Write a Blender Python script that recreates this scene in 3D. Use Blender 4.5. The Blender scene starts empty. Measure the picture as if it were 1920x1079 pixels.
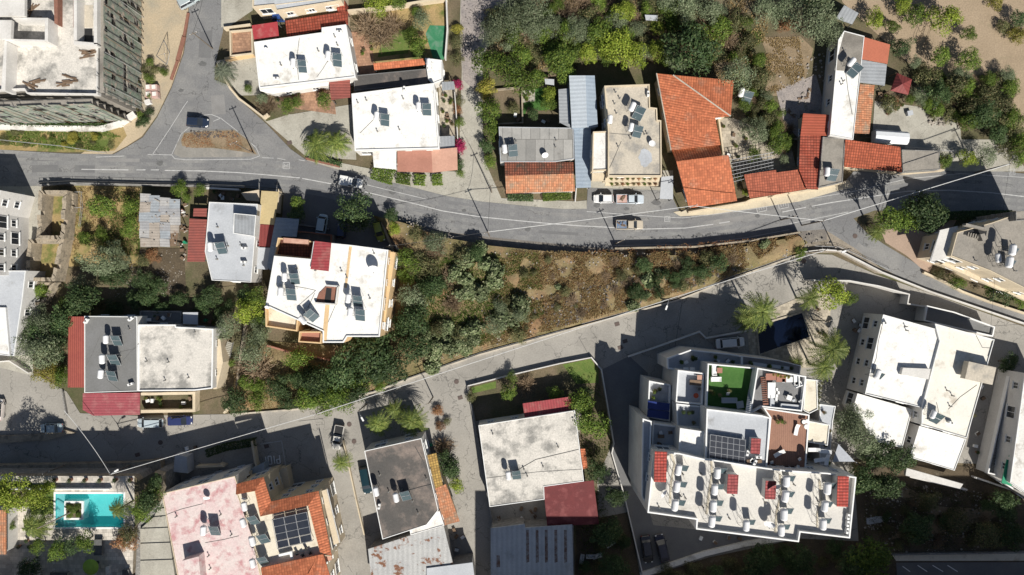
import bpy, math, random
from math import radians as R, sin, cos, pi, atan2, hypot
import numpy as np
# ---------------------------------------------------------------- camera, sky, sun, exposure
sc = bpy.context.scene
H = 125.0                                   # drone height over the road, metres; photo = 10 px per metre at road level
cam_d = bpy.data.cameras.new('drone_camera'); cam = bpy.data.objects.new('drone_camera', cam_d)
sc.collection.objects.link(cam); sc.camera = cam
cam.location = (0, 0, H); cam.rotation_euler = (0, 0, 0)
cam_d.sensor_width = 36; cam_d.lens = 36*H/192.0; cam_d.clip_end = 4000
SUN_EL, SUN_AZ = R(44), R(155)              # azimuth clockwise from north (photo up)
w = bpy.data.worlds.new("World"); sc.world = w; w.use_nodes = True
nt = w.node_tree; bg = nt.nodes['Background']
sky = nt.nodes.new('ShaderNodeTexSky'); sky.sky_type = 'NISHITA'; sky.sun_disc = False
sky.sun_elevation = SUN_EL; sky.sun_rotation = SUN_AZ
nt.links.new(sky.outputs[0], bg.inputs[0]); bg.inputs[1].default_value = 0.048
sun_d = bpy.data.lights.new('sun', 'SUN'); sun_d.energy = 5.0; sun_d.angle = R(0.5); sun_d.color = (1, .955, .87)
sun = bpy.data.objects.new('sun', sun_d); sc.collection.objects.link(sun)
sun.rotation_euler = (pi/2-SUN_EL, 0, pi-SUN_AZ)
sun.location = (0, 0, 200)
sc.view_settings.view_transform = 'Standard'; sc.view_settings.look = 'None'
sc.view_settings.exposure = 0.3; sc.view_settings.gamma = 1
rnd = random.Random(7)
col = sc.collection

# ---------------------------------------------------------------- helpers
def P(px, py, z=0.0):
    k = (H-z)/H/10.0
    return ((px-960)*k, -(py-539.5)*k, z)
def PP(pts, z=0.0): return [P(a, b, z)[:2] for a, b in pts]
def area(p): return sum(p[i][0]*p[(i+1) % len(p)][1]-p[(i+1) % len(p)][0]*p[i][1] for i in range(len(p)))/2
def ccw(p): return list(p) if area(p) > 0 else list(reversed(p))
def offset(p, d):                            # ccw polygon, d > 0 shrinks
    n = len(p); out = []
    for i in range(n):
        a, b, c = p[i-1], p[i], p[(i+1) % n]
        e1 = (b[0]-a[0], b[1]-a[1]); e2 = (c[0]-b[0], c[1]-b[1])
        l1 = hypot(*e1) or 1; l2 = hypot(*e2) or 1
        n1 = (-e1[1]/l1, e1[0]/l1); n2 = (-e2[1]/l2, e2[0]/l2)
        m = (n1[0]+n2[0], n1[1]+n2[1]); q = max(.35, (m[0]**2+m[1]**2)/2)
        out.append((b[0]+m[0]*d/q, b[1]+m[1]*d/q))
    return out
def inside(x, y, p):
    r = False; j = len(p)-1
    for i in range(len(p)):
        if (p[i][1] > y) != (p[j][1] > y) and x < (p[j][0]-p[i][0])*(y-p[i][1])/(p[j][1]-p[i][1])+p[i][0]: r = not r
        j = i
    return r

def tag(o, label=None, cat=None, group=None, kind=None):
    if label: o['label'] = label
    if cat: o['category'] = cat
    if group: o['group'] = group
    if kind: o['kind'] = kind
    return o
TH = []
def thing(name, label, cat, loc=(0, 0, 0), rz=0, group=None):
    o = bpy.data.objects.new(name, None); col.objects.link(o); o.empty_display_size = .3
    o.location = loc; o.rotation_euler = (0, 0, rz); TH.append(o)
    return tag(o, label, cat, group)
class MB:
    def __init__(s): s.v = []; s.f = []; s.uv = []
    def face(s, pts, uv=None):
        k = len(s.v); s.v += [tuple(p) for p in pts]; s.f.append(tuple(range(k, k+len(pts))))
        s.uv += uv if uv else [(p[0], p[1]) for p in pts]
        return s
    def prism(s, poly, z0, z1, caps=True, bottom=False):
        p = ccw(poly); n = len(p); L = 0
        for i in range(n):
            a, b = p[i], p[(i+1) % n]; d = hypot(b[0]-a[0], b[1]-a[1])
            s.face([(a[0], a[1], z0), (b[0], b[1], z0), (b[0], b[1], z1), (a[0], a[1], z1)], [(L, z0), (L+d, z0), (L+d, z1), (L, z1)]); L += d
        if caps: s.face([(x, y, z1) for x, y in p])
        if bottom: s.face([(x, y, z0) for x, y in reversed(p)])
        return s
    def ring(s, poly, wd, z0, z1):
        p = ccw(poly); q = offset(p, wd); n = len(p)
        for i in range(n):
            j = (i+1) % n; a, b, c, d = p[i], p[j], q[j], q[i]
            s.face([(*a, z0), (*b, z0), (*b, z1), (*a, z1)])
            s.face([(*c, z0), (*d, z0), (*d, z1), (*c, z1)])
            s.face([(*a, z1), (*b, z1), (*c, z1), (*d, z1)])
        return s
    def box(s, cx, cy, z0, sx, sy, sz, a=0):
        c, t = cos(a), sin(a)
        p = [(cx+x*c-y*t, cy+x*t+y*c) for x, y in ((-sx/2, -sy/2), (sx/2, -sy/2), (sx/2, sy/2), (-sx/2, sy/2))]
        return s.prism(p, z0, z0+sz, bottom=True)
    def slab(s, pts, th=.12, u=None):        # planar (sloped) slab; UV in metres, u along first edge
        a, b = pts[0], pts[1]; u = u or [b[i]-a[i] for i in range(3)]
        l = math.sqrt(sum(k*k for k in u)) or 1; u = [k/l for k in u]
        n = [0, 0, 0]
        for i in range(len(pts)):
            p, q = pts[i], pts[(i+1) % len(pts)]
            n[0] += (p[1]-q[1])*(p[2]+q[2]); n[1] += (p[2]-q[2])*(p[0]+q[0]); n[2] += (p[0]-q[0])*(p[1]+q[1])
        l = math.sqrt(sum(k*k for k in n)) or 1; n = [k/l for k in n]
        if n[2] < 0: pts = list(reversed(pts)); n = [-k for k in n]
        v = [n[1]*u[2]-n[2]*u[1], n[2]*u[0]-n[0]*u[2], n[0]*u[1]-n[1]*u[0]]
        s.face(pts, [(sum(p[i]*u[i] for i in range(3)), sum(p[i]*v[i] for i in range(3))) for p in pts])
        lo = [(p[0], p[1], p[2]-th) for p in pts]
        s.face(list(reversed(lo)))
        for i in range(len(pts)):
            j = (i+1) % len(pts); s.face([lo[i], lo[j], pts[j], pts[i]])
        return s
    def tube(s, pts, r, n=6, r2=None):
        pts = [tuple(p) for p in pts]; rings = []
        for i, p in enumerate(pts):
            a = pts[max(i-1, 0)]; b = pts[min(i+1, len(pts)-1)]
            t = np.array(b, float)-np.array(a, float); t /= (np.linalg.norm(t) or 1)
            h = np.array((0, 0, 1.)) if abs(t[2]) < .9 else np.array((1., 0, 0))
            x = np.cross(t, h); x /= np.linalg.norm(x); y = np.cross(t, x)
            rr = r if r2 is None else r+(r2-r)*i/(len(pts)-1)
            rings.append([tuple(np.array(p)+rr*(x*cos(2*pi*k/n)+y*sin(2*pi*k/n))) for k in range(n)])
        for i in range(len(rings)-1):
            for k in range(n):
                s.face([rings[i][k], rings[i][(k+1) % n], rings[i+1][(k+1) % n], rings[i+1][k]])
        s.face(rings[-1]); s.face(list(reversed(rings[0])))
        return s
    def lathe(s, cx, cy, prof, n=16):        # prof [(r, z)]
        rg = [[(cx+r*cos(2*pi*k/n), cy+r*sin(2*pi*k/n), z) for k in range(n)] for r, z in prof]
        for i in range(len(rg)-1):
            for k in range(n): s.face([rg[i][k], rg[i][(k+1) % n], rg[i+1][(k+1) % n], rg[i+1][k]])
        if prof[-1][0] > .01: s.face(rg[-1])
        if prof[0][0] > .01: s.face(list(reversed(rg[0])))
        return s
    def build(s, name, mat, parent=None, label=None, cat=None, group=None, kind=None, smooth=False, weld=False):
        m = bpy.data.meshes.new(name)
        if parent is not None:
            L = parent.location; q = parent.parent
            L = (L[0], L[1], L[2])
            if q is not None: L = tuple(L[i]+q.location[i] for i in range(3))
            org = L
        elif s.v:
            a = np.array(s.v); org = (float(a[:, 0].mean()), float(a[:, 1].mean()), float(a[:, 2].min()))
        else: org = (0, 0, 0)
        m.from_pydata([(x-org[0], y-org[1], z-org[2]) for x, y, z in s.v], [], s.f)
        uvl = m.uv_layers.new(name='UVMap'); uvl.data.foreach_set('uv', [c for t in s.uv for c in t])
        if smooth or weld:
            import bmesh
            b = bmesh.new(); b.from_mesh(m); bmesh.ops.remove_doubles(b, verts=b.verts, dist=.0005)
            if smooth:
                for f in b.faces: f.smooth = True
            b.to_mesh(m); b.free()
        m.materials.append(mat)
        o = bpy.data.objects.new(name, m); col.objects.link(o)
        if parent is not None: o.parent = parent
        else: o.location = org; 
        if parent is None and cat: TH.append(o)
        return tag(o, label, cat, group, kind)
def copy_tree(o, loc=None, rz=None, sc_=None, label=None):
    c = o.copy(); col.objects.link(c)
    for ch in o.children:
        d = ch.copy(); col.objects.link(d); d.parent = c
        for g in ch.children:
            e = g.copy(); col.objects.link(e); e.parent = d
    if loc is not None: c.location = loc
    if rz is not None: c.rotation_euler = (0, 0, rz)
    if sc_ is not None: c.scale = sc_
    if label: c['label'] = label
    TH.append(c)
    return c

# ---------------------------------------------------------------- materials
MATS = {}
def mat(name, c1, c2=None, sc1=.6, rough=.85, bump=.0, bs=6., stain=None, st=(.55, .7), stsc=.25, fine=.25, metal=0, kind=None, kp=None, spec=.3, alpha=1):
    if name in MATS: return MATS[name]
    m = bpy.data.materials.new(name); m.use_nodes = True; N = m.node_tree.nodes; Lk = m.node_tree.links
    b = N['Principled BSDF']; b.inputs['Roughness'].default_value = rough; b.inputs['Metallic'].default_value = metal
    b.inputs['Specular IOR Level'].default_value = spec
    tc = N.new('ShaderNodeTexCoord'); c2 = c2 or tuple(k*.8 for k in c1)
    def noise(scale, det=5, ro=.6, vec=None):
        n = N.new('ShaderNodeTexNoise'); n.inputs['Scale'].default_value = scale; n.inputs['Detail'].default_value = det
        n.inputs['Roughness'].default_value = ro; Lk.new(vec or tc.outputs['Object'], n.inputs['Vector']); return n.outputs['Fac']
    def ramp(f, a, b_):
        r = N.new('ShaderNodeMapRange'); r.inputs[1].default_value = a; r.inputs[2].default_value = b_; Lk.new(f, r.inputs[0]); return r.outputs[0]
    def mix(f, a, b_, mode='MIX'):
        x = N.new('ShaderNodeMix'); x.data_type = 'RGBA'; x.blend_type = mode
        if isinstance(f, (int, float)): x.inputs[0].default_value = f
        else: Lk.new(f, x.inputs[0])
        for i, v in ((6, a), (7, b_)):
            if isinstance(v, tuple): x.inputs[i].default_value = (*v, 1)
            else: Lk.new(v, x.inputs[i])
        return x.outputs[2]
    c = mix(ramp(noise(sc1), .35, .65), c1, c2)
    if stain: c = mix(ramp(noise(stsc, 6, .65), *st), c, stain)
    hgt = None
    if fine: c = mix(fine, c, mix(ramp(noise(3.5, 4, .8), .3, .7), (.25, .25, .25), (1.1, 1.1, 1.1)), 'MULTIPLY')
    if kind in ('tile', 'brick', 'pave'):
        t = N.new('ShaderNodeTexBrick'); Lk.new(tc.outputs['UV'], t.inputs['Vector'])
        w_, h_, mo, mc = kp
        t.inputs['Scale'].default_value = 1; t.inputs['Brick Width'].default_value = w_; t.inputs['Row Height'].default_value = h_
        t.inputs['Mortar Size'].default_value = mo; t.inputs['Mortar Smooth'].default_value = .3
        t.inputs['Color1'].default_value = (1.15, 1.15, 1.15, 1); t.inputs['Color2'].default_value = (.72, .72, .72, 1)
        t.inputs['Mortar'].default_value = (mc, mc, mc, 1); t.offset = 0 if kind == 'tile' else .5
        c = mix(1.0, c, t.outputs['Color'], 'MULTIPLY'); hgt = t.outputs['Fac']
    if kind in ('corr', 'tile'):
        wv = N.new('ShaderNodeTexWave'); Lk.new(tc.outputs['UV'], wv.inputs['Vector']); wv.bands_direction = 'X'
        per = kp[0] if kind == 'tile' else kp[0]; wv.inputs['Scale'].default_value = .314/per if False else 2*pi/per/20
        hgt = wv.outputs['Fac']
        if kind == 'corr': c = mix(kp[1], c, mix(hgt, (.45, .45, .45), (1.1, 1.1, 1.1)), 'MULTIPLY')
    if kind == 'crack':
        v = N.new('ShaderNodeTexVoronoi'); v.feature = 'DISTANCE_TO_EDGE'; v.inputs['Scale'].default_value = kp[0]
        vv = N.new('ShaderNodeVectorMath'); vv.operation = 'ADD'; nn = N.new('ShaderNodeTexNoise'); nn.inputs['Scale'].default_value = .7
        Lk.new(tc.outputs['Object'], nn.inputs['Vector']); Lk.new(tc.outputs['Object'], vv.inputs[0])
        ml = N.new('ShaderNodeVectorMath'); ml.operation = 'SCALE'; ml.inputs[3].default_value = 3.; Lk.new(nn.outputs['Color'], ml.inputs[0]); Lk.new(ml.outputs[0], vv.inputs[1])
        Lk.new(vv.outputs[0], v.inputs['Vector'])
        c = mix(ramp(v.outputs['Distance'], 0, .012), mix(kp[1], c, (.03, .03, .03)), c)
    Lk.new(c, b.inputs['Base Color'])
    if bump or hgt:
        bp = N.new('ShaderNodeBump'); bp.inputs['Strength'].default_value = bump or (.22 if kind == 'corr' else .5); bp.inputs['Distance'].default_value = .08
        Lk.new(hgt if hgt else noise(bs, 6, .7), bp.inputs['Height']); Lk.new(bp.outputs[0], b.inputs['Normal'])
    if alpha < 1: b.inputs['Alpha'].default_value = alpha
    MATS[name] = m; return m
def leafmat(name, c1, c2, c3=None):
    m = bpy.data.materials.new(name); m.use_nodes = True; N = m.node_tree.nodes; Lk = m.node_tree.links
    b = N['Principled BSDF']; b.inputs['Roughness'].default_value = .6; b.inputs['Specular IOR Level'].default_value = .25
    g = N.new('ShaderNodeNewGeometry'); r = N.new('ShaderNodeValToRGB'); Lk.new(g.outputs['Random Per Island'], r.inputs[0])
    e = r.color_ramp.elements; e[0].color = (*c1, 1); e[1].color = (*c2, 1)
    if c3: x = e.new(.8); x.color = (*c2, 1); e[2].color = (*c3, 1)
    oi = N.new('ShaderNodeObjectInfo'); hs = N.new('ShaderNodeHueSaturation'); mr = N.new('ShaderNodeMapRange')
    mr.inputs[3].default_value = .7; mr.inputs[4].default_value = 1.3
    Lk.new(oi.outputs['Random'], mr.inputs[0]); Lk.new(mr.outputs[0], hs.inputs['Value']); Lk.new(r.outputs[0], hs.inputs['Color'])
    Lk.new(hs.outputs[0], b.inputs['Base Color'])
    tr = N.new('ShaderNodeBsdfTranslucent'); Lk.new(hs.outputs[0], tr.inputs['Color'])
    mx = N.new('ShaderNodeMixShader'); mx.inputs[0].default_value = .25
    Lk.new(b.outputs[0], mx.inputs[1]); Lk.new(tr.outputs[0], mx.inputs[2]); Lk.new(mx.outputs[0], N['Material Output'].inputs[0])
    MATS[name] = m; return m
G = (.5, .5, .5)
asphalt = mat('asphalt', (.235, .235, .235), (.185, .185, .19), .12, .9, .15, 8, (.29, .285, .275), (.48, .66), .09, .4, kind='crack', kp=(.11, .5))
asphalt2 = mat('asphalt_patch', (.15, .15, .155), (.18, .18, .18), .3)
concrete = mat('concrete', (.385, .362, .325), (.305, .288, .26), .15, .9, .2, 6, (.24, .225, .2), (.52, .75), .09, .35, kind='crack', kp=(.16, .6))
concrete2 = mat('pale_concrete', (.46, .44, .38), (.37, .35, .30), .3, .9, .2, 6, (.26, .24, .2), (.55, .75), .2, .35, kind='crack', kp=(.3, .5))
beigepave = mat('beige_paving', (.50, .44, .35), (.42, .37, .29), .5, .85, .2, stain=(.3, .26, .2), kind='pave', kp=(.6, .6, .02, .6))
whitepave = mat('pale_paving', (.62, .57, .50), (.52, .48, .42), .5, .8, .2, stain=(.4, .36, .31), kind='pave', kp=(.7, .7, .03, .7))
terra_pave = mat('terracotta_paving', (.42, .25, .16), (.36, .21, .14), .5, .85, stain=(.28, .18, .13), kind='pave', kp=(.5, .5, .02, .75))
soil = mat('soil', (.22, .17, .115), (.13, .11, .065), .16, 1, .8, 2.2, (.085, .10, .04), (.45, .7), .12, .6)
orchard = mat('orchard_soil', (.40, .31, .215), (.35, .27, .185), .25, 1, .8, 3, (.26, .22, .14), (.58, .8), .3, .45)
tan = mat('tan_soil', (.33, .25, .165), (.25, .19, .12), .3, 1, .8, 2, (.17, .14, .08), (.52, .75), .14, .55)
sand = mat('sandy_lot', (.52, .42, .29), (.42, .35, .25), .18, 1, .5, 3, (.33, .31, .25), (.5, .7), .1, .4)
lawn = mat('lawn', (.10, .17, .035), (.16, .20, .055), .7, 1, .6, 12, (.24, .22, .09), (.6, .8), .3, .5)
turf = mat('artificial_turf', (.045, .125, .025), (.065, .15, .035), .8, .9, .3, 14)
greenmat = mat('green_court', (.035, .19, .09), (.07, .24, .13), .8, .8, stain=(.14, .26, .18), st=(.5, .62), stsc=.6)
drygrass = mat('dry_grass_ground', (.42, .30, .15), (.30, .24, .10), .3, 1, .9, 2, (.12, .16, .04), (.5, .62), .16, .5)
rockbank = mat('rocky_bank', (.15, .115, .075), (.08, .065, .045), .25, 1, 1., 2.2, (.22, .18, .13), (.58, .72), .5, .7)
cobble = mat('rough_stone_track', (.42, .37, .34), (.30, .27, .26), .6, .95, .9, 3, (.10, .09, .09), (.62, .70), 1.4, .6)
r_white = mat('white_roof', (.84, .83, .80), (.76, .745, .71), .25, .8, .1, 6, (.50, .47, .42), (.54, .70), .35, .2, kind='crack', kp=(.2, .22))
r_white2 = mat('white_painted_roof', (.80, .78, .75), (.70, .68, .64), .3, .8, .1, 6, (.40, .37, .33), (.52, .68), .4, .3, kind='crack', kp=(.22, .25))
r_cream = mat('cream_roof', (.74, .68, .56), (.66, .6, .49), .3, .8, .1, stain=(.45, .38, .28), st=(.55, .72), stsc=.4)
r_cream2 = mat('off_white_roof', (.80, .77, .69), (.73, .70, .63), .3, .8, .1, 6, (.50, .45, .38), (.55, .72), .4, .2)
r_beige = mat('beige_roof', (.58, .52, .43), (.50, .45, .37), .3, .85, .1, stain=(.34, .32, .29), st=(.5, .64), stsc=.3, fine=.4)
r_grey = mat('grey_roof', (.20, .20, .20), (.17, .17, .165), .2, .85, .1, fine=.25)
r_bluegrey = mat('pale_grey_roof', (.50, .52, .55), (.42, .44, .47), .2, .8, .1, stain=(.27, .27, .27), st=(.58, .75), fine=.25)
r_conc = mat('bare_concrete_roof', (.34, .31, .27), (.27, .25, .22), .2, .9, .2, stain=(.17, .155, .135), st=(.5, .72), stsc=.18, fine=.4)
r_dark = mat('bitumen_roof', (.10, .095, .09), (.14, .125, .115), .15, .9, .2, 6, (.27, .22, .19), (.48, .6), .16, .4)
r_stain = mat('weathered_white_roof', (.72, .68, .62), (.62, .59, .54), .4, .85, .1, 6, (.30, .29, .27), (.47, .62), .3, .45)
r_pink = mat('pink_flaking_roof', (.68, .53, .52), (.70, .62, .59), .5, .85, .1, 6, (.52, .27, .28), (.50, .66), .55, .35)
tile_o = mat('orange_roof_tiles', (.55, .18, .085), (.47, .145, .07), .7, .8, stain=(.44, .25, .17), st=(.55, .75), stsc=.3, kind='tile', kp=(.45, .5, .04, .65))
tile_r = mat('red_roof_tiles', (.36, .095, .06), (.34, .07, .04), .7, .8, stain=(.25, .07, .05), kind='tile', kp=(.5, .55, .06, .4))
tile_old_shade = mat('old_mossy_tiles_shade_side', (.36, .12, .07), (.26, .10, .065), .8, .85, stain=(.15, .11, .08), st=(.5, .65), stsc=.5, kind='tile', kp=(.45, .5, .07, .35))  # old tiles darkened to carry the shade of the north slope
tile_oldo = mat('faded_orange_tiles', (.56, .22, .11), (.5, .26, .15), .9, .85, stain=(.38, .27, .19), st=(.5, .65), stsc=.5, kind='tile', kp=(.4, .5, .05, .6))
red_corr = mat('red_corrugated_sheet', (.36, .06, .07), (.31, .055, .06), .5, .6, kind='corr', kp=(.5, .4), stain=(.38, .13, .12), st=(.5, .65), stsc=.5)
rust_corr = mat('faded_red_sheet', (.34, .10, .08), (.27, .09, .075), .6, .6, kind='corr', kp=(.5, .55), stain=(.42, .22, .17), st=(.6, .75))
terra_roof = mat('terracotta_flat_roof', (.40, .19, .14), (.35, .165, .12), .4, .85, stain=(.5, .26, .18), st=(.6, .8))
salmon_roof = mat('salmon_flat_roof', (.54, .31, .23), (.48, .27, .20), .4, .85, stain=(.65, .42, .32))
maroon = mat('maroon_roof_sheet', (.24, .055, .05), (.20, .045, .045), .4, .6, kind='corr', kp=(.6, .3))
brown_tile = mat('brown_roof_tiles', (.16, .065, .045), (.13, .055, .04), .5, .8, kind='tile', kp=(.5, .5, .06, .4))
yel_tile = mat('ochre_roof_tiles', (.50, .33, .10), (.42, .26, .08), .5, .8, kind='tile', kp=(.45, .45, .06, .4))
metal = mat('galvanised_sheet', (.40, .42, .44), (.33, .345, .36), .4, .5, kind='corr', kp=(.6, .15), stain=(.25, .25, .25), metal=.2)
metal_b = mat('blue_grey_sheet', (.33, .39, .46), (.28, .34, .41), .3, .5, kind='corr', kp=(.7, .12), stain=(.38, .44, .50))
metal_rust = mat('rusty_corrugated_sheet', (.50, .50, .49), (.43, .43, .43), .3, .7, kind='corr', kp=(.9, .2), stain=(.22, .10, .055), st=(.56, .62), stsc=.55, fine=.4)
patch = mat('patchwork_sheet', (.46, .45, .44), (.36, .36, .365), .5, .8, kind='brick', kp=(2.4, 1.1, .06, .35), stain=(.26, .18, .15), st=(.6, .68), stsc=.8, fine=.4)
wall_w = mat('white_render', (.70, .68, .65), (.60, .58, .55), .3, .85, stain=(.45, .42, .38), st=(.6, .8))
wall_c = mat('cream_render', (.66, .56, .41), (.58, .49, .36), .3, .85, stain=(.42, .34, .25), st=(.6, .8))
wall_y = mat('ochre_render', (.70, .50, .28), (.62, .44, .25), .3, .85)
wall_g = mat('grey_block', (.33, .32, .30), (.26, .25, .24), .3, .9, kind='brick', kp=(.5, .25, .02, .7))
wall_s = mat('stone_rubble_wall', (.44, .37, .28), (.34, .29, .22), .9, .95, .9, 5, (.22, .19, .15), (.5, .65), .9, .5)
white = mat('white_paint', (.8, .8, .79), (.74, .74, .73), .8, .5, fine=.08)
roadpaint = mat('worn_road_paint', (.58, .58, .57), (.42, .42, .42), 1.2, .8, fine=.3)
glass = mat('window_glass', (.03, .035, .045), (.02, .025, .03), .4, .12, fine=0, spec=.8)
panel_m = mat('solar_collector_glass', (.055, .08, .09), (.07, .10, .11), .8, .18, fine=0, spec=.7)
pv_m = mat('photovoltaic_cells', (.022, .026, .036), (.03, .034, .045), .8, .15, fine=0, spec=.6)
blue_panel = mat('blue_sheet', (.025, .04, .16), (.03, .05, .2), .6, .3, fine=.1)
alu = mat('aluminium', (.55, .56, .57), (.5, .5, .52), 2, .4, fine=.1, metal=.5)
steel = mat('dark_steel', (.10, .10, .10), (.13, .13, .13), 2, .6, fine=.2)
wood = mat('weathered_wood', (.22, .15, .10), (.16, .11, .075), 2, .85, fine=.3)
polem = mat('pole_wood', (.16, .13, .10), (.22, .19, .16), 3, .9, fine=.3)
deck_m = mat('brown_decking', (.33, .18, .125), (.29, .155, .11), .5, .8, kind='corr', kp=(.35, .2))
wire_m = mat('pale_cable', (.62, .62, .6), (.5, .5, .5), 3, .6, fine=0)
wire_d = mat('dark_cable', (.06, .06, .06), (.05, .05, .05), 3, .6, fine=0)
net = mat('green_debris_net', (.22, .29, .22), (.40, .41, .36), .6, .95, .1, 3, (.52, .42, .35), (.52, .62), .9, .6, alpha=.93)
black = mat('black_plastic', (.025, .025, .027), (.03, .03, .03), 2, .5, fine=.1)
bark = mat('bark', (.13, .095, .065), (.09, .07, .05), 3, .95, .8, 8, fine=.4)
barkg = mat('pale_bark', (.26, .22, .18), (.19, .165, .14), 3, .95, .8, 8, fine=.4)
rub = mat('pink_stone', (.55, .32, .28), (.5, .4, .36), .9, .8)
rope = mat('red_brick_kerb', (.30, .14, .10), (.24, .12, .085), 1.5, .9, fine=.4)
sail = mat('grey_canvas', (.42, .44, .48), (.38, .40, .44), .8, .8)
sandcloth = mat('beige_canvas', (.55, .47, .36), (.5, .42, .32), .8, .85)
limec = mat('lime_canvas', (.28, .42, .06), (.24, .37, .05), .8, .7)
greenp = mat('green_paint', (.02, .25, .13), (.025, .28, .15), .8, .6)
stone = mat('loose_stone', (.42, .38, .33), (.28, .25, .22), 1.5, .95, .6, 6)
def water(name, deep, rough=.04, mixf=.35):
    m = bpy.data.materials.new(name); m.use_nodes = True; N = m.node_tree.nodes; Lk = m.node_tree.links
    b = N['Principled BSDF']; b.inputs['Base Color'].default_value = (*deep, 1); b.inputs['Roughness'].default_value = rough
    t = N.new('ShaderNodeBsdfTransparent'); t.inputs[0].default_value = (.75, .95, .97, 1)
    n = N.new('ShaderNodeTexNoise'); n.inputs['Scale'].default_value = 3; bp = N.new('ShaderNodeBump'); bp.inputs['Strength'].default_value = .15
    Lk.new(n.outputs[0], bp.inputs['Height']); Lk.new(bp.outputs[0], b.inputs['Normal'])
    x = N.new('ShaderNodeMixShader'); x.inputs[0].default_value = mixf; Lk.new(t.outputs[0], x.inputs[1]); Lk.new(b.outputs[0], x.inputs[2])
    Lk.new(x.outputs[0], N['Material Output'].inputs[0]); return m
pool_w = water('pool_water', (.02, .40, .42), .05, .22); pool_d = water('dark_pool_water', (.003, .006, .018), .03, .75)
pooltile = mat('turquoise_pool_tiles', (.24, .70, .68), (.20, .66, .65), .8, .5, fine=.1)
pooltile_p = mat('pale_pool_tiles', (.38, .62, .63), (.34, .58, .6), .8, .5, fine=.1)
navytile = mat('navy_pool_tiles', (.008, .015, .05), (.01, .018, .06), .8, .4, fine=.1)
def paint(name, c, rough=.25):
    if name in MATS: return MATS[name]
    m = mat(name, c, tuple(k*.93 for k in c), 2, rough, fine=.06, spec=.5); m.node_tree.nodes['Principled BSDF'].inputs['Coat Weight'].default_value = .5
    return m

# ---------------------------------------------------------------- ground sheets
def sheet(name, pts, m, z, kind='structure', label=None, cat=None):
    b = MB(); b.face([(x, y, z) for x, y in ccw(PP(pts))])
    return b.build(name, m, kind=kind if not cat else None, label=label, cat=cat)
big = MB(); big.face([(-1500, -1500, -.06), (1500, -1500, -.06), (1500, 1500, -.06), (-1500, 1500, -.06)]); big.build('terrain', soil, kind='structure')
# south side: pale concrete lanes and yards
SN = [(-120, 640), (0, 676), (60, 698), (125, 735), (150, 775), (258, 780), (430, 777), (560, 767), (700, 737), (760, 714), (900, 664), (1090, 611), (1270, 562), (1380, 519), (1500, 476), (1560, 478), (1640, 514), (1740, 549), (1920, 613), (2060, 670)]
sheet('concrete_road', SN+[(2060, 880), (1600, 860), (1610, 1020), (1560, 1300), (-120, 1300)], concrete, 0)
AS = [(-120, 279), (0, 281), (120, 288), (205, 294), (240, 275), (268, 258), (295, 220), (322, 165), (345, 100), (354, 40), (354, -90), (428, -90), (418, 60), (405, 115), (402, 150), (428, 160), (452, 190), (500, 233), (545, 280), (575, 301), (640, 321), (690, 337), (760, 353), (850, 373), (930, 384), (1010, 393), (1100, 392), (1102, 352), (1255, 358), (1275, 400), (1330, 397), (1400, 387), (1500, 372), (1575, 352), (1600, 322), (1700, 322), (1780, 318), (1830, 318), (1880, 322), (1920, 326), (2060, 334), (2060, 395), (1860, 396), (1800, 398), (1700, 398), (1640, 395), (1600, 410), (1625, 437), (1660, 460), (1710, 490), (1745, 515), (1920, 590), (2060, 640), (2060, 672), (1920, 610), (1740, 547), (1690, 522), (1650, 500), (1600, 464), (1545, 430), (1500, 434), (1400, 452), (1300, 464), (1150, 467), (1050, 458), (920, 445), (830, 434), (760, 416), (700, 403), (640, 386), (530, 362), (460, 352), (300, 349), (75, 348), (50, 350), (-120, 350)]
sheet('asphalt_road', AS, asphalt, .03)
sheet('concrete_verge', [(575, 292), (640, 306), (700, 318), (860, 322), (862, 250), (866, 130), (862, 60), (866, -90), (945, -90), (935, 40), (905, 110), (905, 220), (908, 300), (940, 372), (1080, 378), (1100, 376), (1100, 396), (1010, 397), (930, 388), (850, 377), (760, 357), (690, 341), (640, 325), (575, 305)], concrete2, .01)
sheet('stone_track', [(866, -90), (945, -90), (950, 10), (940, 40), (900, 70), (898, 130), (900, 180), (868, 150), (864, 60)], cobble, .035)
sheet('concrete_court', [(1100, 320), (1262, 320), (1262, 360), (1100, 355)], concrete2, .012)
sheet('pavement', [(1262, 398), (1330, 388), (1400, 376), (1500, 358), (1590, 338), (1600, 352), (1575, 357), (1500, 378), (1400, 393), (1330, 403), (1275, 406)], mat('cream_pavement', (.60, .53, .40), (.52, .46, .35), .4, .9, stain=(.38, .33, .26)), .12)
sheet('concrete_lane', [(-120, 350), (50, 350), (78, 348), (76, 420), (70, 480), (60, 600), (62, 705), (-120, 660)], concrete2, .025)
sheet('concrete_lane', [(415, -90), (475, -90), (474, 20), (430, 50), (415, 52)], concrete2, .045)
sheet('asphalt_yard', [(533, 350), (700, 395), (756, 412), (752, 470), (520, 470), (530, 400)], asphalt2, .034)
sheet('sandy_lot', [(225, -90), (352, -90), (353, 40), (343, 100), (321, 163), (294, 218), (266, 256), (238, 274), (205, 292), (150, 290), (225, 240), (262, 210), (262, 60)], sand, .015)
sheet('weedy_strip', [(-120, 225), (225, 225), (238, 255), (215, 283), (120, 286), (-120, 276)], drygrass, .02)
sheet('traffic_island', [(326, 289), (332, 270), (344, 249), (375, 244), (440, 243), (464, 259), (486, 291), (455, 295), (340, 296)], mat('island_concrete', (.29, .275, .25), (.23, .22, .20), .4, .9, stain=(.36, .33, .29)), .09)
sheet('island_soil', [(340, 264), (346, 250), (400, 246), (440, 245), (463, 262), (482, 290), (455, 285), (400, 278), (360, 278), (342, 274)], tan, .13)
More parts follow.
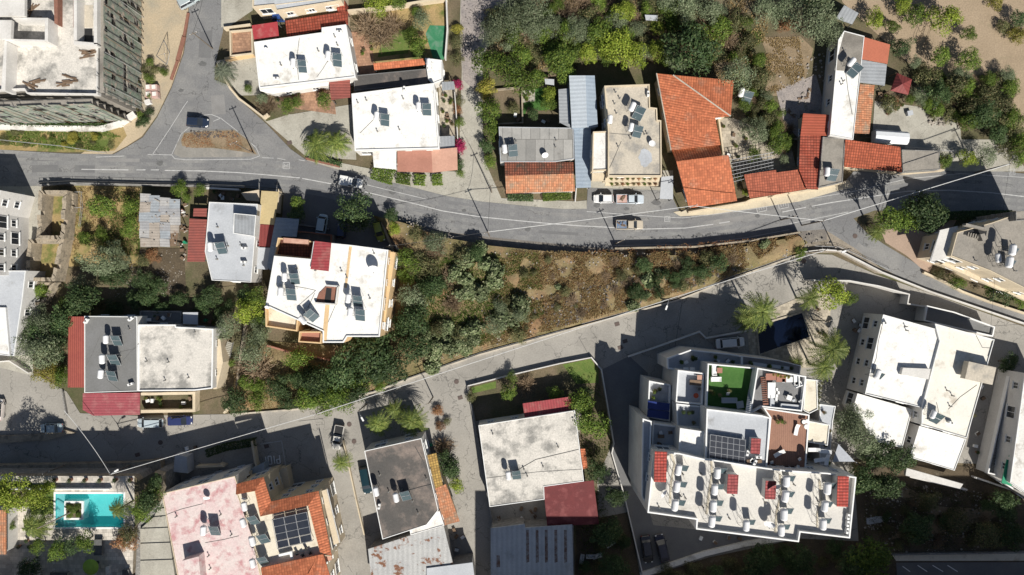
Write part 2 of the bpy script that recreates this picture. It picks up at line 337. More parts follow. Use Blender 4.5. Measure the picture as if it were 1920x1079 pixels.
sheet('terracotta_yard', [(652, 60), (690, 60), (704, 120), (704, 172), (668, 175)], terra_pave, .02)
sheet('terracotta_yard', [(510, 172), (625, 160), (630, 215), (560, 205), (515, 195)], terra_pave, .022)
sheet('concrete_yard', [(404, 115), (480, 100), (490, 175), (520, 200), (545, 215), (665, 195), (668, 300), (575, 295), (500, 230), (428, 158)], concrete2, .018)
sheet('garden_soil', [(440, 180), (520, 178), (545, 214), (500, 228)], soil, .026)
sheet('garden_soil', [(690, 20), (840, 5), (838, 110), (795, 115), (702, 125)], drygrass, .03)
sheet('lawn', [(720, 60), (770, 55), (765, 100), (708, 108)], lawn, .045)
sheet('green_court', [(798, 64), (806, 48), (836, 49), (832, 113), (812, 109)], greenmat, .06)
sheet('garden_soil', [(822, 160), (857, 158), (858, 256), (826, 255)], beigepave, .03)
sheet('green_lawn', [(978, 232), (986, 165), (1044, 165), (1040, 205), (1010, 208), (990, 200)], turf, .02)
sheet('cottage_patio', [(978, 170), (1003, 168), (1003, 190), (980, 193)], concrete2, .04)
sheet('ploughed_field', [(1545, -90), (2060, -90), (2060, 330), (1880, 215), (1800, 165), (1750, 150), (1705, 120), (1640, 60), (1580, 5)], orchard, .0)
sheet('vegetable_plot', [(1425, 70), (1500, 68), (1525, 92), (1510, 150), (1485, 180), (1432, 180), (1445, 120)], tan, .01)
sheet('gravel_court', [(1640, 190), (1720, 200), (1800, 235), (1805, 292), (1632, 300)], concrete2, .02)
sheet('concrete_track', [(1800, 262), (1870, 262), (1900, 280), (1925, 322), (1830, 322), (1770, 320), (1775, 285)], concrete2, .04)
sheet('pale_patio', [(1343, 222), (1375, 222), (1420, 240), (1445, 265), (1480, 262), (1500, 345), (1400, 340), (1355, 300)], beigepave, .02)
sheet('rough_ground', [(1455, 170), (1530, 140), (1550, 215), (1500, 215), (1497, 260), (1470, 230)], cobble, .015)
sheet('dry_garden', [(135, 347), (262, 352), (262, 470), (258, 500), (130, 500), (118, 430), (130, 400)], drygrass, .02)
sheet('rubble_plot', [(262, 466), (345, 466), (350, 560), (255, 560)], rockbank, .03)
sheet('earth_yard', [(1650, 430), (1700, 425), (1745, 440), (1800, 400), (1740, 515), (1700, 480), (1660, 455)], mat('pinkish_earth', (.42, .31, .24), (.36, .27, .21), .3, 1, .5, 3), .05)
sheet('earth_yard', [(740, 475), (790, 485), (800, 560), (745, 590), (735, 640), (720, 640), (750, 500)], tan, .02)
sheet('apartment_garden', [(498, 640), (560, 650), (650, 655), (650, 700), (500, 690)], terra_pave, .02)
sheet('garden_soil', [(880, 725), (1052, 682), (1108, 672), (1124, 690), (1148, 830), (1120, 900), (1125, 1120), (1078, 1120), (1075, 940), (1092, 760), (892, 790)], soil, .03)
sheet('lawn', [(1055, 684), (1108, 673), (1122, 695), (1122, 718), (1080, 720)], lawn, .05)
sheet('lawn', [(884, 727), (930, 715), (930, 728), (886, 738)], lawn, .05)
sheet('asphalt_driveway', [(1125, 695), (1180, 668), (1215, 700), (1195, 800), (1200, 900), (1225, 985), (1460, 1008), (1320, 1034), (1204, 1074), (1170, 930), (1147, 850), (1150, 830)], asphalt2, .02)
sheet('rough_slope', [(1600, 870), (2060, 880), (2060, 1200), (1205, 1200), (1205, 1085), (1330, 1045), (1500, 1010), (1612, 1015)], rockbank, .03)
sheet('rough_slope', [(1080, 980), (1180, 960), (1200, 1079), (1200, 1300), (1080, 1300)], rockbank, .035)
sheet('concrete_path', [(1672, 1040), (2060, 1036), (2060, 1051), (1680, 1052)], r_cream, .06)
sheet('dirt_track', [(1680, 900), (1760, 950), (1850, 955), (1900, 960), (1850, 975), (1760, 1000), (1665, 1012), (1700, 985), (1740, 965), (1685, 930)], tan, .05)
sheet('parking_yard', [(1680, 1055), (2060, 1054), (2060, 1200), (1690, 1200)], asphalt2, .05)
sheet('orchard_strip', [(60, 560), (120, 560), (130, 600), (128, 720), (70, 705)], soil, .03)
sheet('yard_soil', [(120, 500), (345, 560), (400, 540), (500, 530), (500, 645), (440, 700), (430, 775), (410, 770), (405, 620), (258, 590), (130, 592)], soil, .04)
# pool court east of the big apartment block
sheet('pool_deck', [(1400, 600), (1528, 545), (1560, 560), (1545, 690), (1500, 690), (1405, 668)], beigepave, .06)
# ---- the wild wedge between the two roads, a rough bank
sheet('concrete_apron', [(1490, 434), (1550, 430), (1605, 466), (1650, 502), (1695, 522), (1640, 512), (1570, 474), (1500, 476), (1480, 470)], mat('dusty_apron', (.36, .31, .25), (.27, .235, .19), .4, .95, .3, 5, (.20, .17, .13), (.5, .65), .3, .5), .022)
sheet('stony_verge', [(760, 414), (830, 432), (920, 443), (1050, 456), (1150, 465), (1300, 462), (1400, 450), (1500, 432), (1550, 430), (1550, 450), (1400, 480), (1150, 500), (920, 480), (780, 440)], mat('grey_verge', (.22, .20, .18), (.16, .145, .13), .5, .95, .6, 4, (.30, .27, .23), (.5, .65), .5, .5), .025)
WN = [(700, 405), (760, 420), (830, 446), (920, 462), (1050, 475), (1150, 484), (1300, 478), (1400, 462), (1492, 444), (1508, 456)]
WS = [(1500, 473), (1380, 517), (1270, 560), (1090, 609), (900, 662), (760, 711), (700, 734), (560, 765), (432, 775), (440, 700), (500, 640), (655, 650), (735, 640), (750, 500), (752, 472)]
wedge = ccw(PP(WN+WS)); wn = PP(WN)
def segd(x, y, pl):
    d = 1e9
    for i in range(len(pl)-1):
        (ax, ay), (bx, by) = pl[i], pl[i+1]; vx, vy = bx-ax, by-ay
        t = max(0, min(1, ((x-ax)*vx+(y-ay)*vy)/(vx*vx+vy*vy))); d = min(d, hypot(x-ax-t*vx, y-ay-t*vy))
    return d
from mathutils import noise as mn
def wz(x, y):
    dn = segd(x, y, wn); db = segd(x, y, wedge+[wedge[0]])
    h = .15+1.3*max(0, 1-dn/16.)
    h *= min(1, db/.8 if dn > db+.5 else 1)
    return max(.07, h+min(1, db/2)*(.5*mn.noise((x*.35, y*.35, 3))+.28*mn.noise((x*1.3, y*1.3, 0))+.25))
def bank():
    from mathutils.geometry import delaunay_2d_cdt
    from mathutils import Vector
    bd = []
    for i in range(len(wedge)):
        a, c = wedge[i], wedge[(i+1) % len(wedge)]; k = max(1, int(hypot(c[0]-a[0], c[1]-a[1])/.8))
        bd += [(a[0]+(c[0]-a[0])*t/k, a[1]+(c[1]-a[1])*t/k) for t in range(k)]
    n = len(bd); pts = [Vector(p) for p in bd]; st = .62
    for i in range(int(130/st)):
        for j in range(int(42/st)):
            x, y = -56+i*st+rnd.uniform(-.2, .2), -26+j*st+rnd.uniform(-.2, .2)
            if inside(x, y, wedge) and segd(x, y, wedge+[wedge[0]]) > .3: pts.append(Vector((x, y)))
    V, _, F, _, _, _ = delaunay_2d_cdt(pts, [(i, (i+1) % n) for i in range(n)], [], 1, 1e-4)
    b = MB(); b.v = [(v.x, v.y, wz(v.x, v.y)) for v in V]; b.f = [tuple(f) for f in F]; b.uv = [(b.v[k][0], b.v[k][1]) for f in b.f for k in f]
    o = b.build('hillside', mat('rocky_bank2', (.32, .24, .135), (.19, .165, .075), .22, 1, 1., 2.5, (.34, .21, .115), (.5, .64), .14, .7), kind='structure')
    for p in o.data.polygons: p.use_smooth = True
    s_ = MB()
    for i in range(n):
        a, c = bd[i], bd[(i+1) % n]; s_.face([(*a, -.1), (*c, -.1), (*c, wz(*c)), (*a, wz(*a))])
    s_.build('bank_edge', rockbank, kind='structure')
bank()
for i, q in enumerate([[(200, 296), (262, 294), (262, 312), (200, 314)], [(140, 305), (178, 305), (178, 345), (140, 345)], [(395, 180), (420, 178), (424, 214), (398, 216)], [(1010, 428), (1085, 432), (1084, 447), (1010, 443)], [(860, 384), (900, 391), (897, 402), (858, 395)], [(585, 352), (630, 362), (626, 374), (580, 364)], [(1610, 455), (1640, 478), (1630, 488), (1602, 465)], [(375, 60), (398, 58), (396, 110), (372, 108)], [(1350, 410), (1392, 404), (1394, 414), (1352, 420)], [(60, 300), (110, 302), (110, 330), (60, 328)]]):
    sheet('asphalt_patch', q, asphalt2 if i % 2 else mat('asphalt_pale_patch', (.27, .265, .26), (.22, .215, .21), .4), .036)
def off_line(pts, d):
    out = []
    for i, (x, y) in enumerate(pts):
        a = pts[max(i-1, 0)]; c = pts[min(i+1, len(pts)-1)]; l = hypot(c[0]-a[0], c[1]-a[1]); out.append((x-(c[1]-a[1])/l*d, y+(c[0]-a[0])/l*d))
    return out
# ---- markings
def stripe(name, runs, wd=.14, z=.045, m=roadpaint):
    b = MB()
    for pts in runs:
        q = PP(pts)
        for i in range(len(q)-1):
            (ax, ay), (bx, by) = q[i], q[i+1]; l = hypot(bx-ax, by-ay) or 1; nx, ny = -(by-ay)/l*wd/2, (bx-ax)/l*wd/2
            b.face([(ax-nx, ay-ny, z), (bx-nx, by-ny, z), (bx+nx, by+ny, z), (ax+nx, ay+ny, z)])
    return b.build(name, m, kind='structure')
stripe('centre_line', [[(153, 318), (241, 319)], [(256, 319), (273, 319)], [(283, 319), (298, 319)], [(309, 320), (380, 321), (445, 324), (497, 328), (562, 334)], [(567, 335), (621, 345)], [(684, 360), (730, 371), (780, 383), (830, 396), (900, 407), (980, 415), (1035, 420), (1090, 424), (1150, 427), (1205, 430), (1285, 428), (1337, 421)], [(1348, 419), (1368, 416)], [(1467, 398), (1511, 389)], [(1522, 387), (1560, 380), (1620, 371), (1700, 359), (1780, 357), (1860, 362), (1920, 369)]], .17)
stripe('edge_line', [[(1100, 397), (1180, 403), (1255, 408), (1280, 409), (1340, 402), (1420, 391), (1500, 376), (1560, 366), (1600, 359), (1700, 336), (1800, 326), (1920, 333)], [(180, 295), (233, 293)], [(285, 292), (300, 270), (325, 232), (345, 200), (352, 190)], [(322, 291), (328, 298), (350, 300), (470, 299), (487, 293), (480, 277), (445, 246), (414, 222), (396, 215), (378, 217), (360, 235), (340, 252), (322, 291)], [(492, 296), (513, 297)], [(520, 297), (535, 300)], [(560, 300), (572, 302)], [(640, 334), (700, 350), (800, 374)], [(400, 228), (414, 222)], [(1480, 420), (1530, 410), (1590, 398)], [(1150, 461), (1300, 458), (1400, 446), (1480, 431)], [(277, 290), (322, 291)]], .1)
stripe('plot_line', [[(488, 833), (528, 827), (536, 875)], [(536, 875), (545, 920)]], .14, .03)
stripe('lane_joint', [[(560, 790), (606, 785)], [(1085, 632), (1106, 670)], [(1265, 800-145), (1280, 560)], [(700, 738), (708, 760)]], .08, .02, mat('joint_tar', (.12, .115, .11)))
stripe('parking_line', [[(1692, 1062), (1706, 1072)], [(1720, 1060), (1738, 1072)], [(1748, 1060), (1768, 1072)], [(1776, 1060), (1795, 1072)]], .15, .07, white)
CL = [(-40, 318), (120, 317), (241, 319), (380, 321), (445, 324), (497, 328), (562, 334), (621, 345), (684, 360), (730, 371), (780, 383), (830, 396), (900, 407), (980, 415), (1035, 420), (1150, 427), (1205, 430), (1285, 428), (1368, 416), (1467, 398), (1560, 380), (1620, 371), (1700, 359), (1780, 357), (1860, 362), (1960, 372)]
wear = mat('worn_wheel_track', (.195, .195, .20), (.235, .235, .235), .22, .9, .1, 8, (.26, .26, .255), (.5, .62), .4, .4)
for i, d in enumerate((-25, -11, 10, 23)): stripe('wheel_track', [off_line(CL, d)], .75, .0375+.0004*i, wear)
for i, (x, y, r) in enumerate(((520, 345, .5), (655, 335, .4), (735, 360, .7), (870, 395, .45), (990, 430, .6), (1120, 385, .7), (1175, 392, .5), (1230, 380, .8), (1310, 440, .5), (1420, 405, .5), (300, 306, .7), (345, 335, .5), (340, 170, .5), (380, 120, .7), (1600, 370, .7))):
    X = P(x, y); b = MB(); b.face([(X[0]+r*cos(k*.52)*(1+.25*sin(k*2.3+i)), X[1]+r*.7*sin(k*.52)*(1+.2*cos(k*1.7+i)), .041) for k in range(12)]); b.build('oil_stain', mat('oil_stain', (.12, .12, .12), (.15, .15, .15), 2), kind='structure')
def glyph(name, segs, cx, cy, s, rot, m=roadpaint, z=.05, wd=.09):
    b = MB(); c0 = P(cx, cy); c, t = cos(rot), sin(rot)
    for x0, y0, x1, y1 in segs:
        A = (c0[0]+s*(x0*c-y0*t), c0[1]+s*(x0*t+y0*c)); B = (c0[0]+s*(x1*c-y1*t), c0[1]+s*(x1*t+y1*c))
        l = hypot(B[0]-A[0], B[1]-A[1]) or 1; nx, ny = -(B[1]-A[1])/l*wd, (B[0]-A[0])/l*wd
        b.face([(A[0]-nx, A[1]-ny, z), (B[0]-nx, B[1]-ny, z), (B[0]+nx, B[1]+ny, z), (A[0]+nx, A[1]+ny, z)])
    return b.build(name, m, kind='structure')
# painted "P101", upside down as seen from here
def shift(sg, dx): return [(a+dx, b, c+dx, d) for a, b, c, d in sg]
gP = [(0, 0, 0, 2), (0, 2, .8, 2), (.8, 2, .8, 1), (.8, 1, 0, 1)]; g1 = [(0, 0, 0, 2)]; g0 = [(0, 0, 0, 2), (0, 2, .8, 2), (.8, 2, .8, 0), (.8, 0, 0, 0)]
glyph('painted_number', shift(gP, -1.6)+shift(g1, -.2)+shift(g0, .5)+shift(g1, 1.9), 512, 855, .75, pi+.12, wd=.09, z=.03, m=white)
sq = [(-1, -1, 1, -1), (1, -1, 1, 1), (1, 1, -1, 1), (-1, 1, -1, -1)]
for cx, cy, s, r in ((537, 311, .6, 0), (1251, 411, .5, 0), (1427, 388, .9, .2), (1468, 382, .9, .2), (1897, 323, .55, .05)):
    glyph('survey_mark', sq+[(-.5, -.6, -.5, .6), (0, -.6, 0, .3), (.5, -.6, .5, .6), (-.5, .0, .2, .0)], cx, cy, s, r, wd=.05)
# manhole covers
for i, (x, y, w_) in enumerate([(627, 744-6+20, 0), (655, 796, 0), (543, 268, 1), (863, 746, 1), (856, 716, 0), (1172, 640, 1), (1163, 652, 1), (1157, 608, 1), (301, 830, 0), (258, 853, 1), (500, 855-18, 1), (290, 1027, 0), (1603, 443, 0), (1507, 490, 0), (664, 828, 0)]):
    b = MB()
    if w_: b.box(*P(x, y)[:2], .03, .9, .7, .03, .3)
    else: b.lathe(*P(x, y)[:2], [(.45, .03), (.45, .065), (.4, .07)], 14)
    b.build('manhole_cover', mat('cast_iron', (.14, .10, .09), (.1, .08, .07), 3, .7), label='%s drain cover set in the lane' % ('square' if w_ else 'round rusty'), cat='manhole cover', group='covers in the roads')
# ---------------------------------------------------------------- buildings
WIN = {}
def win_mesh(kind):
    if kind in WIN: return WIN[kind]
    w_, h_ = (1.2, 1.25) if kind == 'w' else ((.95, 2.1) if kind == 'd' else (2.2, 2.0))
    f = MB(); t = .09
    for bx in ((0, t/2, w_), (0, h_-t/2, w_)): f.box(bx[0], -.03, bx[1]-t/2, w_, .1, t)
    for x in (-w_/2+t/2, 0, w_/2-t/2): f.box(x, -.032, t, t*.8, .09, h_-2*t)
    f.box(0, -.09, -.1, w_+.3, .22, .08)
    o1 = f.build('window', white); g = MB(); g.box(0, -.005, .02, w_-.04, .03, h_-.04); o2 = g.build('pane', glass)
    o1.data.transform(__import__('mathutils').Matrix.Translation(o1.location)); o2.data.transform(__import__('mathutils').Matrix.Translation(o2.location))
    WIN[kind] = (o1.data, o2.data)
    bpy.data.objects.remove(o1); bpy.data.objects.remove(o2)
    return WIN[kind]
def add_window(parent, x, y, z, ang, kind='w'):
    a, b = win_mesh(kind); L = parent.location
    o = bpy.data.objects.new('window', a); col.objects.link(o); o.parent = parent; o.location = (x-L[0], y-L[1], z-L[2]); o.rotation_euler = (0, 0, ang)
    p = bpy.data.objects.new('pane', b); col.objects.link(p); p.parent = o
NW = [0]
def bld(name, label, cat, levels, wall=wall_w, z0=-.3, win=True, skip=(), sp=3.6, group=None):
    p0 = PP(levels[0][0], levels[0][1]); cx = sum(p[0] for p in p0)/len(p0); cy = sum(p[1] for p in p0)/len(p0)
    T = thing(name, label, cat, (cx, cy, max(z0, 0)), group=group); cnt = 0
    for li, lv in enumerate(levels):
        poly, z, rm, style, h = lv[:5]; wm = lv[5] if len(lv) > 5 and lv[5] else wall; zb = lv[6] if len(lv) > 6 else z0
        p = ccw(PP(poly, z))
        if style == 'par':
            zr = z-h; b = MB(); b.prism(p, zb, zr); b.build('wall', wm, T)
            pw_ = .22 if h > .2 else .12; b = MB(); b.ring(p, pw_, zr, z); b.build('parapet', lv[7] if len(lv) > 7 else (white if wm in (wall_w,) else wm), T)
            b = MB(); b.prism(offset(p, pw_+.02), zr, zr+.03); b.build('roof', rm, T)
        else:
            zr = z-.18; b = MB(); b.prism(offset(p, h), zb, zr); b.build('wall', wm, T)
            b = MB(); b.prism(p, zr, z, bottom=True); b.build('roof', rm, T)
            p = offset(p, h)
        if win and zr-zb > 2.3:
            n = len(p)
            for i in range(n):
                a, c = p[i], p[(i+1) % n]; l = hypot(c[0]-a[0], c[1]-a[1])
                if l < 2.6: continue
                k = max(1, int(l/sp)); ang = atan2(c[1]-a[1], c[0]-a[0]); fl = max(1, int((zr-zb)/2.9))
                for q in range(k):
                    t = (q+.5)/k; x, y = a[0]+(c[0]-a[0])*t, a[1]+(c[1]-a[1])*t
                    if any(inside(x+sin(ang)*.5, y-cos(ang)*.5, ccw(PP(l2[0], l2[1]))) for j2, l2 in enumerate(levels) if j2 != li and l2[1] >= z-2): continue
                    for f in range(fl):
                        if cnt > 90: break
                        zz = zr-2.1-2.9*f; 
                        if zz < max(zb, 0)+.5: continue
                        kd = 'w' if (q+f+i) % 4 else 's'
                        add_window(T, x, y, zz-(.7 if kd == 's' else 0), ang, kd); cnt += 1
    return T
def roofpart(T, name, pts, m, th=.14, u=None, label=None):
    """pts: (px, py, z) in photo pixels with height"""
    b = MB(); b.slab([P(*p) for p in pts], th, u); return b.build(name, m, T, label=label)
def canopy(name, label, cat, pts, m, th=.08, posts=True, u=None, zb=0, pm=None, group=None):
    q = [P(*p) for p in pts]; T = thing(name, label, cat, (sum(p[0] for p in q)/len(q), sum(p[1] for p in q)/len(q), zb), group=group)
    b = MB(); b.slab(q, th, u); b.build('roof', m, T)
    if posts:
        c = (sum(p[0] for p in q)/len(q), sum(p[1] for p in q)/len(q))
        for p in q:
            x, y = p[0]+(c[0]-p[0])*.05, p[1]+(c[1]-p[1])*.05
            b = MB(); b.box(x, y, zb, .12, .12, p[2]-th-zb-.02); b.build('post', pm or steel, T)
    return T
def flat(pts, z): return [(x, y, z) for x, y in pts]

# --- north-west construction block
T = bld('unfinished_building', 'large unfinished concrete building wrapped in green scaffolding nets, top left', 'building',
    [([(-60, -60), (184, -60), (183, 178), (50, 176), (45, 168), (-60, 172)], 11.5, r_stain, 'par', 1.0, r_conc, -.3, wall_w)], wall=r_conc, win=False)
def bx(T, name, poly, z0, z1, m, top=None):
    b = MB(); b.prism(PP(poly, z1), z0, z1); return b.build(name, m, T)
bx(T, 'shaft_wall', [(138, -20), (144, -20), (144, 76), (138, 76)], 10.5, 12.6, wall_w)
bx(T, 'shaft_wall', [(176, -20), (182, -20), (182, 83), (176, 83)], 10.5, 12.6, wall_w)
bx(T, 'shaft_wall', [(138, 77), (182, 81), (182, 86), (138, 84)], 10.5, 12.6, wall_w)
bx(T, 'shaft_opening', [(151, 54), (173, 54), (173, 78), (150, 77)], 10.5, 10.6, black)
bx(T, 'stair_well', [(154, 10), (174, 10), (174, 52), (154, 52)], 10.5, 10.58, r_beige)
bx(T, 'upper_slab', [(-60, -60), (47, -60), (46, 30), (-60, 29)], 13.0, 13.6, wall_w)
bx(T, 'upper_slab', [(-60, 38), (22, 38), (20, 73), (-60, 74)], 13.0, 13.6, wall_w)
for a in ([(22, 33), (90, 34), (90, 38), (22, 37)], [(84, 38), (90, 38), (90, 78), (84, 77)], [(10, 73), (84, 75), (84, 78), (10, 77)], [(-60, 80), (10, 80), (10, 172), (-60, 170)][:0] or [(8, 78), (13, 78), (10, 170), (2, 170)]):
    bx(T, 'concrete_beam', a, 10.5, 13.0, wall_w)
bx(T, 'brick_wall', [(100, -30), (108, -30), (108, 46), (102, 44)], 10.5, 11.8, rope)
bx(T, 'brick_wall', [(138, -30), (143, -30), (143, 56), (137, 52)], 10.5, 11.9, rope)
for x, y, a in ((70, 155, .1), (60, 158, -.2), (120, 153, .2), (128, 158, 0), (132, 150, -.1), (165, 98, .4), (160, 102, 0), (68, 40, .2), (62, 20, 1)):
    X = P(x, y, 10.7); b = MB()
    for k in range(4): b.box(X[0]+rnd.uniform(-.5, .5), X[1]+rnd.uniform(-.5, .5), 10.55+.07*k, rnd.uniform(1.2, 2.8), .22, .06, a+rnd.uniform(-.4, .4))
    b.build('timber_planks', wood, label='loose pile of timber planks on the unfinished slab', cat='planks', group='plank piles on the unfinished building')
# scaffolds
def scaffold(label, pts_top, pts_bot, zt=11.6):
    a, c = [P(*p, zt) for p in pts_top]; d, e = [P(*p, 0) for p in pts_bot]
    l_ = hypot(e[0]-d[0], e[1]-d[1]); ox_, oy_ = (e[1]-d[1])/l_*1.35, -(e[0]-d[0])/l_*1.35; d = (d[0]+ox_, d[1]+oy_); e = (e[0]+ox_, e[1]+oy_)
    T = thing('scaffolding', label, 'scaffolding', ((d[0]+e[0])/2, (d[1]+e[1])/2, 0), group='scaffolds round the unfinished building')
    L = hypot(e[0]-d[0], e[1]-d[1]); n = max(2, int(L/1.3)); fr = MB(); dk = MB()
    for i in range(n+1):
        t = i/n; x, y = d[0]+(e[0]-d[0])*t, d[1]+(e[1]-d[1])*t
        nx, ny = -(e[1]-d[1])/L, (e[0]-d[0])/L
        for o in (0, 1.0):
            b = MB(); xo, yo = rnd.uniform(-.1, .1), rnd.uniform(-.1, .1); o_ = o if o else -.22; b.tube([(x+nx*o_, y+ny*o_, 0), (x+nx*o_+xo, y+ny*o+yo, zt+rnd.uniform(.2, 1))], .055, 5); (b.build('pole', (steel, alu, steel, wood)[i % 4], T) if o == 0 or i % 2 == 0 else None)
        if i < n and i % 2 == 0: fr.tube([(x-nx*.25, y-ny*.25, .3+(i % 5)), (d[0]+(e[0]-d[0])*(i+1)/n-nx*.25, d[1]+(e[1]-d[1])*(i+1)/n-ny*.25, 4+(i*3) % 8)], .035, 4)
    for z in (2, 4, 6, 8, 10, 11.6):
        for o in (0, 1.0):
            fr.tube([(d[0]+nx*o, d[1]+ny*o, z), (e[0]+nx*o, e[1]+ny*o, z)], .04, 4)
        dk.box((d[0]+e[0])/2+nx*.5, (d[1]+e[1])/2+ny*.5, z-.1, L, .8, .05, atan2(e[1]-d[1], e[0]-d[0]))
    fr.build('ledger', steel, T); dk.build('plank_deck', r_conc, T)
    nb = MB(); m_ = 24
    for i in range(m_):
        for j in range(10):
            q = []
            for di, dj in ((0, 0), (1, 0), (1, 1), (0, 1)):
                t = (i+di)/m_; z = .5+(zt)*(j+dj)/10; o = -.12-.25*abs(mn.noise((i+di, j+dj, 1.5)))
                q.append((d[0]+(e[0]-d[0])*t+nx*(.05-abs(o)*.5), d[1]+(e[1]-d[1])*t+ny*(.05-abs(o)*.5), z))
            if mn.noise((i*.5, j*.6, 7)) < .22: nb.face(q)
    nb.build('debris_net', net, T)
scaffold('tall scaffolding with torn green nets along the east side of the unfinished building', [(186, 178), (186, -40)], [(254, 208), (254, -20)])
scaffold('long scaffolding with green nets along the south side of the unfinished building', [(-60, 180), (183, 180)], [(-10, 222), (246, 214)])

# --- houses of the north side
T = bld('house', 'white flat-roofed house with two solar heaters beside the side road junction', 'house',
    [([(476, 79), (603, 61), (603, 52), (649, 46), (667, 145), (486, 166)], 4.3, r_white, 'par', .25),
     ([(486, 167), (616, 146), (616, 160), (511, 176), (488, 171)], 3.1, r_white, 'over', .3)])
canopy('veranda_roof', 'faded red corrugated veranda roof at the corner of the white house with two heaters', 'canopy', flat([(616, 143), (656, 140), (657, 183), (621, 188)], 3.3), rust_corr, u=(0, 1, 0))
canopy('veranda_roof', 'bright red metal roof north of the white junction house', 'canopy', flat([(472, 48), (520, 41), (523, 69), (476, 75)], 3.5), mat('bright_red_sheet', (.40, .055, .065), (.35, .05, .055), .5, .6, stain=(.42, .14, .13), st=(.5, .65), stsc=.6), posts=True)
T = canopy('outbuilding_roof', 'dark brown tiled outbuilding roof in shade behind the white junction house', 'outbuilding', [(535, 39, 2.9), (652, 21, 2.9), (653, 46, 3.2), (603, 56, 3.2), (538, 70, 3.2)], tile_r, u=(1, .15, 0))
bx(T, 'wall', [(540, 42), (650, 26), (650, 44), (541, 66)], 0, 2.6, wall_c)
bld('house', 'grey and white flat-roofed house cut by the top edge, left of the bare garden', 'house',
    [([(473, -60), (640, -60), (640, 2), (518, 21), (513, 10), (473, 14)], 5.2, r_bluegrey, 'par', .3), ([(513, 9), (631, -6), (631, 5), (518, 21)], 5.0, r_cream, 'par', .2)], wall=wall_c)
bx(thing('outbuilding', 'small red-roofed shed touching the grey and white house at the top edge', 'shed', P(640, 12)), 'wall', [(630, 4), (647, 2), (648, 22), (632, 20)], 0, 3.2, tile_r)
bld('terrace_block', 'low terracotta-paved terrace block beside the side road', 'terrace', [([(430, 58), (473, 54), (474, 101), (431, 106)], 1.6, terra_pave, 'par', .7, wall_c)], win=False)
bld('house', 'white flat-roofed house with tanks north of the main road, terracotta front', 'house',
    [([(659, 176), (814, 156), (824, 279), (745, 281), (665, 283)], 4.5, r_white, 'par', .25), ([(698, 279), (743, 276), (743, 318), (701, 314)], 3.3, r_white, 'over', .3)])
canopy('veranda_roof', 'dull terracotta flat veranda roof in front of the white house, left half', 'canopy', [(745, 284, 3.4), (809, 281, 3.4), (811, 324, 3.0), (745, 322, 3.0)], terra_roof)
canopy('veranda_roof', 'paler salmon veranda roof in front of the white house, right half', 'canopy', [(809, 281, 3.4), (857, 277, 3.4), (858, 319, 3.0), (811, 324, 3.0)], salmon_roof)
canopy('carport', 'small grey sheet carport at the corner of the white house', 'canopy', flat([(824, 256), (852, 255), (853, 277), (825, 279)], 2.9), metal)
canopy('carport', 'tiny grey canopy in the paved strip east of the white house', 'canopy', flat([(828, 154), (851, 153), (852, 168), (829, 170)], 2.8), metal)
bld('garage', 'dark low garage roof behind the white house with tanks', 'garage', [([(664, 142), (800, 129), (802, 157), (664, 170)], 2.6, r_dark, 'par', .1, r_grey)], win=False)
canopy('tiled_porch', 'narrow orange tiled porch roof above the dark garage', 'canopy', [(700, 119, 3.1), (795, 110, 3.1), (797, 122, 2.7), (702, 132, 2.7)], tile_o)
bld('outbuilding', 'little white outbuilding with water tank behind the white house', 'outbuilding', [([(797, 109), (829, 113), (830, 150), (812, 157), (803, 150)], 3.2, r_white, 'par', .2)])
# cottage with grey sheets and old tiles
T = bld('cottage', 'low cottage with grey sheet roof behind and old orange tiles in front', 'house',
    [([(935, 238), (1075, 240), (1077, 298), (1040, 304), (938, 304)], 3.6, mat('grey_panel_roof', (.36, .35, .33), (.30, .295, .28), .4, .85, kind='pave', kp=(1.7, 9, .04, .45), stain=(.2, .19, .18)), 'par', .12, wall_w, -.3, r_bluegrey), ([(949, 306), (1075, 306), (1075, 358), (950, 360)], 2.5, tile_old_shade, 'par', .1)])
roofpart(T, 'tiled_roof', [(946, 304, 3.4), (1042, 301, 3.4), (1042, 305, 3.4), (1075, 305, 3.4), (1076, 326, 3.9), (947, 330, 3.9)], tile_old_shade, u=(1, 0, 0))  # slope away from the sun: its shade is put into the tile colour
roofpart(T, 'tiled_roof', [(947, 330, 3.9), (1076, 326, 3.9), (1078, 359, 2.9), (949, 363, 2.9)], tile_oldo, u=(1, 0, 0))  # sunward slope of the same roof, coloured in the lit tone
T = bld('metal_shed', 'tall blue-grey metal shed with one pale roof slope', 'shed', [([(1068, 143), (1114, 143), (1119, 238), (1073, 240)], 4.6, metal_b, 'par', .1, metal_b)], win=False)
roofpart(T, 'roof_slope', [(1067, 142, 4.8), (1098, 142, 5.3), (1101, 239, 5.3), (1072, 240, 4.8)], mat('pale_blue_sheet', (.52, .57, .62), (.47, .52, .57), .3, .5, kind='corr', kp=(.7, .2)), u=(0, 1, 0))
roofpart(T, 'roof_slope', [(1098, 142, 5.3), (1115, 142, 4.8), (1121, 238, 4.8), (1101, 239, 5.3)], metal_b, u=(0, 1, 0))
canopy('lean_to_roof', 'narrow grey lean-to roof left of the blue-grey metal shed', 'canopy', flat([(1047, 168), (1066, 166), (1069, 240), (1049, 230)], 3.6), metal, u=(0, 1, 0))
canopy('carport', 'long blue-grey sheet carport between the cottage and the beige building', 'canopy', [(1076, 241, 3.5), (1108, 240, 3.5), (1108, 352, 3.1), (1080, 353, 3.1)], metal_b, u=(0, 1, 0))
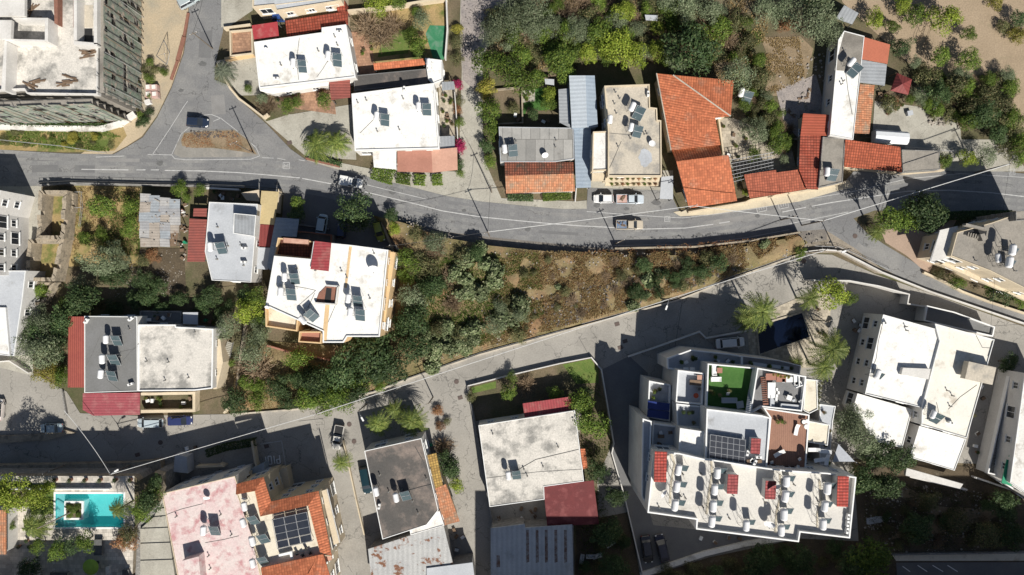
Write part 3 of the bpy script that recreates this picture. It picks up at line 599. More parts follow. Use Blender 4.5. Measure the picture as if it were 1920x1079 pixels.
T = bld('apartment_building', 'beige flat-roofed building with planted balconies facing the parked cars', 'building',
    [([(1133, 161), (1218, 158), (1219, 201), (1232, 203), (1233, 225), (1240, 226), (1241, 331), (1140, 331), (1140, 246)], 7.2, r_beige, 'par', .3, wall_c), ([(1112, 247), (1139, 246), (1140, 320), (1110, 321)], 6.6, r_white2, 'par', .25, wall_c)], wall=wall_c)
b = MB(); b.prism([(P(1210, 296, 6.9)[0]+1.15*cos(k*.45)*(1+.15*sin(3*k)), P(1210, 296, 6.9)[1]+1.6*sin(k*.45)*(1+.1*cos(5*k))) for k in range(14)], 6.92, 6.95); b.build('repair_patch', r_bluegrey, T, label='blue-grey repair patch')
for z, y0, y1 in ((5.0, 331, 341), (2.4, 342, 349)):
    bx(T, 'balcony', [(1136, y0), (1238, y0), (1236, y1), (1134, y1)], z-.5, z, wall_c)
bx(T, 'balcony', [(1110, 322), (1139, 322), (1139, 338), (1110, 338)], 3.0, 4.6, wall_c)
canopy('porch_roof', 'grey concrete porch roof right of the planted balconies', 'canopy', flat([(1240, 332), (1262, 330), (1262, 374), (1237, 373)], 3.0), r_bluegrey, th=.15)
# orange hip-roofed house
T = bld('house', 'large orange tiled hip-roofed house left of the white patio', 'house', [([(1236, 144), (1370, 156), (1366, 214), (1337, 217), (1346, 268), (1262, 278)], 4.2, tile_o, 'par', .1, wall_c)], wall=wall_c)
roofpart(T, 'roof', [(1231, 138, 4.8), (1262, 141, 4.9), (1370, 218, 5.6), (1341, 221, 5.3), (1351, 272, 4.9), (1258, 282, 4.7)], tile_o, u=(.2, 1, 0))
roofpart(T, 'roof', [(1262, 141, 4.9), (1376, 151, 4.7), (1370, 218, 5.6)], tile_o, u=(1, -.1, 0))
b = MB(); b.tube([P(1262, 141, 5.0), P(1316, 179.5, 5.35), P(1370, 218, 5.7)], .13, 6); b.build('ridge_cap', r_beige, T)
b = MB(); b.tube([P(1231, 138, 4.9), P(1258, 282, 4.8)], .12, 6); b.build('verge', r_beige, T)
T = bld('house', 'square orange tiled roof at the roadside with lichen patches', 'house', [([(1277, 306), (1360, 296), (1375, 368), (1298, 381)], 3.1, tile_o, 'par', .1, wall_c)], wall=wall_c)
roofpart(T, 'roof', [(1259, 281, 3.2), (1349, 272, 3.2), (1353, 292, 5.3), (1268, 303, 5.3)], tile_o, u=(1, .1, 0))
roofpart(T, 'roof', [(1268, 303, 5.3), (1366, 291, 5.3), (1382, 377, 3.6), (1292, 391, 3.6)], tile_o, u=(1, .12, 0))
T = thing('pergola', 'dark lattice pergola between the orange roofs and the white patio', 'pergola', P(1410, 310))
b = MB()
for i in range(12):
    x0 = 1373+i*6.5; b.tube([P(x0, 300-i*1.2, 2.7), P(x0+4, 345-i*2.2, 2.7)], .06, 4)
b.build('rafter', steel, T); b = MB()
for j in range(7): b.tube([P(1371, 300+j*7, 2.82), P(1450, 286+j*6, 2.82)], .05, 4)
b.build('lath', alu, T)
for x, y in ((1375, 302), (1448, 290), (1450, 325), (1379, 340)):
    b = MB(); b.box(*P(x, y, 0)[:2], 0, .12, .12, 2.7); b.build('post', steel, T)
# right-hand farm complex
T = bld('farmhouse', 'long narrow white flat-roofed house with bare concrete north end', 'house', [([(1583, 58), (1621, 68), (1600, 262), (1556, 254), (1572, 75)], 4.4, r_white, 'par', .15)])
b = MB(); b.prism(offset(ccw(PP([(1583, 59), (1620, 69), (1614, 136), (1563, 133)], 4.3)), .1), 4.28, 4.33); b.build('bare_roof', r_conc, T, label='weathered bare concrete half of the roof')
canopy('sheet_roof', 'orange sheet roof at the north-east corner of the long white house', 'canopy', [(1621, 70, 3.8), (1669, 84, 3.3), (1664, 120, 3.3), (1615, 111, 3.8)], mat('orange_sheet', (.46, .15, .09), (.42, .14, .085), .4, .6), u=(0, 1, 0))
canopy('sheet_roof', 'translucent grey sheet roof beside the long white house', 'canopy', [(1615, 112, 3.7), (1663, 121, 3.2), (1659, 161, 3.2), (1612, 155, 3.7)], metal, u=(0, 1, 0))
T = canopy('tiled_porch', 'long narrow orange tiled porch along the white farmhouse', 'canopy', [(1613, 158, 3.5), (1640, 160, 2.9), (1630, 251, 2.9), (1601, 250, 3.5)], tile_oldo, u=(0, 1, 0))
T = thing('gazebo', 'small maroon pyramid-roofed gazebo beside the gravel court', 'gazebo', P(1692, 157))
q = [(1682, 137), (1710, 149), (1703, 178), (1670, 170)]
for i in range(4): roofpart(T, 'roof', [(*q[i], 2.5), (*q[(i+1) % 4], 2.5), (1692, 158, 3.6)], maroon)
for x, y in q:
    b = MB(); X = P(x, y, 2.5); b.box(X[0]*.9985, X[1], 0, .14, .14, 2.4); b.build('post', wood, T)
T = bld('outbuilding', 'red corrugated L-shaped outbuilding roof behind the road wall', 'outbuilding', [([(1509, 217), (1556, 219), (1552, 252), (1537, 256), (1534, 346), (1506, 326)], 2.9, tile_r, 'par', .1, wall_c)], wall=wall_c)
roofpart(T, 'roof', [(1506, 213, 3.7), (1560, 216, 3.3), (1555, 255, 3.3), (1501, 254, 3.7)], mat('orange_red_sheet', (.42, .10, .06), (.36, .09, .05), .5, .7, kind='corr', kp=(.5, .5)), u=(0, 1, 0))
roofpart(T, 'roof', [(1501, 254, 3.6), (1543, 256, 3.2), (1534, 356, 3.2), (1513, 355, 3.4), (1498, 318, 3.6)], tile_r, u=(0, 1, 0))
bld('outbuilding', 'bare grey concrete outbuilding with a single solar heater by the road', 'outbuilding', [([(1543, 257), (1585, 260), (1580, 342), (1535, 352)], 3.7, r_conc, 'par', .15, wall_g)], win=False)
T = bld('garage', 'bright red tiled garage roof right of the grey concrete outbuilding', 'garage', [([(1588, 266), (1685, 279), (1687, 318), (1587, 309)], 3.2, tile_r, 'par', .1, wall_c)], wall=wall_c)
roofpart(T, 'roof', [(1585, 262, 3.9), (1688, 276, 3.9), (1691, 323, 3.3), (1583, 313, 3.3)], mat('bright_roof_tiles', (.45, .115, .06), (.39, .10, .05), .6, .8, kind='tile', kp=(.45, .5, .06, .45)), u=(1, -.1, 0))
bld('outbuilding', 'plain grey concrete flat roof right of the red tiled garage', 'outbuilding', [([(1691, 281), (1762, 283), (1763, 318), (1693, 323)], 3.0, r_conc, 'par', .1, wall_g)], win=False)
T = bld('tiled_shelter', 'pair of orange tiled roofs along the cream road wall', 'outbuilding', [([(1398, 332), (1498, 320), (1506, 352), (1408, 366)], 2.6, tile_r, 'par', .1, wall_c)], wall=wall_c, win=False)
roofpart(T, 'roof', [(1395, 328, 3.2), (1455, 319, 3.2), (1463, 364, 2.8), (1406, 372, 2.8)], mat('orange_red_tiles', (.44, .13, .075), (.38, .11, .065), .6, .8, kind='tile', kp=(.45, .5, .05, .5)), u=(1, .12, 0))
roofpart(T, 'roof', [(1455, 324, 3.1), (1500, 318, 3.1), (1511, 355, 2.75), (1464, 364, 2.75)], MATS['orange_red_tiles'], u=(1, .12, 0))
canopy('shed_roof', 'small grey and rusty sheet shed at the edge of the ploughed field', 'shed', [(1583, 10, 2.4), (1610, 25, 2.4), (1598, 46, 2.1), (1567, 35, 2.1)], metal)
# right edge grey apartment house
T = bld('apartment_building', 'grey flat-roofed apartment house with steel-railed balconies at the right edge', 'building',
    [([(1795, 436), (1860, 418), (1905, 402), (1980, 402), (1980, 560), (1920, 540), (1856, 508), (1783, 480)], 9.8, r_conc, 'par', .2, wall_c),
     ([(1905, 396), (1980, 390), (1980, 410), (1905, 414)], 11.2, r_conc, 'par', .2, wall_g)], wall=wall_c)
for z, d in ((8.6, 0), (5.8, 0), (3.0, 0)):
    bx(T, 'balcony_slab', [(1762+d, 432), (1796, 424), (1783, 484), (1743+d, 491)], z-.25, z, wall_w)
    b = MB(); b.tube([P(1762, 433, z+1), P(1745, 490, z+1)], .05, 4); b.tube([P(1762, 433, z+.5), P(1745, 490, z+.5)], .04, 4); b.build('railing', alu, T)
bx(T, 'balcony_slab', [(1783, 486), (1858, 514), (1985, 568), (1985, 590), (1850, 533), (1765, 496)], 3.6, 4.4, wall_c)
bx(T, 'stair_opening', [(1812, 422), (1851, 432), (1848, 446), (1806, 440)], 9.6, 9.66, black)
bx(T, 'stair_wall', [(1812, 419), (1855, 429), (1854, 433), (1811, 423)], 9.6, 10.6, r_conc)
bx(T, 'stair_wall', [(1838, 440), (1846, 438), (1851, 450), (1843, 452)], 9.6, 10.8, r_conc)
for k in range(5): bx(T, 'stair_step', [(1816+k*4.5, 436+k), (1818+k*4.5, 436+k), (1816+k*4.5, 444+k), (1814+k*4.5, 443+k)], 9.6, 9.8+k*.1, r_conc)
# white double house, right
T = bld('apartment_building', 'big white double house with cream right half and lower roofs to the south', 'building',
    [([(1656, 590), (1765, 620), (1728, 765), (1622, 739)], 6.6, r_white, 'par', .2), ([(1753, 607), (1865, 637), (1813, 822), (1728, 797), (1729, 764), (1762, 640)], 6.9, r_cream2, 'par', .2),
     ([(1608, 738), (1711, 768), (1692, 840), (1640, 828), (1600, 764)], 4.2, r_white, 'par', .15), ([(1724, 799), (1812, 824), (1790, 883), (1706, 858)], 4.4, r_white, 'par', .15),
     ([(1738, 573), (1790, 585), (1866, 613), (1862, 632), (1733, 602)], 3.0, r_grey, 'par', .5, wall_w)])
bx(T, 'roof_box', [(1693, 690), (1745, 692), (1741, 712), (1690, 703)], 6.4, 7.3, wall_w)
b = MB(); X = P(1838, 700, 8.6); b.box(X[0], X[1], 7.4, 4.9, 3.1, 1.3, -.22); b.build('roof_cabin', r_beige, T)
bx(T, 'balcony_slab', [(1700, 878), (1806, 908), (1800, 917), (1698, 892)], 2.4, 3.0, wall_w)
for x, y in ((1765, 640), (1745, 700)): pass
T = bld('row_house', 'white row house with green awnings cut by the right edge', 'building', [([(1922, 700), (1990, 715), (1975, 960), (1894, 905)], 6.6, r_white2, 'par', .2), ([(1893, 706), (1912, 708), (1884, 896), (1852, 888)], 3.2, wall_g, 'par', .8)], sp=4)
for pts in ([(1899, 828), (1915, 832), (1914, 862), (1892, 857)], [(1888, 862), (1905, 866), (1897, 912), (1878, 906)]):
    roofpart(T, 'awning', [(*pts[0], 5.6), (*pts[1], 5.6), (*pts[2], 5.6), (*pts[3], 5.6)], greenp)
# --- west side
bld('apartment_building', 'tall white apartment house cut by the left edge, windows facing the ruins', 'building', [([(-150, 352), (0, 357), (-12, 400), (-12, 516), (-150, 520)], 8.6, r_white, 'par', .3)], sp=2.6)
bld('house', 'pale grey roofed house with solar panels at the left edge below the white block', 'house', [([(-80, 507), (48, 508), (42, 560), (26, 668), (-80, 660)], 5.2, r_bluegrey, 'par', .2), ([(-80, 577), (10, 577), (18, 668), (-80, 655)], 5.5, r_white, 'par', .12)])
def ruin(label, px, z, th=.7):
    T = thing('ruined_building', label, 'ruin', P(*px[0]), group='roofless stone ruins')
    p = ccw(PP(px, z)); n = len(p); q = offset(p, th)
    for i in range(n):
        j = (i+1) % n; b = MB(); m_ = 10; 
        for k in range(m_):
            t0, t1 = k/m_, (k+1)/m_; L = lambda a, c, t: (a[0]+(c[0]-a[0])*t, a[1]+(c[1]-a[1])*t)
            h = z-.9*abs(mn.noise((i*3.1, k*.7, z)))-(.8 if (k*7+i) % 9 == 4 else 0)
            b.prism([L(p[i], p[j], t0), L(p[i], p[j], t1), L(q[i], q[j], t1), L(q[i], q[j], t0)], 0, h)
        b.build('wall', wall_s, T)
    b = MB(); b.face([(x, y, .05) for x, y in q]); b.build('floor', drygrass, T)
    return T
ruin('roofless beige stone ruin with a green weedy floor beside the main road', [(72, 357), (124, 357), (118, 449), (66, 449)], 3.2)
ruin('lower roofless stone ruin with a sandy floor, south of the first ruin', [(52, 449), (118, 449), (102, 528), (44, 528)], 3.0)
ruin('small collapsed stone enclosure beneath the two larger ruins', [(42, 530), (102, 530), (78, 572), (40, 572)], 2.0, .5)
ruin('narrow side chamber of crumbling stone right of the first ruin', [(119, 362), (137, 362), (135, 398), (119, 398)], 1.6, .4)
canopy('shed_roof', 'patchwork of grey corrugated sheets over an old shed beside the dry garden', 'shed', [(263, 364, 2.9), (310, 373, 2.9), (332, 377, 2.7), (337, 420, 2.6), (330, 462, 2.6), (263, 462, 2.8)], MATS['rust'] if 'rust' in MATS else wood, u=(1, 0, 0))
PM_ = [mat('old_sheet_%s' % n_, c_, tuple(k*.82 for k in c_), .6, .75, kind='corr', kp=(.5, .15), stain=(.30, .22, .17), st=(.6, .7), stsc=.7, fine=.35) for n_, c_ in (('pale', (.46, .45, .44)), ('mid', (.37, .37, .38)), ('blue', (.36, .39, .42)), ('brown', (.42, .37, .32)))]
for j_ in range(6):
    for i_ in range(4):
        x0_, y0_ = 262+i_*18.5+rnd.uniform(-1, 1), 363+i_*3.5*(1-j_/6)+j_*16.6
        if i_ == 3 and j_ in (4, 5): continue
        if x0_ > 318 and j_ > 4: continue
        a_ = rnd.uniform(-1, 1); z_ = 3.02+.03*((i_*5+j_*3) % 4); w_, h_ = 19.5+rnd.uniform(-1, 2), 17.5+rnd.uniform(-1, 2)
        roofpart(TH[-1], 'sheet', [(x0_, y0_, z_), (x0_+w_, y0_+a_+1, z_-.03), (x0_+w_+a_, y0_+h_, z_-.06), (x0_+a_, y0_+h_-a_, z_-.03)], PM_[(i_*2+j_*3+(i_*j_) % 3) % 4], .03, (0, 1, 0))
for _ in range(26):
    X = P(rnd.uniform(266, 330), rnd.uniform(372, 458), 3.2); b = MB(); b.box(X[0], X[1], 3.1, rnd.uniform(.15, .35), rnd.uniform(.12, .25), .14, rnd.uniform(0, 3)); b.build('weight_stone', stone, TH[-1])
bx(TH[-1], 'wall', [(266, 370), (326, 380), (326, 458), (266, 458)], 0, 2.4, wall_s)
T = bld('house', 'pale grey roofed house with a raised roof room, south of the main road', 'house',
    [([(392, 379), (483, 383), (471, 530), (397, 526), (384, 472)], 5.0, r_bluegrey, 'par', .15), ([(438, 400), (480, 404), (477, 444), (437, 438)], 6.8, metal, 'par', .1, wall_w, 4.8)])
canopy('sheet_roof', 'long dull red corrugated roof left of the pale grey house', 'canopy', flat([(355, 410), (389, 412), (384, 491), (351, 491)], 3.2), rust_corr, u=(0, 1, 0))
canopy('sheet_roof', 'short red corrugated roof square above the long dull red one', 'canopy', flat([(363, 391), (388, 391), (387, 407), (362, 406)], 3.0), rust_corr, u=(0, 1, 0))
canopy('awning', 'faded yellow canvas awning between the pale grey house and the yard', 'awning', [(490, 358, 3.0), (523, 360, 3.0), (514, 422, 3.3), (485, 420, 3.3)], mat('yellow_canvas', (.55, .44, .24), (.5, .4, .22), .8, .85))
canopy('sheet_roof', 'dark red sheet roof below the yellow awning', 'canopy', flat([(484, 421), (514, 422), (508, 463), (479, 462)], 3.0), maroon)
canopy('sheet_roof', 'white sheet roof between the grey house and the white apartment house', 'canopy', flat([(478, 464), (508, 465), (502, 506), (475, 504)], 3.0), r_bluegrey)
canopy('awning', 'beige canvas shade beside the main road fence', 'awning', [(452, 362, 2.6), (486, 356, 2.6), (486, 378, 2.4), (462, 376, 2.4)], sandcloth)
canopy('carport', 'blue-grey sheet carport left of the shaded courtyard', 'canopy', flat([(517, 408), (561, 411), (556, 445), (528, 443), (507, 508), (500, 500)], 3.2), metal_b, u=(0, 1, 0))
T = bld('garage', 'dark shaded garage with brick parapet in front of the white apartment house', 'garage', [([(552, 432), (622, 440), (621, 460), (549, 452)], 2.9, r_dark, 'par', .5, wall_g, -.3, rope)], win=False)
# central white apartment house
T = bld('apartment_building', 'white apartment house with red corrugated roof patch and ochre stairwell in the centre left', 'building',
    [([(588, 453), (660, 460), (728, 469), (712, 632), (651, 632), (644, 643), (605, 643), (605, 622), (498, 571+3), (514, 480), (583, 486)], 11.0, r_white, 'par', .3, wall_y, -.3, white),
     ([(497, 575), (560, 585), (557, 622), (498, 613)], 9.3, r_cream, 'par', 1.0, wall_y), ([(561, 622), (604, 622), (602, 645), (559, 642)], 9.3, terra_roof, 'par', .9, wall_y),
     ([(521, 446), (590, 453), (583, 486), (514, 479)], 9.2, brown_tile, 'par', .9, wall_y)], wall=wall_y, sp=3.4)
roofpart(T, 'sheet_roof', [(590, 452, 11.25), (621, 456, 11.25), (616, 509, 11.35), (582, 505, 11.35)], red_corr, u=(0, 1, 0))
b = MB(); b.prism(PP([(531, 446), (578, 450), (577, 458), (531, 455)], 10.0), 9.3, 9.9); b.build('tiled_ledge', salmon_roof, T)
bx(T, 'stairwell_floor', [(611, 537), (632, 539), (629, 568), (592, 566), (598, 550)], 10.75, 10.85, rope)
bx(T, 'stairwell_painted_shadow', [(612, 540), (622, 541), (620, 567), (608, 567)], 10.86, 10.87, black)  # thin black slab painted in for the shadow inside the stairwell
for a in ([(611, 534), (634, 536), (634, 539), (611, 537)], [(632, 537), (635, 537), (631, 571), (628, 570)], [(590, 567), (630, 570), (630, 573), (590, 570)]): bx(T, 'stairwell_wall', a, 10.7, 11.5, wall_w)
bx(T, 'ochre_band', [(610, 572), (618, 572), (612, 640), (604, 640)], 10.74, 10.80, wall_y)
bx(T, 'ochre_band', [(655, 461), (660, 461), (650, 540), (646, 540)], 10.74, 10.80, wall_y)
for z in (8, 5, 2.2):
    bx(T, 'balcony', [(731, 472), (741, 474), (722, 605), (713, 604)], z-.3, z+.8, wall_y)
# houses south-west
T = bld('house', 'grey roofed house with a row of three solar heaters and red side roofs', 'house', [([(158, 593), (257, 594), (258, 734), (158, 737)], 5.6, r_grey, 'par', .12)])
roofpart(T, 'side_roof', [(128, 594, 4.0), (158, 594, 5.0), (157, 727, 5.0), (127, 727, 4.0)], mat('red_ribbed_sheet', (.44, .12, .09), (.38, .10, .08), .5, .6, kind='corr', kp=(.45, .45)), u=(1, 0, 0))
roofpart(T, 'front_roof', [(155, 738, 3.6), (262, 737, 3.6), (262, 778, 3.2), (175, 780, 3.2), (155, 769, 3.2)], mat('rose_sheet', (.32, .075, .09), (.29, .07, .085), .5, .7, kind='corr', kp=(.5, .35), stain=(.38, .15, .15), st=(.5, .66), stsc=.5), u=(0, 1, 0))
T = bld('house', 'stained white flat-roofed house with balcony right of the grey roofed one', 'house', [([(259, 609), (329, 609), (330, 613), (400, 617), (398, 729), (365, 733), (259, 734)], 5.4, r_stain, 'par', .3)])
bx(T, 'balcony', [(264, 737), (366, 735), (366, 740), (264, 742)], 2.0, 3.9, wall_c)
bx(T, 'balcony', [(264, 769), (365, 768), (365, 773), (264, 775)], 0, 1.6, wall_c)
bx(T, 'balcony', [(361, 738), (366, 738), (366, 773), (361, 773)], 0, 1.8, wall_c)
bx(T, 'side_wing', [(400, 635), (413, 636), (418, 680), (406, 730), (400, 730)], 0, 3.6, wall_c)
canopy('sheet_roof', 'small white and blue sheet box roof behind the stained white house', 'shed', flat([(343, 586), (371, 586), (371, 609), (343, 608)], 3.0), r_bluegrey)
bld('outbuilding', 'low shaded outbuilding with clutter behind the stained white house', 'outbuilding', [([(262, 583), (340, 584), (340, 606), (262, 604)], 2.4, r_grey, 'par', .3, wall_g)], win=False)
# south row
T = bld('house', 'long flat house with a pink flaking roof at the bottom', 'building', [([(303, 926), (440, 893), (470, 990), (494, 1110), (342, 1130)], 8.6, r_pink, 'par', .2, wall_w, -.3, wall_c)])
bx(T, 'stair_box', [(341, 1052), (372, 1044), (378, 1100), (348, 1100)], 8.3, 10.6, r_pink)
T = bld('villa', 'cream villa with orange tiled hip roofs around a solar panel terrace', 'building',
    [([(443, 925), (478, 921), (488, 968), (578, 948), (602, 1040), (612, 1120), (496, 1120), (470, 1000)], 9.6, r_cream, 'par', .2, wall_c),
     ([(444, 911), (494, 897), (507, 940), (597, 923), (622, 1044), (600, 1042), (578, 948), (488, 968), (478, 920)], 9.4, r_cream, 'par', .2, wall_c)], wall=wall_c, sp=3)
for pts in ([(443, 908, 10.2), (494, 895, 10.2), (478, 921, 11.0), (442, 928, 11.0)], [(494, 895, 10.2), (508, 941, 10.2), (488, 969, 11.0), (478, 921, 11.0)], [(508, 941, 10.2), (597, 921, 10.2), (578, 948, 11.0), (488, 969, 11.0)],
            [(597, 921, 10.2), (622, 1043, 10.2), (600, 1036, 11.0), (578, 948, 11.0)], [(489, 1065, 10.6), (597, 1041, 10.6), (590, 1085, 11.3), (494, 1100, 11.3)], [(597, 1041, 10.6), (606, 1040, 10.2), (625, 1100, 10.2), (577, 1078, 11.3)]):
    a, b_ = P(*pts[0]), P(*pts[1]); roofpart(T, 'tiled_roof', pts, tile_o, u=(b_[0]-a[0], b_[1]-a[1], 0))
roofpart(T, 'porch_roof', [(600, 1034, 8.6), (621, 1042, 8.0), (622, 1050, 8.0), (604, 1058, 8.6)], salmon_roof)
for z in (8.2, 5.4, 2.6):
    bx(T, 'balcony', [(603, 921), (612, 918), (636, 1018), (626, 1022)][0:4], z-.25, z+.05, wall_c)
    b = MB(); b.tube([P(613, 917, z+1), P(637, 1018, z+1)], .09, 4); b.build('balcony_rail', wall_w, T)
bx(T, 'terrace_roof', [(498, 893), (537, 876), (545, 920), (512, 932)], 0, 2.3, wall_c)
bx(T, 'low_wing', [(470, 880), (495, 868), (497, 893), (476, 900)], 0, 2.2, metal_b)
bx(T, 'low_wing', [(420, 900), (470, 884), (470, 897), (440, 905)], 0, 3, wall_c)
bx(T, 'terrace_bench', [(522, 1040), (547, 1034), (549, 1048), (545, 1048), (543, 1040), (523, 1044)], 9.4, 10.1, white)
T = bld('house', 'dark bitumen-roofed house between the two southern lanes', 'house', [([(683, 846), (790, 822), (822, 957), (800, 985), (717, 1012)], 6.2, r_dark, 'par', .12, wall_w)])
T2 = thing('side_roof', 'tiled side roof strip, ochre above and orange below, beside the dark roofed house', 'canopy', P(825, 915))
roofpart(T2, 'ochre_tiles', [(798, 855, 4.4), (818, 850, 4.0), (831, 912, 4.0), (812, 917, 4.4)], yel_tile, u=(1, .2, 0))
roofpart(T2, 'orange_tiles', [(815, 917, 4.4), (836, 908, 3.9), (862, 978, 3.7), (831, 986, 4.2)], tile_oldo, u=(1, .2, 0))
b = MB(); b.prism(offset(ccw(PP([(800, 858), (816, 853), (858, 976), (832, 982)], 3.8)), .3), 0, 3.5); b.build('wall', wall_c, T2)
bld('outbuilding', 'white block with a bluish shaded roof below the dark roofed house', 'outbuilding', [([(764, 976), (824, 959), (833, 986), (770, 1004)], 5.2, r_white2, 'par', .15)])
bld('warehouse', 'warehouse with rust-streaked corrugated roof at the bottom, left of the dark lane', 'warehouse', [([(690, 1030), (768, 1005), (832, 987), (850, 1060), (850, 1120), (700, 1120)], 4.6, metal_rust, 'over', .2, wall_g)], win=False)
bld('outbuilding', 'low white roof at the foot of the rusty warehouse', 'outbuilding', [([(800, 1066), (886, 1055), (895, 1120), (800, 1120)], 4.9, r_bluegrey, 'over', .2, wall_g)], win=False)
T = bld('house', 'stained white flat-roofed house with red roofs at opposite corners', 'house', [([(897, 798), (1078, 770), (1095, 903), (1020, 913), (1021, 937), (918, 951)], 4.6, r_stain, 'par', .12, wall_w)])
canopy('veranda_roof', 'red sheet veranda roof on the north side of the stained white house', 'canopy', flat([(980, 757), (1071, 744), (1075, 769), (984, 785)], 3.8), red_corr)
canopy('veranda_roof', 'large maroon sheet roof at the south-east corner of the stained white house', 'canopy', flat([(1019, 913), (1113, 901), (1123, 983), (1026, 988)], 3.8), mat('maroon_sheet', (.15, .028, .03), (.125, .025, .027), .4, .7, stain=(.22, .06, .06), st=(.5, .65), stsc=.5))
canopy('porch_roof', 'tiny orange tiled porch on the right wall of the stained white house', 'canopy', [(1088, 842, 3.2), (1097, 842, 3.0), (1102, 878, 3.0), (1093, 880, 3.2)], tile_o, u=(0, 1, 0), posts=False)
bx(TH[-1], 'bracket', [(1089, 845), (1094, 845), (1098, 876), (1093, 876)], 2.6, 2.9, wood)
T = bld('warehouse', 'corrugated metal warehouse with rusty stripes at the bottom centre', 'warehouse', [([(920, 991), (984, 983), (985, 990), (1073, 984), (1076, 1120), (920, 1120)], 4.4, mat('grey_ribbed_sheet', (.55, .56, .56), (.47, .48, .49), .3, .6, kind='corr', kp=(.9, .2), stain=(.35, .34, .32)), 'over', .15, wall_g)], win=False)
for i, x in enumerate((989, 1007, 1024, 1042, 1060)):
    b = MB(); b.prism(PP([(x-2.6, 994), (x+2.6, 994), (x+3.4, 1054), (x-2.2, 1056)], 4.43), 4.4, 4.425); b.build('rusty_strip', mat('rust', (.18, .09, .06), (.36, .33, .31), 1.5, .9, fine=.5), T)
b = MB(); b.prism(PP([(931, 1042), (937, 1042), (938, 1064), (931, 1064)], 4.43), 4.4, 4.425); b.build('rusty_strip', MATS['rust'], T)
# --- the big stepped apartment complex
J = [([(1226, 846), (1274, 850), (1321, 861), (1334, 862), (1437, 878), (1472, 882), (1551, 887), (1606, 895), (1594, 1010), (1501, 999), (1498, 1017), (1305, 993), (1306, 975), (1214, 962)], 16.0, mat('apartment_roof', (.70, .67, .61), (.58, .56, .53), .12, .85, .1, 6, (.38, .35, .31), (.55, .75), .2, .3), 'par', .9),
     ([(1325, 767), (1428, 779), (1445, 784), (1438, 879), (1322, 862)], 15.2, r_bluegrey, 'par', .35),
     ([(1431, 765), (1518, 778), (1511, 884), (1436, 876), (1444, 784)], 13.4, deck_m, 'par', .25),
     ([(1327, 682), (1418, 690), (1406, 777), (1324, 766)], 12.3, turf, 'par', 1.0),
     ([(1420, 690), (1512, 706), (1504, 772), (1430, 764), (1406, 777)], 13.5, mat('roof_terrace_floor', (.22, .22, .225), (.19, .19, .19), .4, .8), 'par', .9),
     ([(1271, 694), (1320, 700), (1318, 760), (1267, 755)], 11.2, r_bluegrey, 'par', .9), ([(1268, 757), (1322, 763), (1318, 803), (1270, 801)], 11.4, r_bluegrey, 'par', .3),
     ([(1275, 803), (1322, 810), (1320, 860), (1272, 852)], 14.2, r_white, 'par', .3), ([(1217, 714), (1258, 722), (1256, 791), (1214, 783)], 8.2, r_bluegrey, 'par', .9),
     ([(1224, 794), (1271, 800), (1270, 848), (1222, 842)], 11.2, r_bluegrey, 'par', .8), ([(1251, 672), (1295, 656), (1370, 664), (1392, 668), (1392, 690), (1322, 682), (1318, 700), (1252, 692)], 8.4, r_bluegrey, 'par', .9),
     ([(1392, 668), (1460, 676), (1502, 686), (1500, 702), (1392, 688)], 8.0, mat('dull_grey_terrace', (.30, .28, .27), (.26, .25, .24), .5), 'par', .2), ([(1511, 711), (1532, 713), (1534, 768), (1518, 776), (1506, 770)], 11.6, r_cream, 'par', .2),  # first terrace here has a darker grey floor than its neighbours
     ([(1517, 790), (1556, 797), (1552, 836), (1512, 829)], 12.6, r_cream, 'par', .2), ([(1537, 758), (1567, 762), (1562, 790), (1553, 890), (1537, 888)], 10.0, r_bluegrey, 'par', .2),
     ([(1205, 785), (1222, 790), (1220, 842), (1224, 850), (1214, 955), (1203, 930)], 13.0, r_bluegrey, 'par', .5)]
T = bld('apartment_building', 'large stepped white apartment complex with rows of roof water tanks', 'apartment block', J, sp=3.3)
JT = T
def tilebox(x0, y0, x1, y1, z, m, name):
    b = MB(); p = [(x0, y0), (x1, y0+1), (x1-2, y1), (x0-2, y1-1)]; q = ccw(PP(p, z)); b.prism(offset(q, .05), z-1.9, z-.14)
    b.build(name+'_wall', wall_w, T); b = MB(); b.slab([(x, y, z) for x, y in q], .12, (0, 1, 0)); b.build(name, m, T)
red_t = mat('bright_red_tiles', (.46, .07, .05), (.40, .06, .045), .6, .7, kind='tile', kp=(.5, .5, .06, .45)); dred = mat('dusty_red_tiles', (.38, .09, .09), (.34, .08, .08), .6, .8, kind='tile', kp=(.5, .5, .06, .5))
for a in ((1228, 847, 1251, 905, 17.2, red_t), (1571, 893, 1592, 951, 17.2, red_t), (1365, 890, 1385, 927, 17.0, dred), (1436, 902, 1456, 937, 17.0, dred)):
    tilebox(*a, 'tiled_hood')
tilebox(1409, 822, 1427, 852, 16.2, dred, 'tiled_hood')
roofpart(T, 'blue_panel_roof', [(1215, 752, 8.5), (1256, 757, 8.5), (1255, 771, 8.6), (1214, 767, 8.6)], blue_panel)
roofpart(T, 'blue_panel_roof', [(1214, 768, 8.5), (1255, 772, 8.5), (1254, 787, 8.6), (1213, 782, 8.6)], blue_panel)
for a, z in (([(1407, 727), (1412, 728), (1420, 775), (1413, 777)], 12.9),):
    pass
def stairs(T, A, B, wpx, z0, z1, n, m, name='step'):
    b = MB()
    for i in range(n):
        t = (i+.5)/n; x, y = A[0]+(B[0]-A[0])*t, A[1]+(B[1]-A[1])*t; z = z0+(z1-z0)*(i+1)/n; X = P(x, y, z)
        L = hypot(B[0]-A[0], B[1]-A[1])/10/n; b.box(X[0], X[1], z-.1, wpx/10, L*.72, .1, atan2(-(B[1]-A[1]), B[0]-A[0])-pi/2)
    b.build(name, m, T)
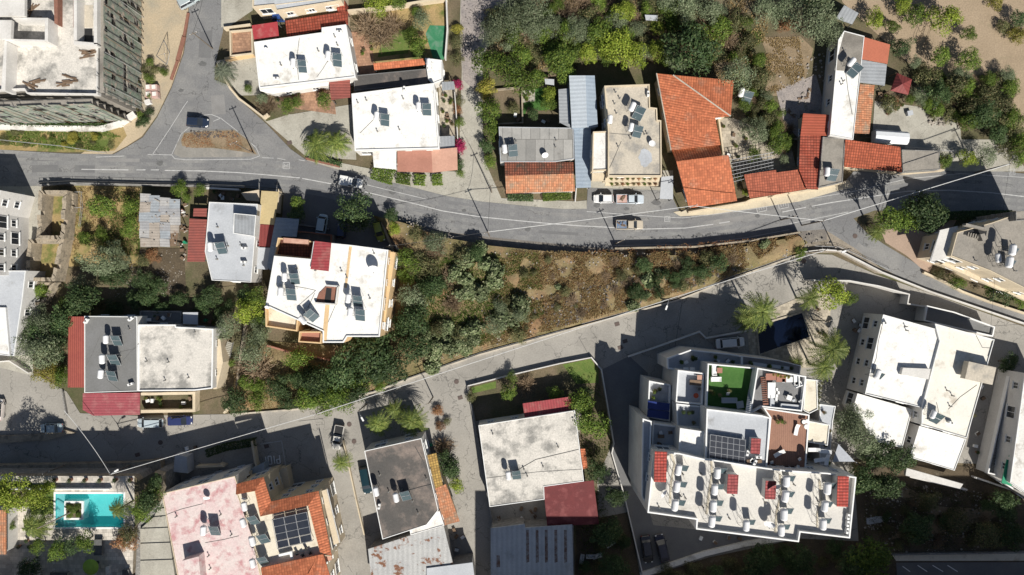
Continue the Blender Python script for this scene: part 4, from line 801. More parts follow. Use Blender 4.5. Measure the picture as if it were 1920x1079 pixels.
stairs(T, (1431, 707), (1436, 760), 9, 12.7, 15, 13, rope, 'stair'); stairs(T, (1408, 732), (1402, 776), 8, 11.4, 15.0, 13, r_bluegrey, 'stair')
# photovoltaic array on the complex
def pv(label, O, U, V, nu, nv, z, tilt, loc_z):
    """O corner px, U, V px steps of one module along the row / across"""
    T = thing('solar_panel_array', label, 'solar panels', P(*O, z)); g = .06
    for i in range(nu):
        for j in range(nv):
            c = []
            for a, b_ in ((i+g, j+g), (i+1-g/2, j+g), (i+1-g/2, j+1-g), (i+g, j+1-g)):
                x, y = O[0]+U[0]*a+V[0]*b_, O[1]+U[1]*a+V[1]*b_; c.append(P(x, y, z+tilt*(nv-b_)/nv))
            fm = MB(); fm.slab(c, .05, None); o = fm.build('module', pv_m, T)
    fr = MB()
    for i in range(nu+1):
        fr.tube([P(O[0]+U[0]*i, O[1]+U[1]*i, z+tilt+.0), P(O[0]+U[0]*i+V[0]*nv, O[1]+U[1]*i+V[1]*nv, z)], .05, 4)
    for j in range(nv+1):
        q = z+tilt*(nv-j)/nv; fr.tube([P(O[0]+V[0]*j, O[1]+V[1]*j, q), P(O[0]+V[0]*j+U[0]*nu, O[1]+V[1]*j+U[1]*nu, q)], .05, 4)
    fr.build('frame', alu, T); lg = MB()
    for i in (0, nu):
        X = P(O[0]+U[0]*i, O[1]+U[1]*i, z+tilt); lg.tube([(X[0], X[1], z-.9), (X[0], X[1], z+tilt)], .05, 5)
        X = P(O[0]+U[0]*i+V[0]*nv, O[1]+U[1]*i+V[1]*nv, z); lg.tube([(X[0], X[1], z-.9), (X[0], X[1], z)], .05, 5)
    lg.build('leg', steel, T)
pv('raised array of dark solar panels on the cream villa terrace', (510, 975), (21.6, -4.8), (2.6, 13.6), 3, 4, 10.6, .5, 0)
pv('large dark array of solar panels beside the red tiled hood on the white complex', (1332, 815), (11, 1.7), (-.5, 11), 6, 4, 15.3, .4, 0)
# ---------------------------------------------------------------- rooftop equipment
tankm = mat('tank_paint', (.78, .78, .79), (.7, .7, .71), 1, .35, fine=.1)
def heater_proto(kind):
    T = thing('solar_water_heater', 'x', 'water heater', (0, 0, 0))
    zc = 3.0 if kind == 'small' else 2.1; b = MB(); n_ = 16; pr = [(-.98, .02), (-.94, .3), (-.82, .48), (-.68, .55), (.68, .55), (.82, .48), (.94, .3), (.98, .02)]; rg = [[(r_*cos(2*pi*k/n_), y_, zc+r_*sin(2*pi*k/n_)) for k in range(n_)] for y_, r_ in pr]
    for i in range(7):
        for k in range(n_): b.face([rg[i][k], rg[i+1][k], rg[i+1][(k+1) % n_], rg[i][(k+1) % n_]])
    b.build('tank', tankm, T)
    b = MB()
    for x, y in ((-.42, -.42), (.42, -.42), (.42, .42), (-.42, .42)): b.tube([(x*1.2, y*1.6, 0), (x*.9, y*1.4, zc-.42)], .035, 4)
    b.tube([(-.42, -.6, zc-.5), (.42, -.6, zc-.5), (.42, .6, zc-.5), (-.42, .6, zc-.5), (-.42, -.6, zc-.5)], .04, 4); b.tube([(-.5, -.66, 0), (.4, .6, zc-.5)], .025, 4)
    b.build('stand', steel, T)
    ox, oy, wd, dp = (1.5, .05, 1.12, 1.2) if kind == 'small' else (1.72, -.35, 1.85, 2.25)
    if kind == 'none': return T
    z0, z1 = (.9 if kind == 'small' else .4), (.9 if kind == 'small' else .4)+dp*.7
    n = 1 if kind == 'small' else 2
    for k in range(n):
        y0 = oy-dp/2+dp*k/n+.03; y1 = oy-dp/2+dp*(k+1)/n-.03; a = z0+(z1-z0)*k/n; c = z0+(z1-z0)*(k+1)/n
        b = MB(); b.slab([(ox-wd/2, y0, a), (ox+wd/2, y0, a), (ox+wd/2, y1, c), (ox-wd/2, y1, c)], .1, (1, 0, 0)); p = b.build('collector', panel_m, T)
        f = MB(); q = [(ox-wd/2, y0, a+.02), (ox+wd/2, y0, a+.02), (ox+wd/2, y1, c+.02), (ox-wd/2, y1, c+.02)]
        f.tube(q+[q[0]], .035, 4); f.build('frame', alu, p)
    b = MB()
    for s in (-1, 1): b.tube([(ox+s*wd*.45, oy+dp/2, 0), (ox+s*wd*.45, oy+dp/2, z1)], .03, 4); b.tube([(ox+s*wd*.45, oy-dp/2, 0), (ox+s*wd*.45, oy-dp/2, z0)], .03, 4)
    b.tube([(.4, .2, 1.3), (ox-.2, oy+dp*.4, z1), (ox, oy+dp*.4, z1)], .03, 4); b.tube([(.4, -.2, 1.2), (.8, -.6, .2), (ox-.4, oy-dp/2, z0)], .03, 4)
    b.build('pipe', alu, T)
    return T
HP = {k: heater_proto(k) for k in ('small', 'big', 'none')}
used = set()
def heater(kind, px, py, z, rot, label, s=1.0, group='solar water heaters on the roofs'):
    X = P(px, py, z+(3.0 if kind == 'small' else 2.1)*s)
    if kind in used: o = copy_tree(HP[kind])
    else: o = HP[kind]; used.add(kind)
    s *= rnd.uniform(.92, 1.04)*(.88 if kind == 'big' else 1); o.location = (X[0], X[1], z); o.rotation_euler = (0, 0, R(rot+rnd.uniform(-5, 5))); o.scale = (s, s, s); o['label'] = label; o['group'] = group
    return o
for x, y in ((1272, 881.5), (1269, 913), (1265.6, 947.7)): heater('small', x, y, 15.1, -6, 'tank in the complex column beside the left red hood')
for x, y in ((1345.5, 888), (1340.7, 919), (1337.5, 949.5), (1335, 978.3)): heater('small', x, y, 15.1, -6, 'tank in the complex column left of the dusty hood')
heater('small', 1400, 986.6, 15.1, -6, 'white tank with collector standing alone near the middle of the complex south parapet')
for x, y in ((1475, 903), (1472.5, 931), (1469.7, 965), (1466, 996)): heater('small', x, y, 15.1, -6, 'tank in the complex column right of the big dish')
for x, y in ((1551, 916), (1547.5, 950.5), (1544, 984)): heater('small', x, y, 15.1, -6, 'tank in the complex column beside the right red hood')
for k, px, py, z, rot, lb in [
    ('big', 548, 117, 4.05, -3, 'left solar heater on the white junction house roof'), ('big', 614, 104, 4.05, -3, 'right solar heater on the white junction house roof'),
    ('big', 705, 217, 4.25, -6, 'left solar heater on the white house with the terracotta front'), ('big', 784, 199, 4.25, -3, 'right solar heater on the white house with the terracotta front'),
    ('big', 946, 279, 3.5, 2, 'solar heater on the grey sheet roof of the cottage'), ('big', 1186, 200, 6.9, -22, 'upper solar heater on the beige apartment roof'),
    ('big', 1184, 238, 6.9, -14, 'lower solar heater on the beige apartment roof'), ('none', 1144, 224, 6.9, 0, 'lone white water tank at the left edge of the beige apartment roof'),
    ('big', 1391, 173, 1.6, -15, 'solar heater standing in the garden right of the orange hip roof'), ('big', 1598, 116, 4.25, -35, 'solar heater on the bare concrete end of the long farmhouse'),
    ('big', 1552, 322, 3.55, 0, 'solar heater on the grey concrete outbuilding by the road'), ('none', 1872, 484, 9.6, 5, 'lone white tank on the grey apartment roof at the right edge'),
    ('small', 1898, 469, 9.6, -8, 'upper tank and collector on the grey apartment roof at the right edge'), ('small', 1892, 492, 9.6, -8, 'lower tank and collector on the grey apartment roof at the right edge'),
    ('big', 393, 463, 4.85, 0, 'solar heater on the pale grey house below the main road'), ('big', 532, 520, 10.7, -3, 'upper left solar heater on the central white apartment roof'),
    ('big', 525, 548, 10.7, -3, 'lower left solar heater on the central white apartment roof'), ('big', 566, 601, 10.7, 38, 'rotated solar heater near the south parapet of the central white apartment roof'),
    ('big', 652, 560, 10.7, -3, 'upper solar heater right of the stairwell on the central white roof'), ('big', 656, 586, 10.7, -3, 'lower solar heater right of the stairwell on the central white roof'),
    ('big', 196, 637, 5.48, -2, 'topmost of three solar heaters on the grey roof'), ('big', 190, 674, 5.48, -2, 'middle of three solar heaters on the grey roof'), ('big', 187, 702, 5.48, -2, 'lowest of three solar heaters on the grey roof'),
    ('big', 380, 996, 8.4, -2, 'solar heater on the pink flaking roof'), ('none', 458, 950, 9.4, 12, 'white tank at the north end of the heater row on the cream villa'),
    ('big', 454, 982, 9.4, 20, 'second tank with collectors in the heater row on the cream villa'), ('big', 472, 1016, 9.4, 14, 'third tank with collectors in the heater row on the cream villa'), ('big', 472, 1058, 9.4, 8, 'southernmost tank with collectors in the heater row on the cream villa'),
    ('big', 742, 934, 6.08, 14, 'solar heater on the dark bitumen roof'), ('none', 705, 922, 6.08, 10, 'small white tank on the left edge of the dark bitumen roof'),
    ('big', 953, 893, 4.5, 6, 'solar heater on the stained white roof between the red corner roofs'), ('big', 1752, 778, 6.7, -28, 'solar heater on the cream half of the big double house'),
    ('small', 1646, 702, 6.4, -20, 'small heater on the white half of the big double house'), ('none', 804, 118, 3.0, 0, 'white tank on the little outbuilding behind the white house')]:
    heater(k, px, py, z, rot, lb, s=1 if k != 'none' else .85)
def dish_proto():
    T = thing('satellite_dish', 'x', 'satellite dish', (0, 0, 0)); n = 18; b = MB(); rg = []
    for i, r in enumerate((0, .35, .7, 1.0)):
        rg.append([(r*cos(2*pi*k/n), r*sin(2*pi*k/n), .28*r*r) for k in range(n)])
    t = R(48)                                # tilt toward the south
    tr = lambda p: (p[0], p[1]*cos(t)-p[2]*sin(t)*-1*-1, 1.3+p[1]*sin(t)*1+p[2]*cos(t))
    for i in range(3):
        for k in range(n): b.face([tr(rg[i][k]), tr(rg[i][(k+1) % n]), tr(rg[i+1][(k+1) % n]), tr(rg[i+1][k])])
    b.build('reflector', tankm, T); b = MB(); b.tube([(0, 0, 0), (0, 0, 1.3)], .05, 6); b.build('mast', steel, T)
    b = MB(); b.tube([tr((0, -.9, .25)), tr((0, 0, 1.0))], .03, 4); b.box(0, tr((0, 0, 1.0))[1], tr((0, 0, 1.0))[2]-.05, .12, .2, .12); b.build('feed_arm', steel, T)
    return T
DP = dish_proto(); dl = [(1448, 911, 15.2, 1.15, 20, 'big white satellite dish over the dusty red hood of the complex'), (1443, 981, 15.2, .9, -30, 'round white dish near the south parapet of the complex'),
    (386, 934, 8.4, .55, 10, 'small white dish on the pink flaking roof'), (702, 504, 10.7, 1.0, 0, 'big dish on the right part of the central white roof'), (1022, 290, 3.5, .6, 10, 'white dish on the cottage sheet roof'),
    (1224, 268, 6.9, .6, -30, 'white dish on the beige apartment roof'), (499, 1006-430, 10.7, .4, 0, 'small dish at the left edge of the central white roof'), (1300, 962-400-420, 5, .01, 0, None), (1243, 926, 15.2, .7, 60, 'white dish below the left red hood of the complex'),
    (455, 66+930-60, 9.5, .4, 0, 'little dish beside the tiled roof corner of the villa'), (497, 90, 4.1, .35, 0, 'small dish on the left end of the white junction house'), (400, 457, 4.9, .4, 0, 'small white dish beside the heater of the pale grey house')]
first = True
for px, py, z, s, rz, lb in dl:
    if not lb: continue
    o = DP if first else copy_tree(DP); first = False; X = P(px, py, z+1); o.location = (X[0], X[1], z); o.rotation_euler = (0, 0, R(rz)); o.scale = (s, s, s); o['label'] = lb; o['group'] = 'satellite dishes'
# air conditioners, vents, boxes
def ac(px, py, z, rz, lb, s=1, name='air_conditioner', cat='air conditioner', grp='air conditioners on the roofs'):
    X = P(px, py, z); T = thing(name, lb, cat, X, R(rz), grp)
    q = T.location.copy(); T.location = (0, 0, 0)
    b = MB(); b.box(0, 0, .12, .95*s, .38*s, .65*s); b.build('casing', white, T); b = MB(); b.lathe(0, 0, [(.16*s, .12+.65*s), (.16*s, .15+.65*s), (.02, .155+.65*s)], 12); b.build('fan_grille', steel, T)
    b = MB(); b.box(0, -.1, 0, .8*s, .06, .12); b.box(0, .1, 0, .8*s, .06, .12); b.build('foot', steel, T); T.location = q
for px, py, z, rz, lb in ((1587, 967, 15.2, 80, 'upper white unit inside the right parapet of the complex'), (1586, 980, 15.2, 80, 'middle white unit inside the right parapet of the complex'), (1585, 993, 15.2, 80, 'lower white unit inside the right parapet of the complex'),
    (1399, 848, 15, 80, 'white unit right of the big solar array on the complex'), (1413, 866, 15.1, 60, 'white unit in the machinery gap south of the small red hood'), (1420, 856, 15, 0, 'unit beside the red hood on the complex'), (460, 466, 4.9, 0, 'white unit on the pale grey roof below the main road'),
    (459, 492, 4.9, 0, 'lower white unit on the pale grey roof below the main road'), (638, 62, 4.1, 0, 'box near the top right corner of the white junction house'), (520, 149, 4.1, 0, 'box at the south edge of the white junction house'), (759, 169, 4.3, 90, 'box at the north edge of the white house with terracotta front'),
    (248, 720, 5.5, 20, 'white unit at the corner of the grey roof with three heaters'), (248, 598, 5.5, 40, 'white unit at the top corner of the grey roof'), (165, 602, 5.5, 60, 'white unit at the top left corner of the grey roof'),
    (702, 508-90, 3, 0, None), (712, 948, 6.1, 80, 'white unit on the left edge of the dark bitumen roof'), (1656, 606, 6.4, 0, 'small box near the top of the white half double house'), (1780, 792, 6.7, -20, 'grey box on the cream half of the double house'), (1150, 205, 6.9, 0, None), (1214, 178, 6.9, 90, 'box at the right edge of the beige apartment roof')):
    if lb: ac(px, py, z, rz, lb)
# wires and pipes lying on roofs
def pipe(label, pts, z, r=.045, m=steel):
    b = MB(); b.tube([P(x, y, z) for x, y in pts], r, 4); b.build('pipe', m, label=label, cat='pipe', group='pipes and cables on the roofs')
for lb, pts, z in [('thin cable crossing the white junction house roof', [(562, 65), (556, 115), (560, 150)], 4.1), ('curved pipe on the white junction house roof', [(616, 112), (605, 130), (594, 145)], 4.1), ('cable from the left heater to the edge, white house with terracotta front', [(700, 225), (675, 250)], 4.3),
    ('pipes running left from the stairwell on the central white roof', [(551, 537), (575, 541), (592, 545)], 10.75), ('pipe slanting from stairwell to the heater on the central white roof', [(592, 545), (560, 573)], 10.75), ('second slanting pipe on the central white roof', [(590, 550), (577, 578)], 10.75),
    ('long pipe south of the stairwell on the central white roof', [(630, 570), (612, 612)], 10.75), ('cable across the stained white roof between the red corners', [(965, 885), (1005, 862), (1085, 843)], 4.55), ('pipe along the middle of the stained white roof', [(912, 897), (950, 892), (1010, 885), (1092, 880)], 4.52),
    ('cable across the dark bitumen roof', [(766, 920), (790, 913), (812, 908)], 6.15), ('pale hose on the dark bitumen roof', [(778, 838), (793, 865), (800, 885)], 6.2), ('pipe from grey roof heaters to the stained roof', [(225, 660), (250, 655), (260, 645)], 5.5), ('second pipe between grey and stained roofs', [(225, 683), (245, 660), (258, 650)], 5.5),
    ('thin pipe west of the grey roof heaters', [(188, 630), (175, 660), (160, 690)], 5.5), ('pipe below the heaters of the grey roof', [(200, 712), (225, 732)], 5.5), ('cable on the pink flaking roof', [(300, 970), (340, 955), (380, 945)], 8.45), ('lower cable on the pink flaking roof', [(385, 1018), (420, 1012), (448, 1005)], 8.45),
    ('vertical pipe on the white half double house', [(1655, 607), (1647, 640), (1643, 672), (1634, 695)], 6.45), ('diagonal pipe from the cabin on the cream half', [(1832, 722), (1800, 745), (1778, 768)], 6.75), ('curled pipe near the cream half heater', [(1735, 785), (1748, 788), (1760, 772), (1756, 755)], 6.75),
    ('pipe near the top corner of the cream half', [(1828, 625), (1842, 652), (1858, 653)], 6.75), ('pipe along the east edge of the cream half', [(1860, 640), (1852, 668)], 6.75), ('main pipe run on the beige apartment roof', [(1143, 250), (1165, 252), (1200, 254)], 6.95), ('slanting cable on the beige apartment roof', [(1165, 265), (1150, 300), (1143, 315)], 6.95),
    ('cable on the grey right edge apartment roof', [(1862, 422), (1880, 450), (1875, 500)], 9.65), ('pale pipe on the farmhouse roof', [(1585, 130), (1590, 170), (1598, 215)], 4.3)]: pipe(lb, pts, z)
for k, pts in enumerate([[(1258, 850), (1265, 870), (1258, 905), (1256, 945)], [(1334, 865), (1335, 890), (1330, 920), (1325, 965)], [(1462, 890), (1465, 925), (1456, 960), (1454, 1000)], [(1536, 900), (1540, 935), (1532, 965), (1533, 990)]]):
    b = MB()
    for o in (-1.2, 0, 1.3): b.tube([P(x+o+rnd.uniform(-.5, .5), y, 15.2) for x, y in pts], .06, 4)
    b.build('pipe', r_cream, label='bundle of pale pipes along a column of tanks on the complex', cat='pipe', group='pipe bundles on the complex')
# ---------------------------------------------------------------- vehicles
tyre = mat('tyre', (.02, .02, .02), (.025, .025, .025), 2, .9, fine=0); rimm = mat('wheel_rim', (.4, .4, .42), (.35, .35, .36), 2, .4, fine=0, metal=.6)
lampm = mat('headlight', (.75, .75, .72), (.7, .7, .68), 2, .15, fine=0); redl = mat('tail_light', (.35, .02, .02), (.3, .02, .02), 2, .3, fine=0)
def ring_loft(b, st):
    for i in range(len(st)-1):
        a, c = st[i], st[i+1]; n = len(a)
        for k in range(n): b.face([a[k], a[(k+1) % n], c[(k+1) % n], c[k]])
    b.face(list(reversed(st[0]))); b.face(st[-1])
def sect(x, w, zb, zt, e=.12):
    return [(x, -w, zb), (x, w, zb), (x, w*1.02, (zb+zt)/2), (x, w*.96, zt-e*.6), (x, w*.8, zt), (x, -w*.8, zt), (x, -w*.96, zt-e*.6), (x, -w*1.02, (zb+zt)/2)]
def car(px, py, rot, label, color, kind='hatch', L=4.2, W=1.75, Hh=1.48, load=None, cat='car', name='parked_car', z=0):
    X = P(px, py, z+.6); T = thing(name, label, cat, (0, 0, 0), 0); w = W/2
    pm = paint('paint_%s' % '_'.join('%02d' % int(c*99) for c in color), color)
    zb, belt = .28, Hh*.62; f, r = L/2, -L/2
    b = MB()
    if kind == 'pickup':
        cab0, cab1 = -L*.08, L*.27
        ring_loft(b, [sect(r, w*.9, .5, belt), sect(r+.1, w, .35, belt), sect(cab0-.1, w, zb, belt), sect(cab1+.2, w, zb, belt), sect(f-.6, w*.97, zb, belt-.06), sect(f-.12, w*.9, zb+.05, belt-.18), sect(f, w*.75, zb+.12, belt-.35)])
    else:
        cab0, cab1 = (r+.12 if kind == 'hatch' else r+.75), f-(1.0 if kind != 'van' else .5)
        ring_loft(b, [sect(r, w*.8, zb+.15, belt-.15), sect(r+.12, w*.94, zb, belt-.02), sect(r+.7, w, zb, belt), sect(0, w, zb, belt), sect(f-1.1, w*.98, zb, belt-.02), sect(f-.5, w*.93, zb, belt-.14), sect(f-.1, w*.8, zb+.03, belt-.3), sect(f, w*.62, zb+.1, belt-.42)])
    b.build('body', pm, T, smooth=False)
    top = [(cab0+.28, .0), (cab1-.75, 0)]; tw = w*.76; bw = w*.93; zt = Hh-.05
    g = MB(); A = [(cab0, -bw, belt-.03), (cab1, -bw*.95, belt-.03), (cab1, bw*.95, belt-.03), (cab0, bw, belt-.03)]; t0, t1 = cab0+(.35 if kind != 'pickup' else .12), cab1-(.8 if kind != 'van' else .5)
    B = [(t0, -tw, zt), (t1, -tw*.97, zt), (t1, tw*.97, zt), (t0, tw, zt)]
    for nm, i, j in (('side_window', 0, 1), ('windscreen', 1, 2), ('side_window', 2, 3), ('rear_window', 3, 0)):
        q = MB(); q.face([A[i], A[j], B[j], B[i]]); q.build(nm, glass, T)
    q = MB(); ring_loft(q, [[(x, -tw*1.02*k, zt-.03), (x, tw*1.02*k, zt-.03), (x, tw*.9*k, zt+.03), (x, 0, zt+.05), (x, -tw*.9*k, zt+.03)] for x, k in ((t0-.08, .95), (t0+.1, 1), ((t0+t1)/2, 1.01), (t1-.1, 1), (t1+.06, .95))]); q.build('roof', pm, T)
    for i in range(4):
        q = MB(); q.tube([A[i], B[i]], .045, 4); q.build('pillar', pm, T)
    m_ = (A[0][0]+A[1][0])/2
    for s in (-1, 1):
        q = MB(); q.tube([(m_, s*bw*.99, belt), (m_+.05, s*tw*1.0, zt)], .04, 4); q.build('pillar', pm, T)
        q = MB(); q.box(cab1-.35, s*(w+.1), belt, .14, .2, .13); q.build('mirror', pm, T)
        q = MB(); q.box(f-.2, s*w*.62, belt-.36, .24, .3, .12); q.build('headlight', lampm, T)
        q = MB(); q.box(r+.06, s*w*.72, belt-.32, .14, .25, .16); q.build('tail_light', redl, T)
        for x in (r+.8, f-.8):
            q = MB(); yy = s*(w-.1); n = 14
            o1 = [(x+.31*cos(2*pi*k/n), yy-.1, .31+.31*sin(2*pi*k/n)) for k in range(n)]; o2 = [(p[0], yy+.1, p[2]) for p in o1]
            for k in range(n): q.face([o1[k], o1[(k+1) % n], o2[(k+1) % n], o2[k]])
            q.face(o1); q.face(list(reversed(o2))); W_ = q.build('wheel', tyre, T)
            q = MB(); q.face([(x+.18*cos(2*pi*k/n), yy+s*.105, .31+.18*sin(2*pi*k/n)) for k in range(n)]); q.build('rim', rimm, W_)
    if kind == 'pickup':
        q = MB()
        for bxs in ((r+.06, 0, .08, W*.95), (cab0-.12, 0, .06, W*.95)): q.box(bxs[0], bxs[1], belt-.1, bxs[2], bxs[3], .22)
        for s in (-1, 1): q.box((r+cab0)/2, s*w*.93, belt-.1, cab0-r-.1, .07, .22)
        q.build('bed_side', pm, T); q = MB(); q.box((r+cab0)/2, 0, belt-.02, cab0-r-.25, W*.86, .03); q.build('bed_floor', load if load and load != 'cover' else (pm if load == 'cover' else black), T)
        if load and load != 'cover':
            for k in range(7):
                q = MB(); q.box(r+.4+rnd.random()*(cab0-r-.8), rnd.uniform(-.5, .5), belt+.02, rnd.uniform(.3, .7), rnd.uniform(.15, .5), rnd.uniform(.08, .25), rnd.uniform(0, 3)); q.build('load', load if k % 2 else wood, T)
        if load == 'cover':
            q = MB(); q.box((r+cab0)/2, 0, belt+.12, cab0-r-.1, W*.93, .1); q.build('bed_cover', pm, T)
    T.location = (X[0], X[1], z+.05); T.rotation_euler = (0, 0, R(rot)); return T
bl = mat('blue_tarpaulin', (.05, .14, .30), (.3, .3, .3), 1.5, .8)
car(371, 230, -4, 'dark blue hatchback stopped beside the traffic island', (.02, .03, .055), 'hatch', 4.1, 1.85)
car(354, 2, 28, 'silver car with dark glass at the top edge beside the side road', (.4, .45, .47), 'hatch')
car(659, 342, -10, 'white pickup with closed bed driving on the main road', (.78, .78, .76), 'pickup', 4.3, 1.85, 1.75, load='cover', name='moving_pickup', cat='pickup')
car(1131, 373, 180, 'small white hatchback parked below the planted balconies', (.8, .8, .8), 'hatch', 3.7, 1.65)
car(1181, 374, 0, 'silver blue pickup with scrap in its bed, parked below the planted balconies', (.50, .56, .62), 'pickup', 5.2, 1.75, 1.6, load=rub, name='parked_pickup', cat='pickup')
car(1180, 422, 0, 'beige pickup with blue load driving on the main road', (.50, .44, .35), 'pickup', 5.1, 1.75, 1.6, load=bl, name='moving_pickup', cat='pickup')
car(604, 423, 80, 'pale blue van parked in the shaded courtyard', (.45, .55, .6), 'van', 4.2, 1.8, 1.8, name='parked_van', cat='van')
car(711, 434, -75, 'yellow-green hatchback parked in shade below the big bush', (.30, .32, .05), 'hatch', 3.9, 1.65)
car(641, 428, 85, 'dark blue car almost hidden in shade beside the big courtyard bush', (.03, .04, .09), 'hatch', 3.9, 1.65)
car(97, 803, 182, 'pale blue car in the shade on the far left lane', (.32, .40, .44), 'sedan', 4.2, 1.75)
car(282, 793, 180, 'silver estate car with sunroof parked below the rose coloured roof', (.45, .52, .56), 'hatch', 4.9, 1.8)
car(338, 789, 2, 'dark blue saloon parked below the shaded balcony', (.03, .04, .12), 'sedan', 4.6, 1.75)
car(634, 820, -100, 'white pickup with black bed parked beside the lane palm', (.6, .58, .54), 'pickup', 4.6, 1.75, 1.6)
car(686, 900, -80, 'dark teal car parked along the wall of the dark roofed house', (.008, .03, .04), 'hatch', 5.2, 1.85)
car(1369, 643, 5, 'white saloon with dark roof panels parked next to the dark pool', (.7, .7, .7), 'sedan', 5.4, 1.9)
car(1213, 1030, -82, 'black car parked left in the shaded apartment yard', (.012, .012, .018), 'sedan', 5.2, 1.9)
car(1241, 1027, 104, 'black car with bright windscreen parked right in the shaded apartment yard', (.018, .016, .03), 'sedan', 5.2, 1.9)
car(-2, 768, 85, 'white car with red markings cut by the left edge', (.6, .55, .52), 'van', 4.0, 1.8, 1.8)
car(528, 33, -3, 'blue car half hidden between the roofs near the top edge', (.02, .06, .22), 'hatch', 3.6, 1.6)
T = thing('covered_trailer', 'long white rounded cargo trailer beside the orange garage roof', 'trailer', P(1670, 258), 0)
b = MB(); L_ = 6.2; X0 = P(1670, 258, 1.5)
def tr_(x, y, z, a=-.07): return (X0[0]+x*cos(a)-y*sin(a), X0[1]+x*sin(a)+y*cos(a), z)
ring_loft(b, [[tr_(x, -1.15*k, .5), tr_(x, -1.2*k, 1.7), tr_(x, -.8*k, 2.15), tr_(x, 0, 2.3), tr_(x, .8*k, 2.15), tr_(x, 1.2*k, 1.7), tr_(x, 1.15*k, .5)] for x, k in ((-L_/2, .93), (-L_/2+.2, 1), (L_/2-.2, 1), (L_/2, .93))])
b.build('body', paint('trailer_white', (.72, .74, .76), .5), T)
for s in (-1, 1):
    q = MB(); c = tr_(.4, s*1.05, .35)
    q.tube([(c[0], c[1]-.1, .35), (c[0], c[1]+.1, .35)], .35, 12); q.build('wheel', tyre, T)
q = MB(); q.tube([tr_(-L_/2, 0, .5), tr_(-L_/2-1.1, 0, .45)], .06, 5); q.build('drawbar', steel, T)
# ---------------------------------------------------------------- walls, fences
def wallline(label, pts, h, th, m, name='wall', cat='wall', zb=-.05, cap=None):
    q = PP(pts); b = MB()
    for i in range(len(q)-1):
        (ax, ay), (bx_, by) = q[i], q[i+1]; l = hypot(bx_-ax, by-ay); a = atan2(by-ay, bx_-ax)
        b.box((ax+bx_)/2, (ay+by)/2, zb-.002*i, l+th*.96, th, h-.006*(i % 3), a)
    if cap:
        T = thing(name, label, cat, (q[0][0], q[0][1], zb)); b.build('wall', m, T); c = MB()
        for i in range(len(q)-1):
            (ax, ay), (bx_, by) = q[i], q[i+1]; c.box((ax+bx_)/2, (ay+by)/2, zb+h+.0015*i, hypot(bx_-ax, by-ay)+th, th+.1, .07, atan2(by-ay, bx_-ax))
        c.build('coping', cap, T); return T
    return b.build(name, m, label=label, cat=cat)
def fence(label, pts, h, m=alu, sp=1.6, zb=0, rails=2):
    q = PP(pts); T = thing('fence', label, 'fence', (q[0][0], q[0][1], zb)); rb = MB(); n = 0
    for i in range(len(q)-1):
        (ax, ay), (bx_, by) = q[i], q[i+1]; l = hypot(bx_-ax, by-ay); k = max(1, int(l/sp))
        for j in range(k+(i == len(q)-2)):
            t = j/k; x, y = ax+(bx_-ax)*t, ay+(by-ay)*t
            if n < 95:
                b = MB(); b.tube([(x, y, zb), (x, y, zb+h)], .04, 5); b.build('post', m, T); n += 1
        for r_ in range(rails): rb.tube([(ax, ay, zb+h*(1-.45*r_)), (bx_, by, zb+h*(1-.45*r_))], .03, 4)
    rb.build('rail', m, T); return T
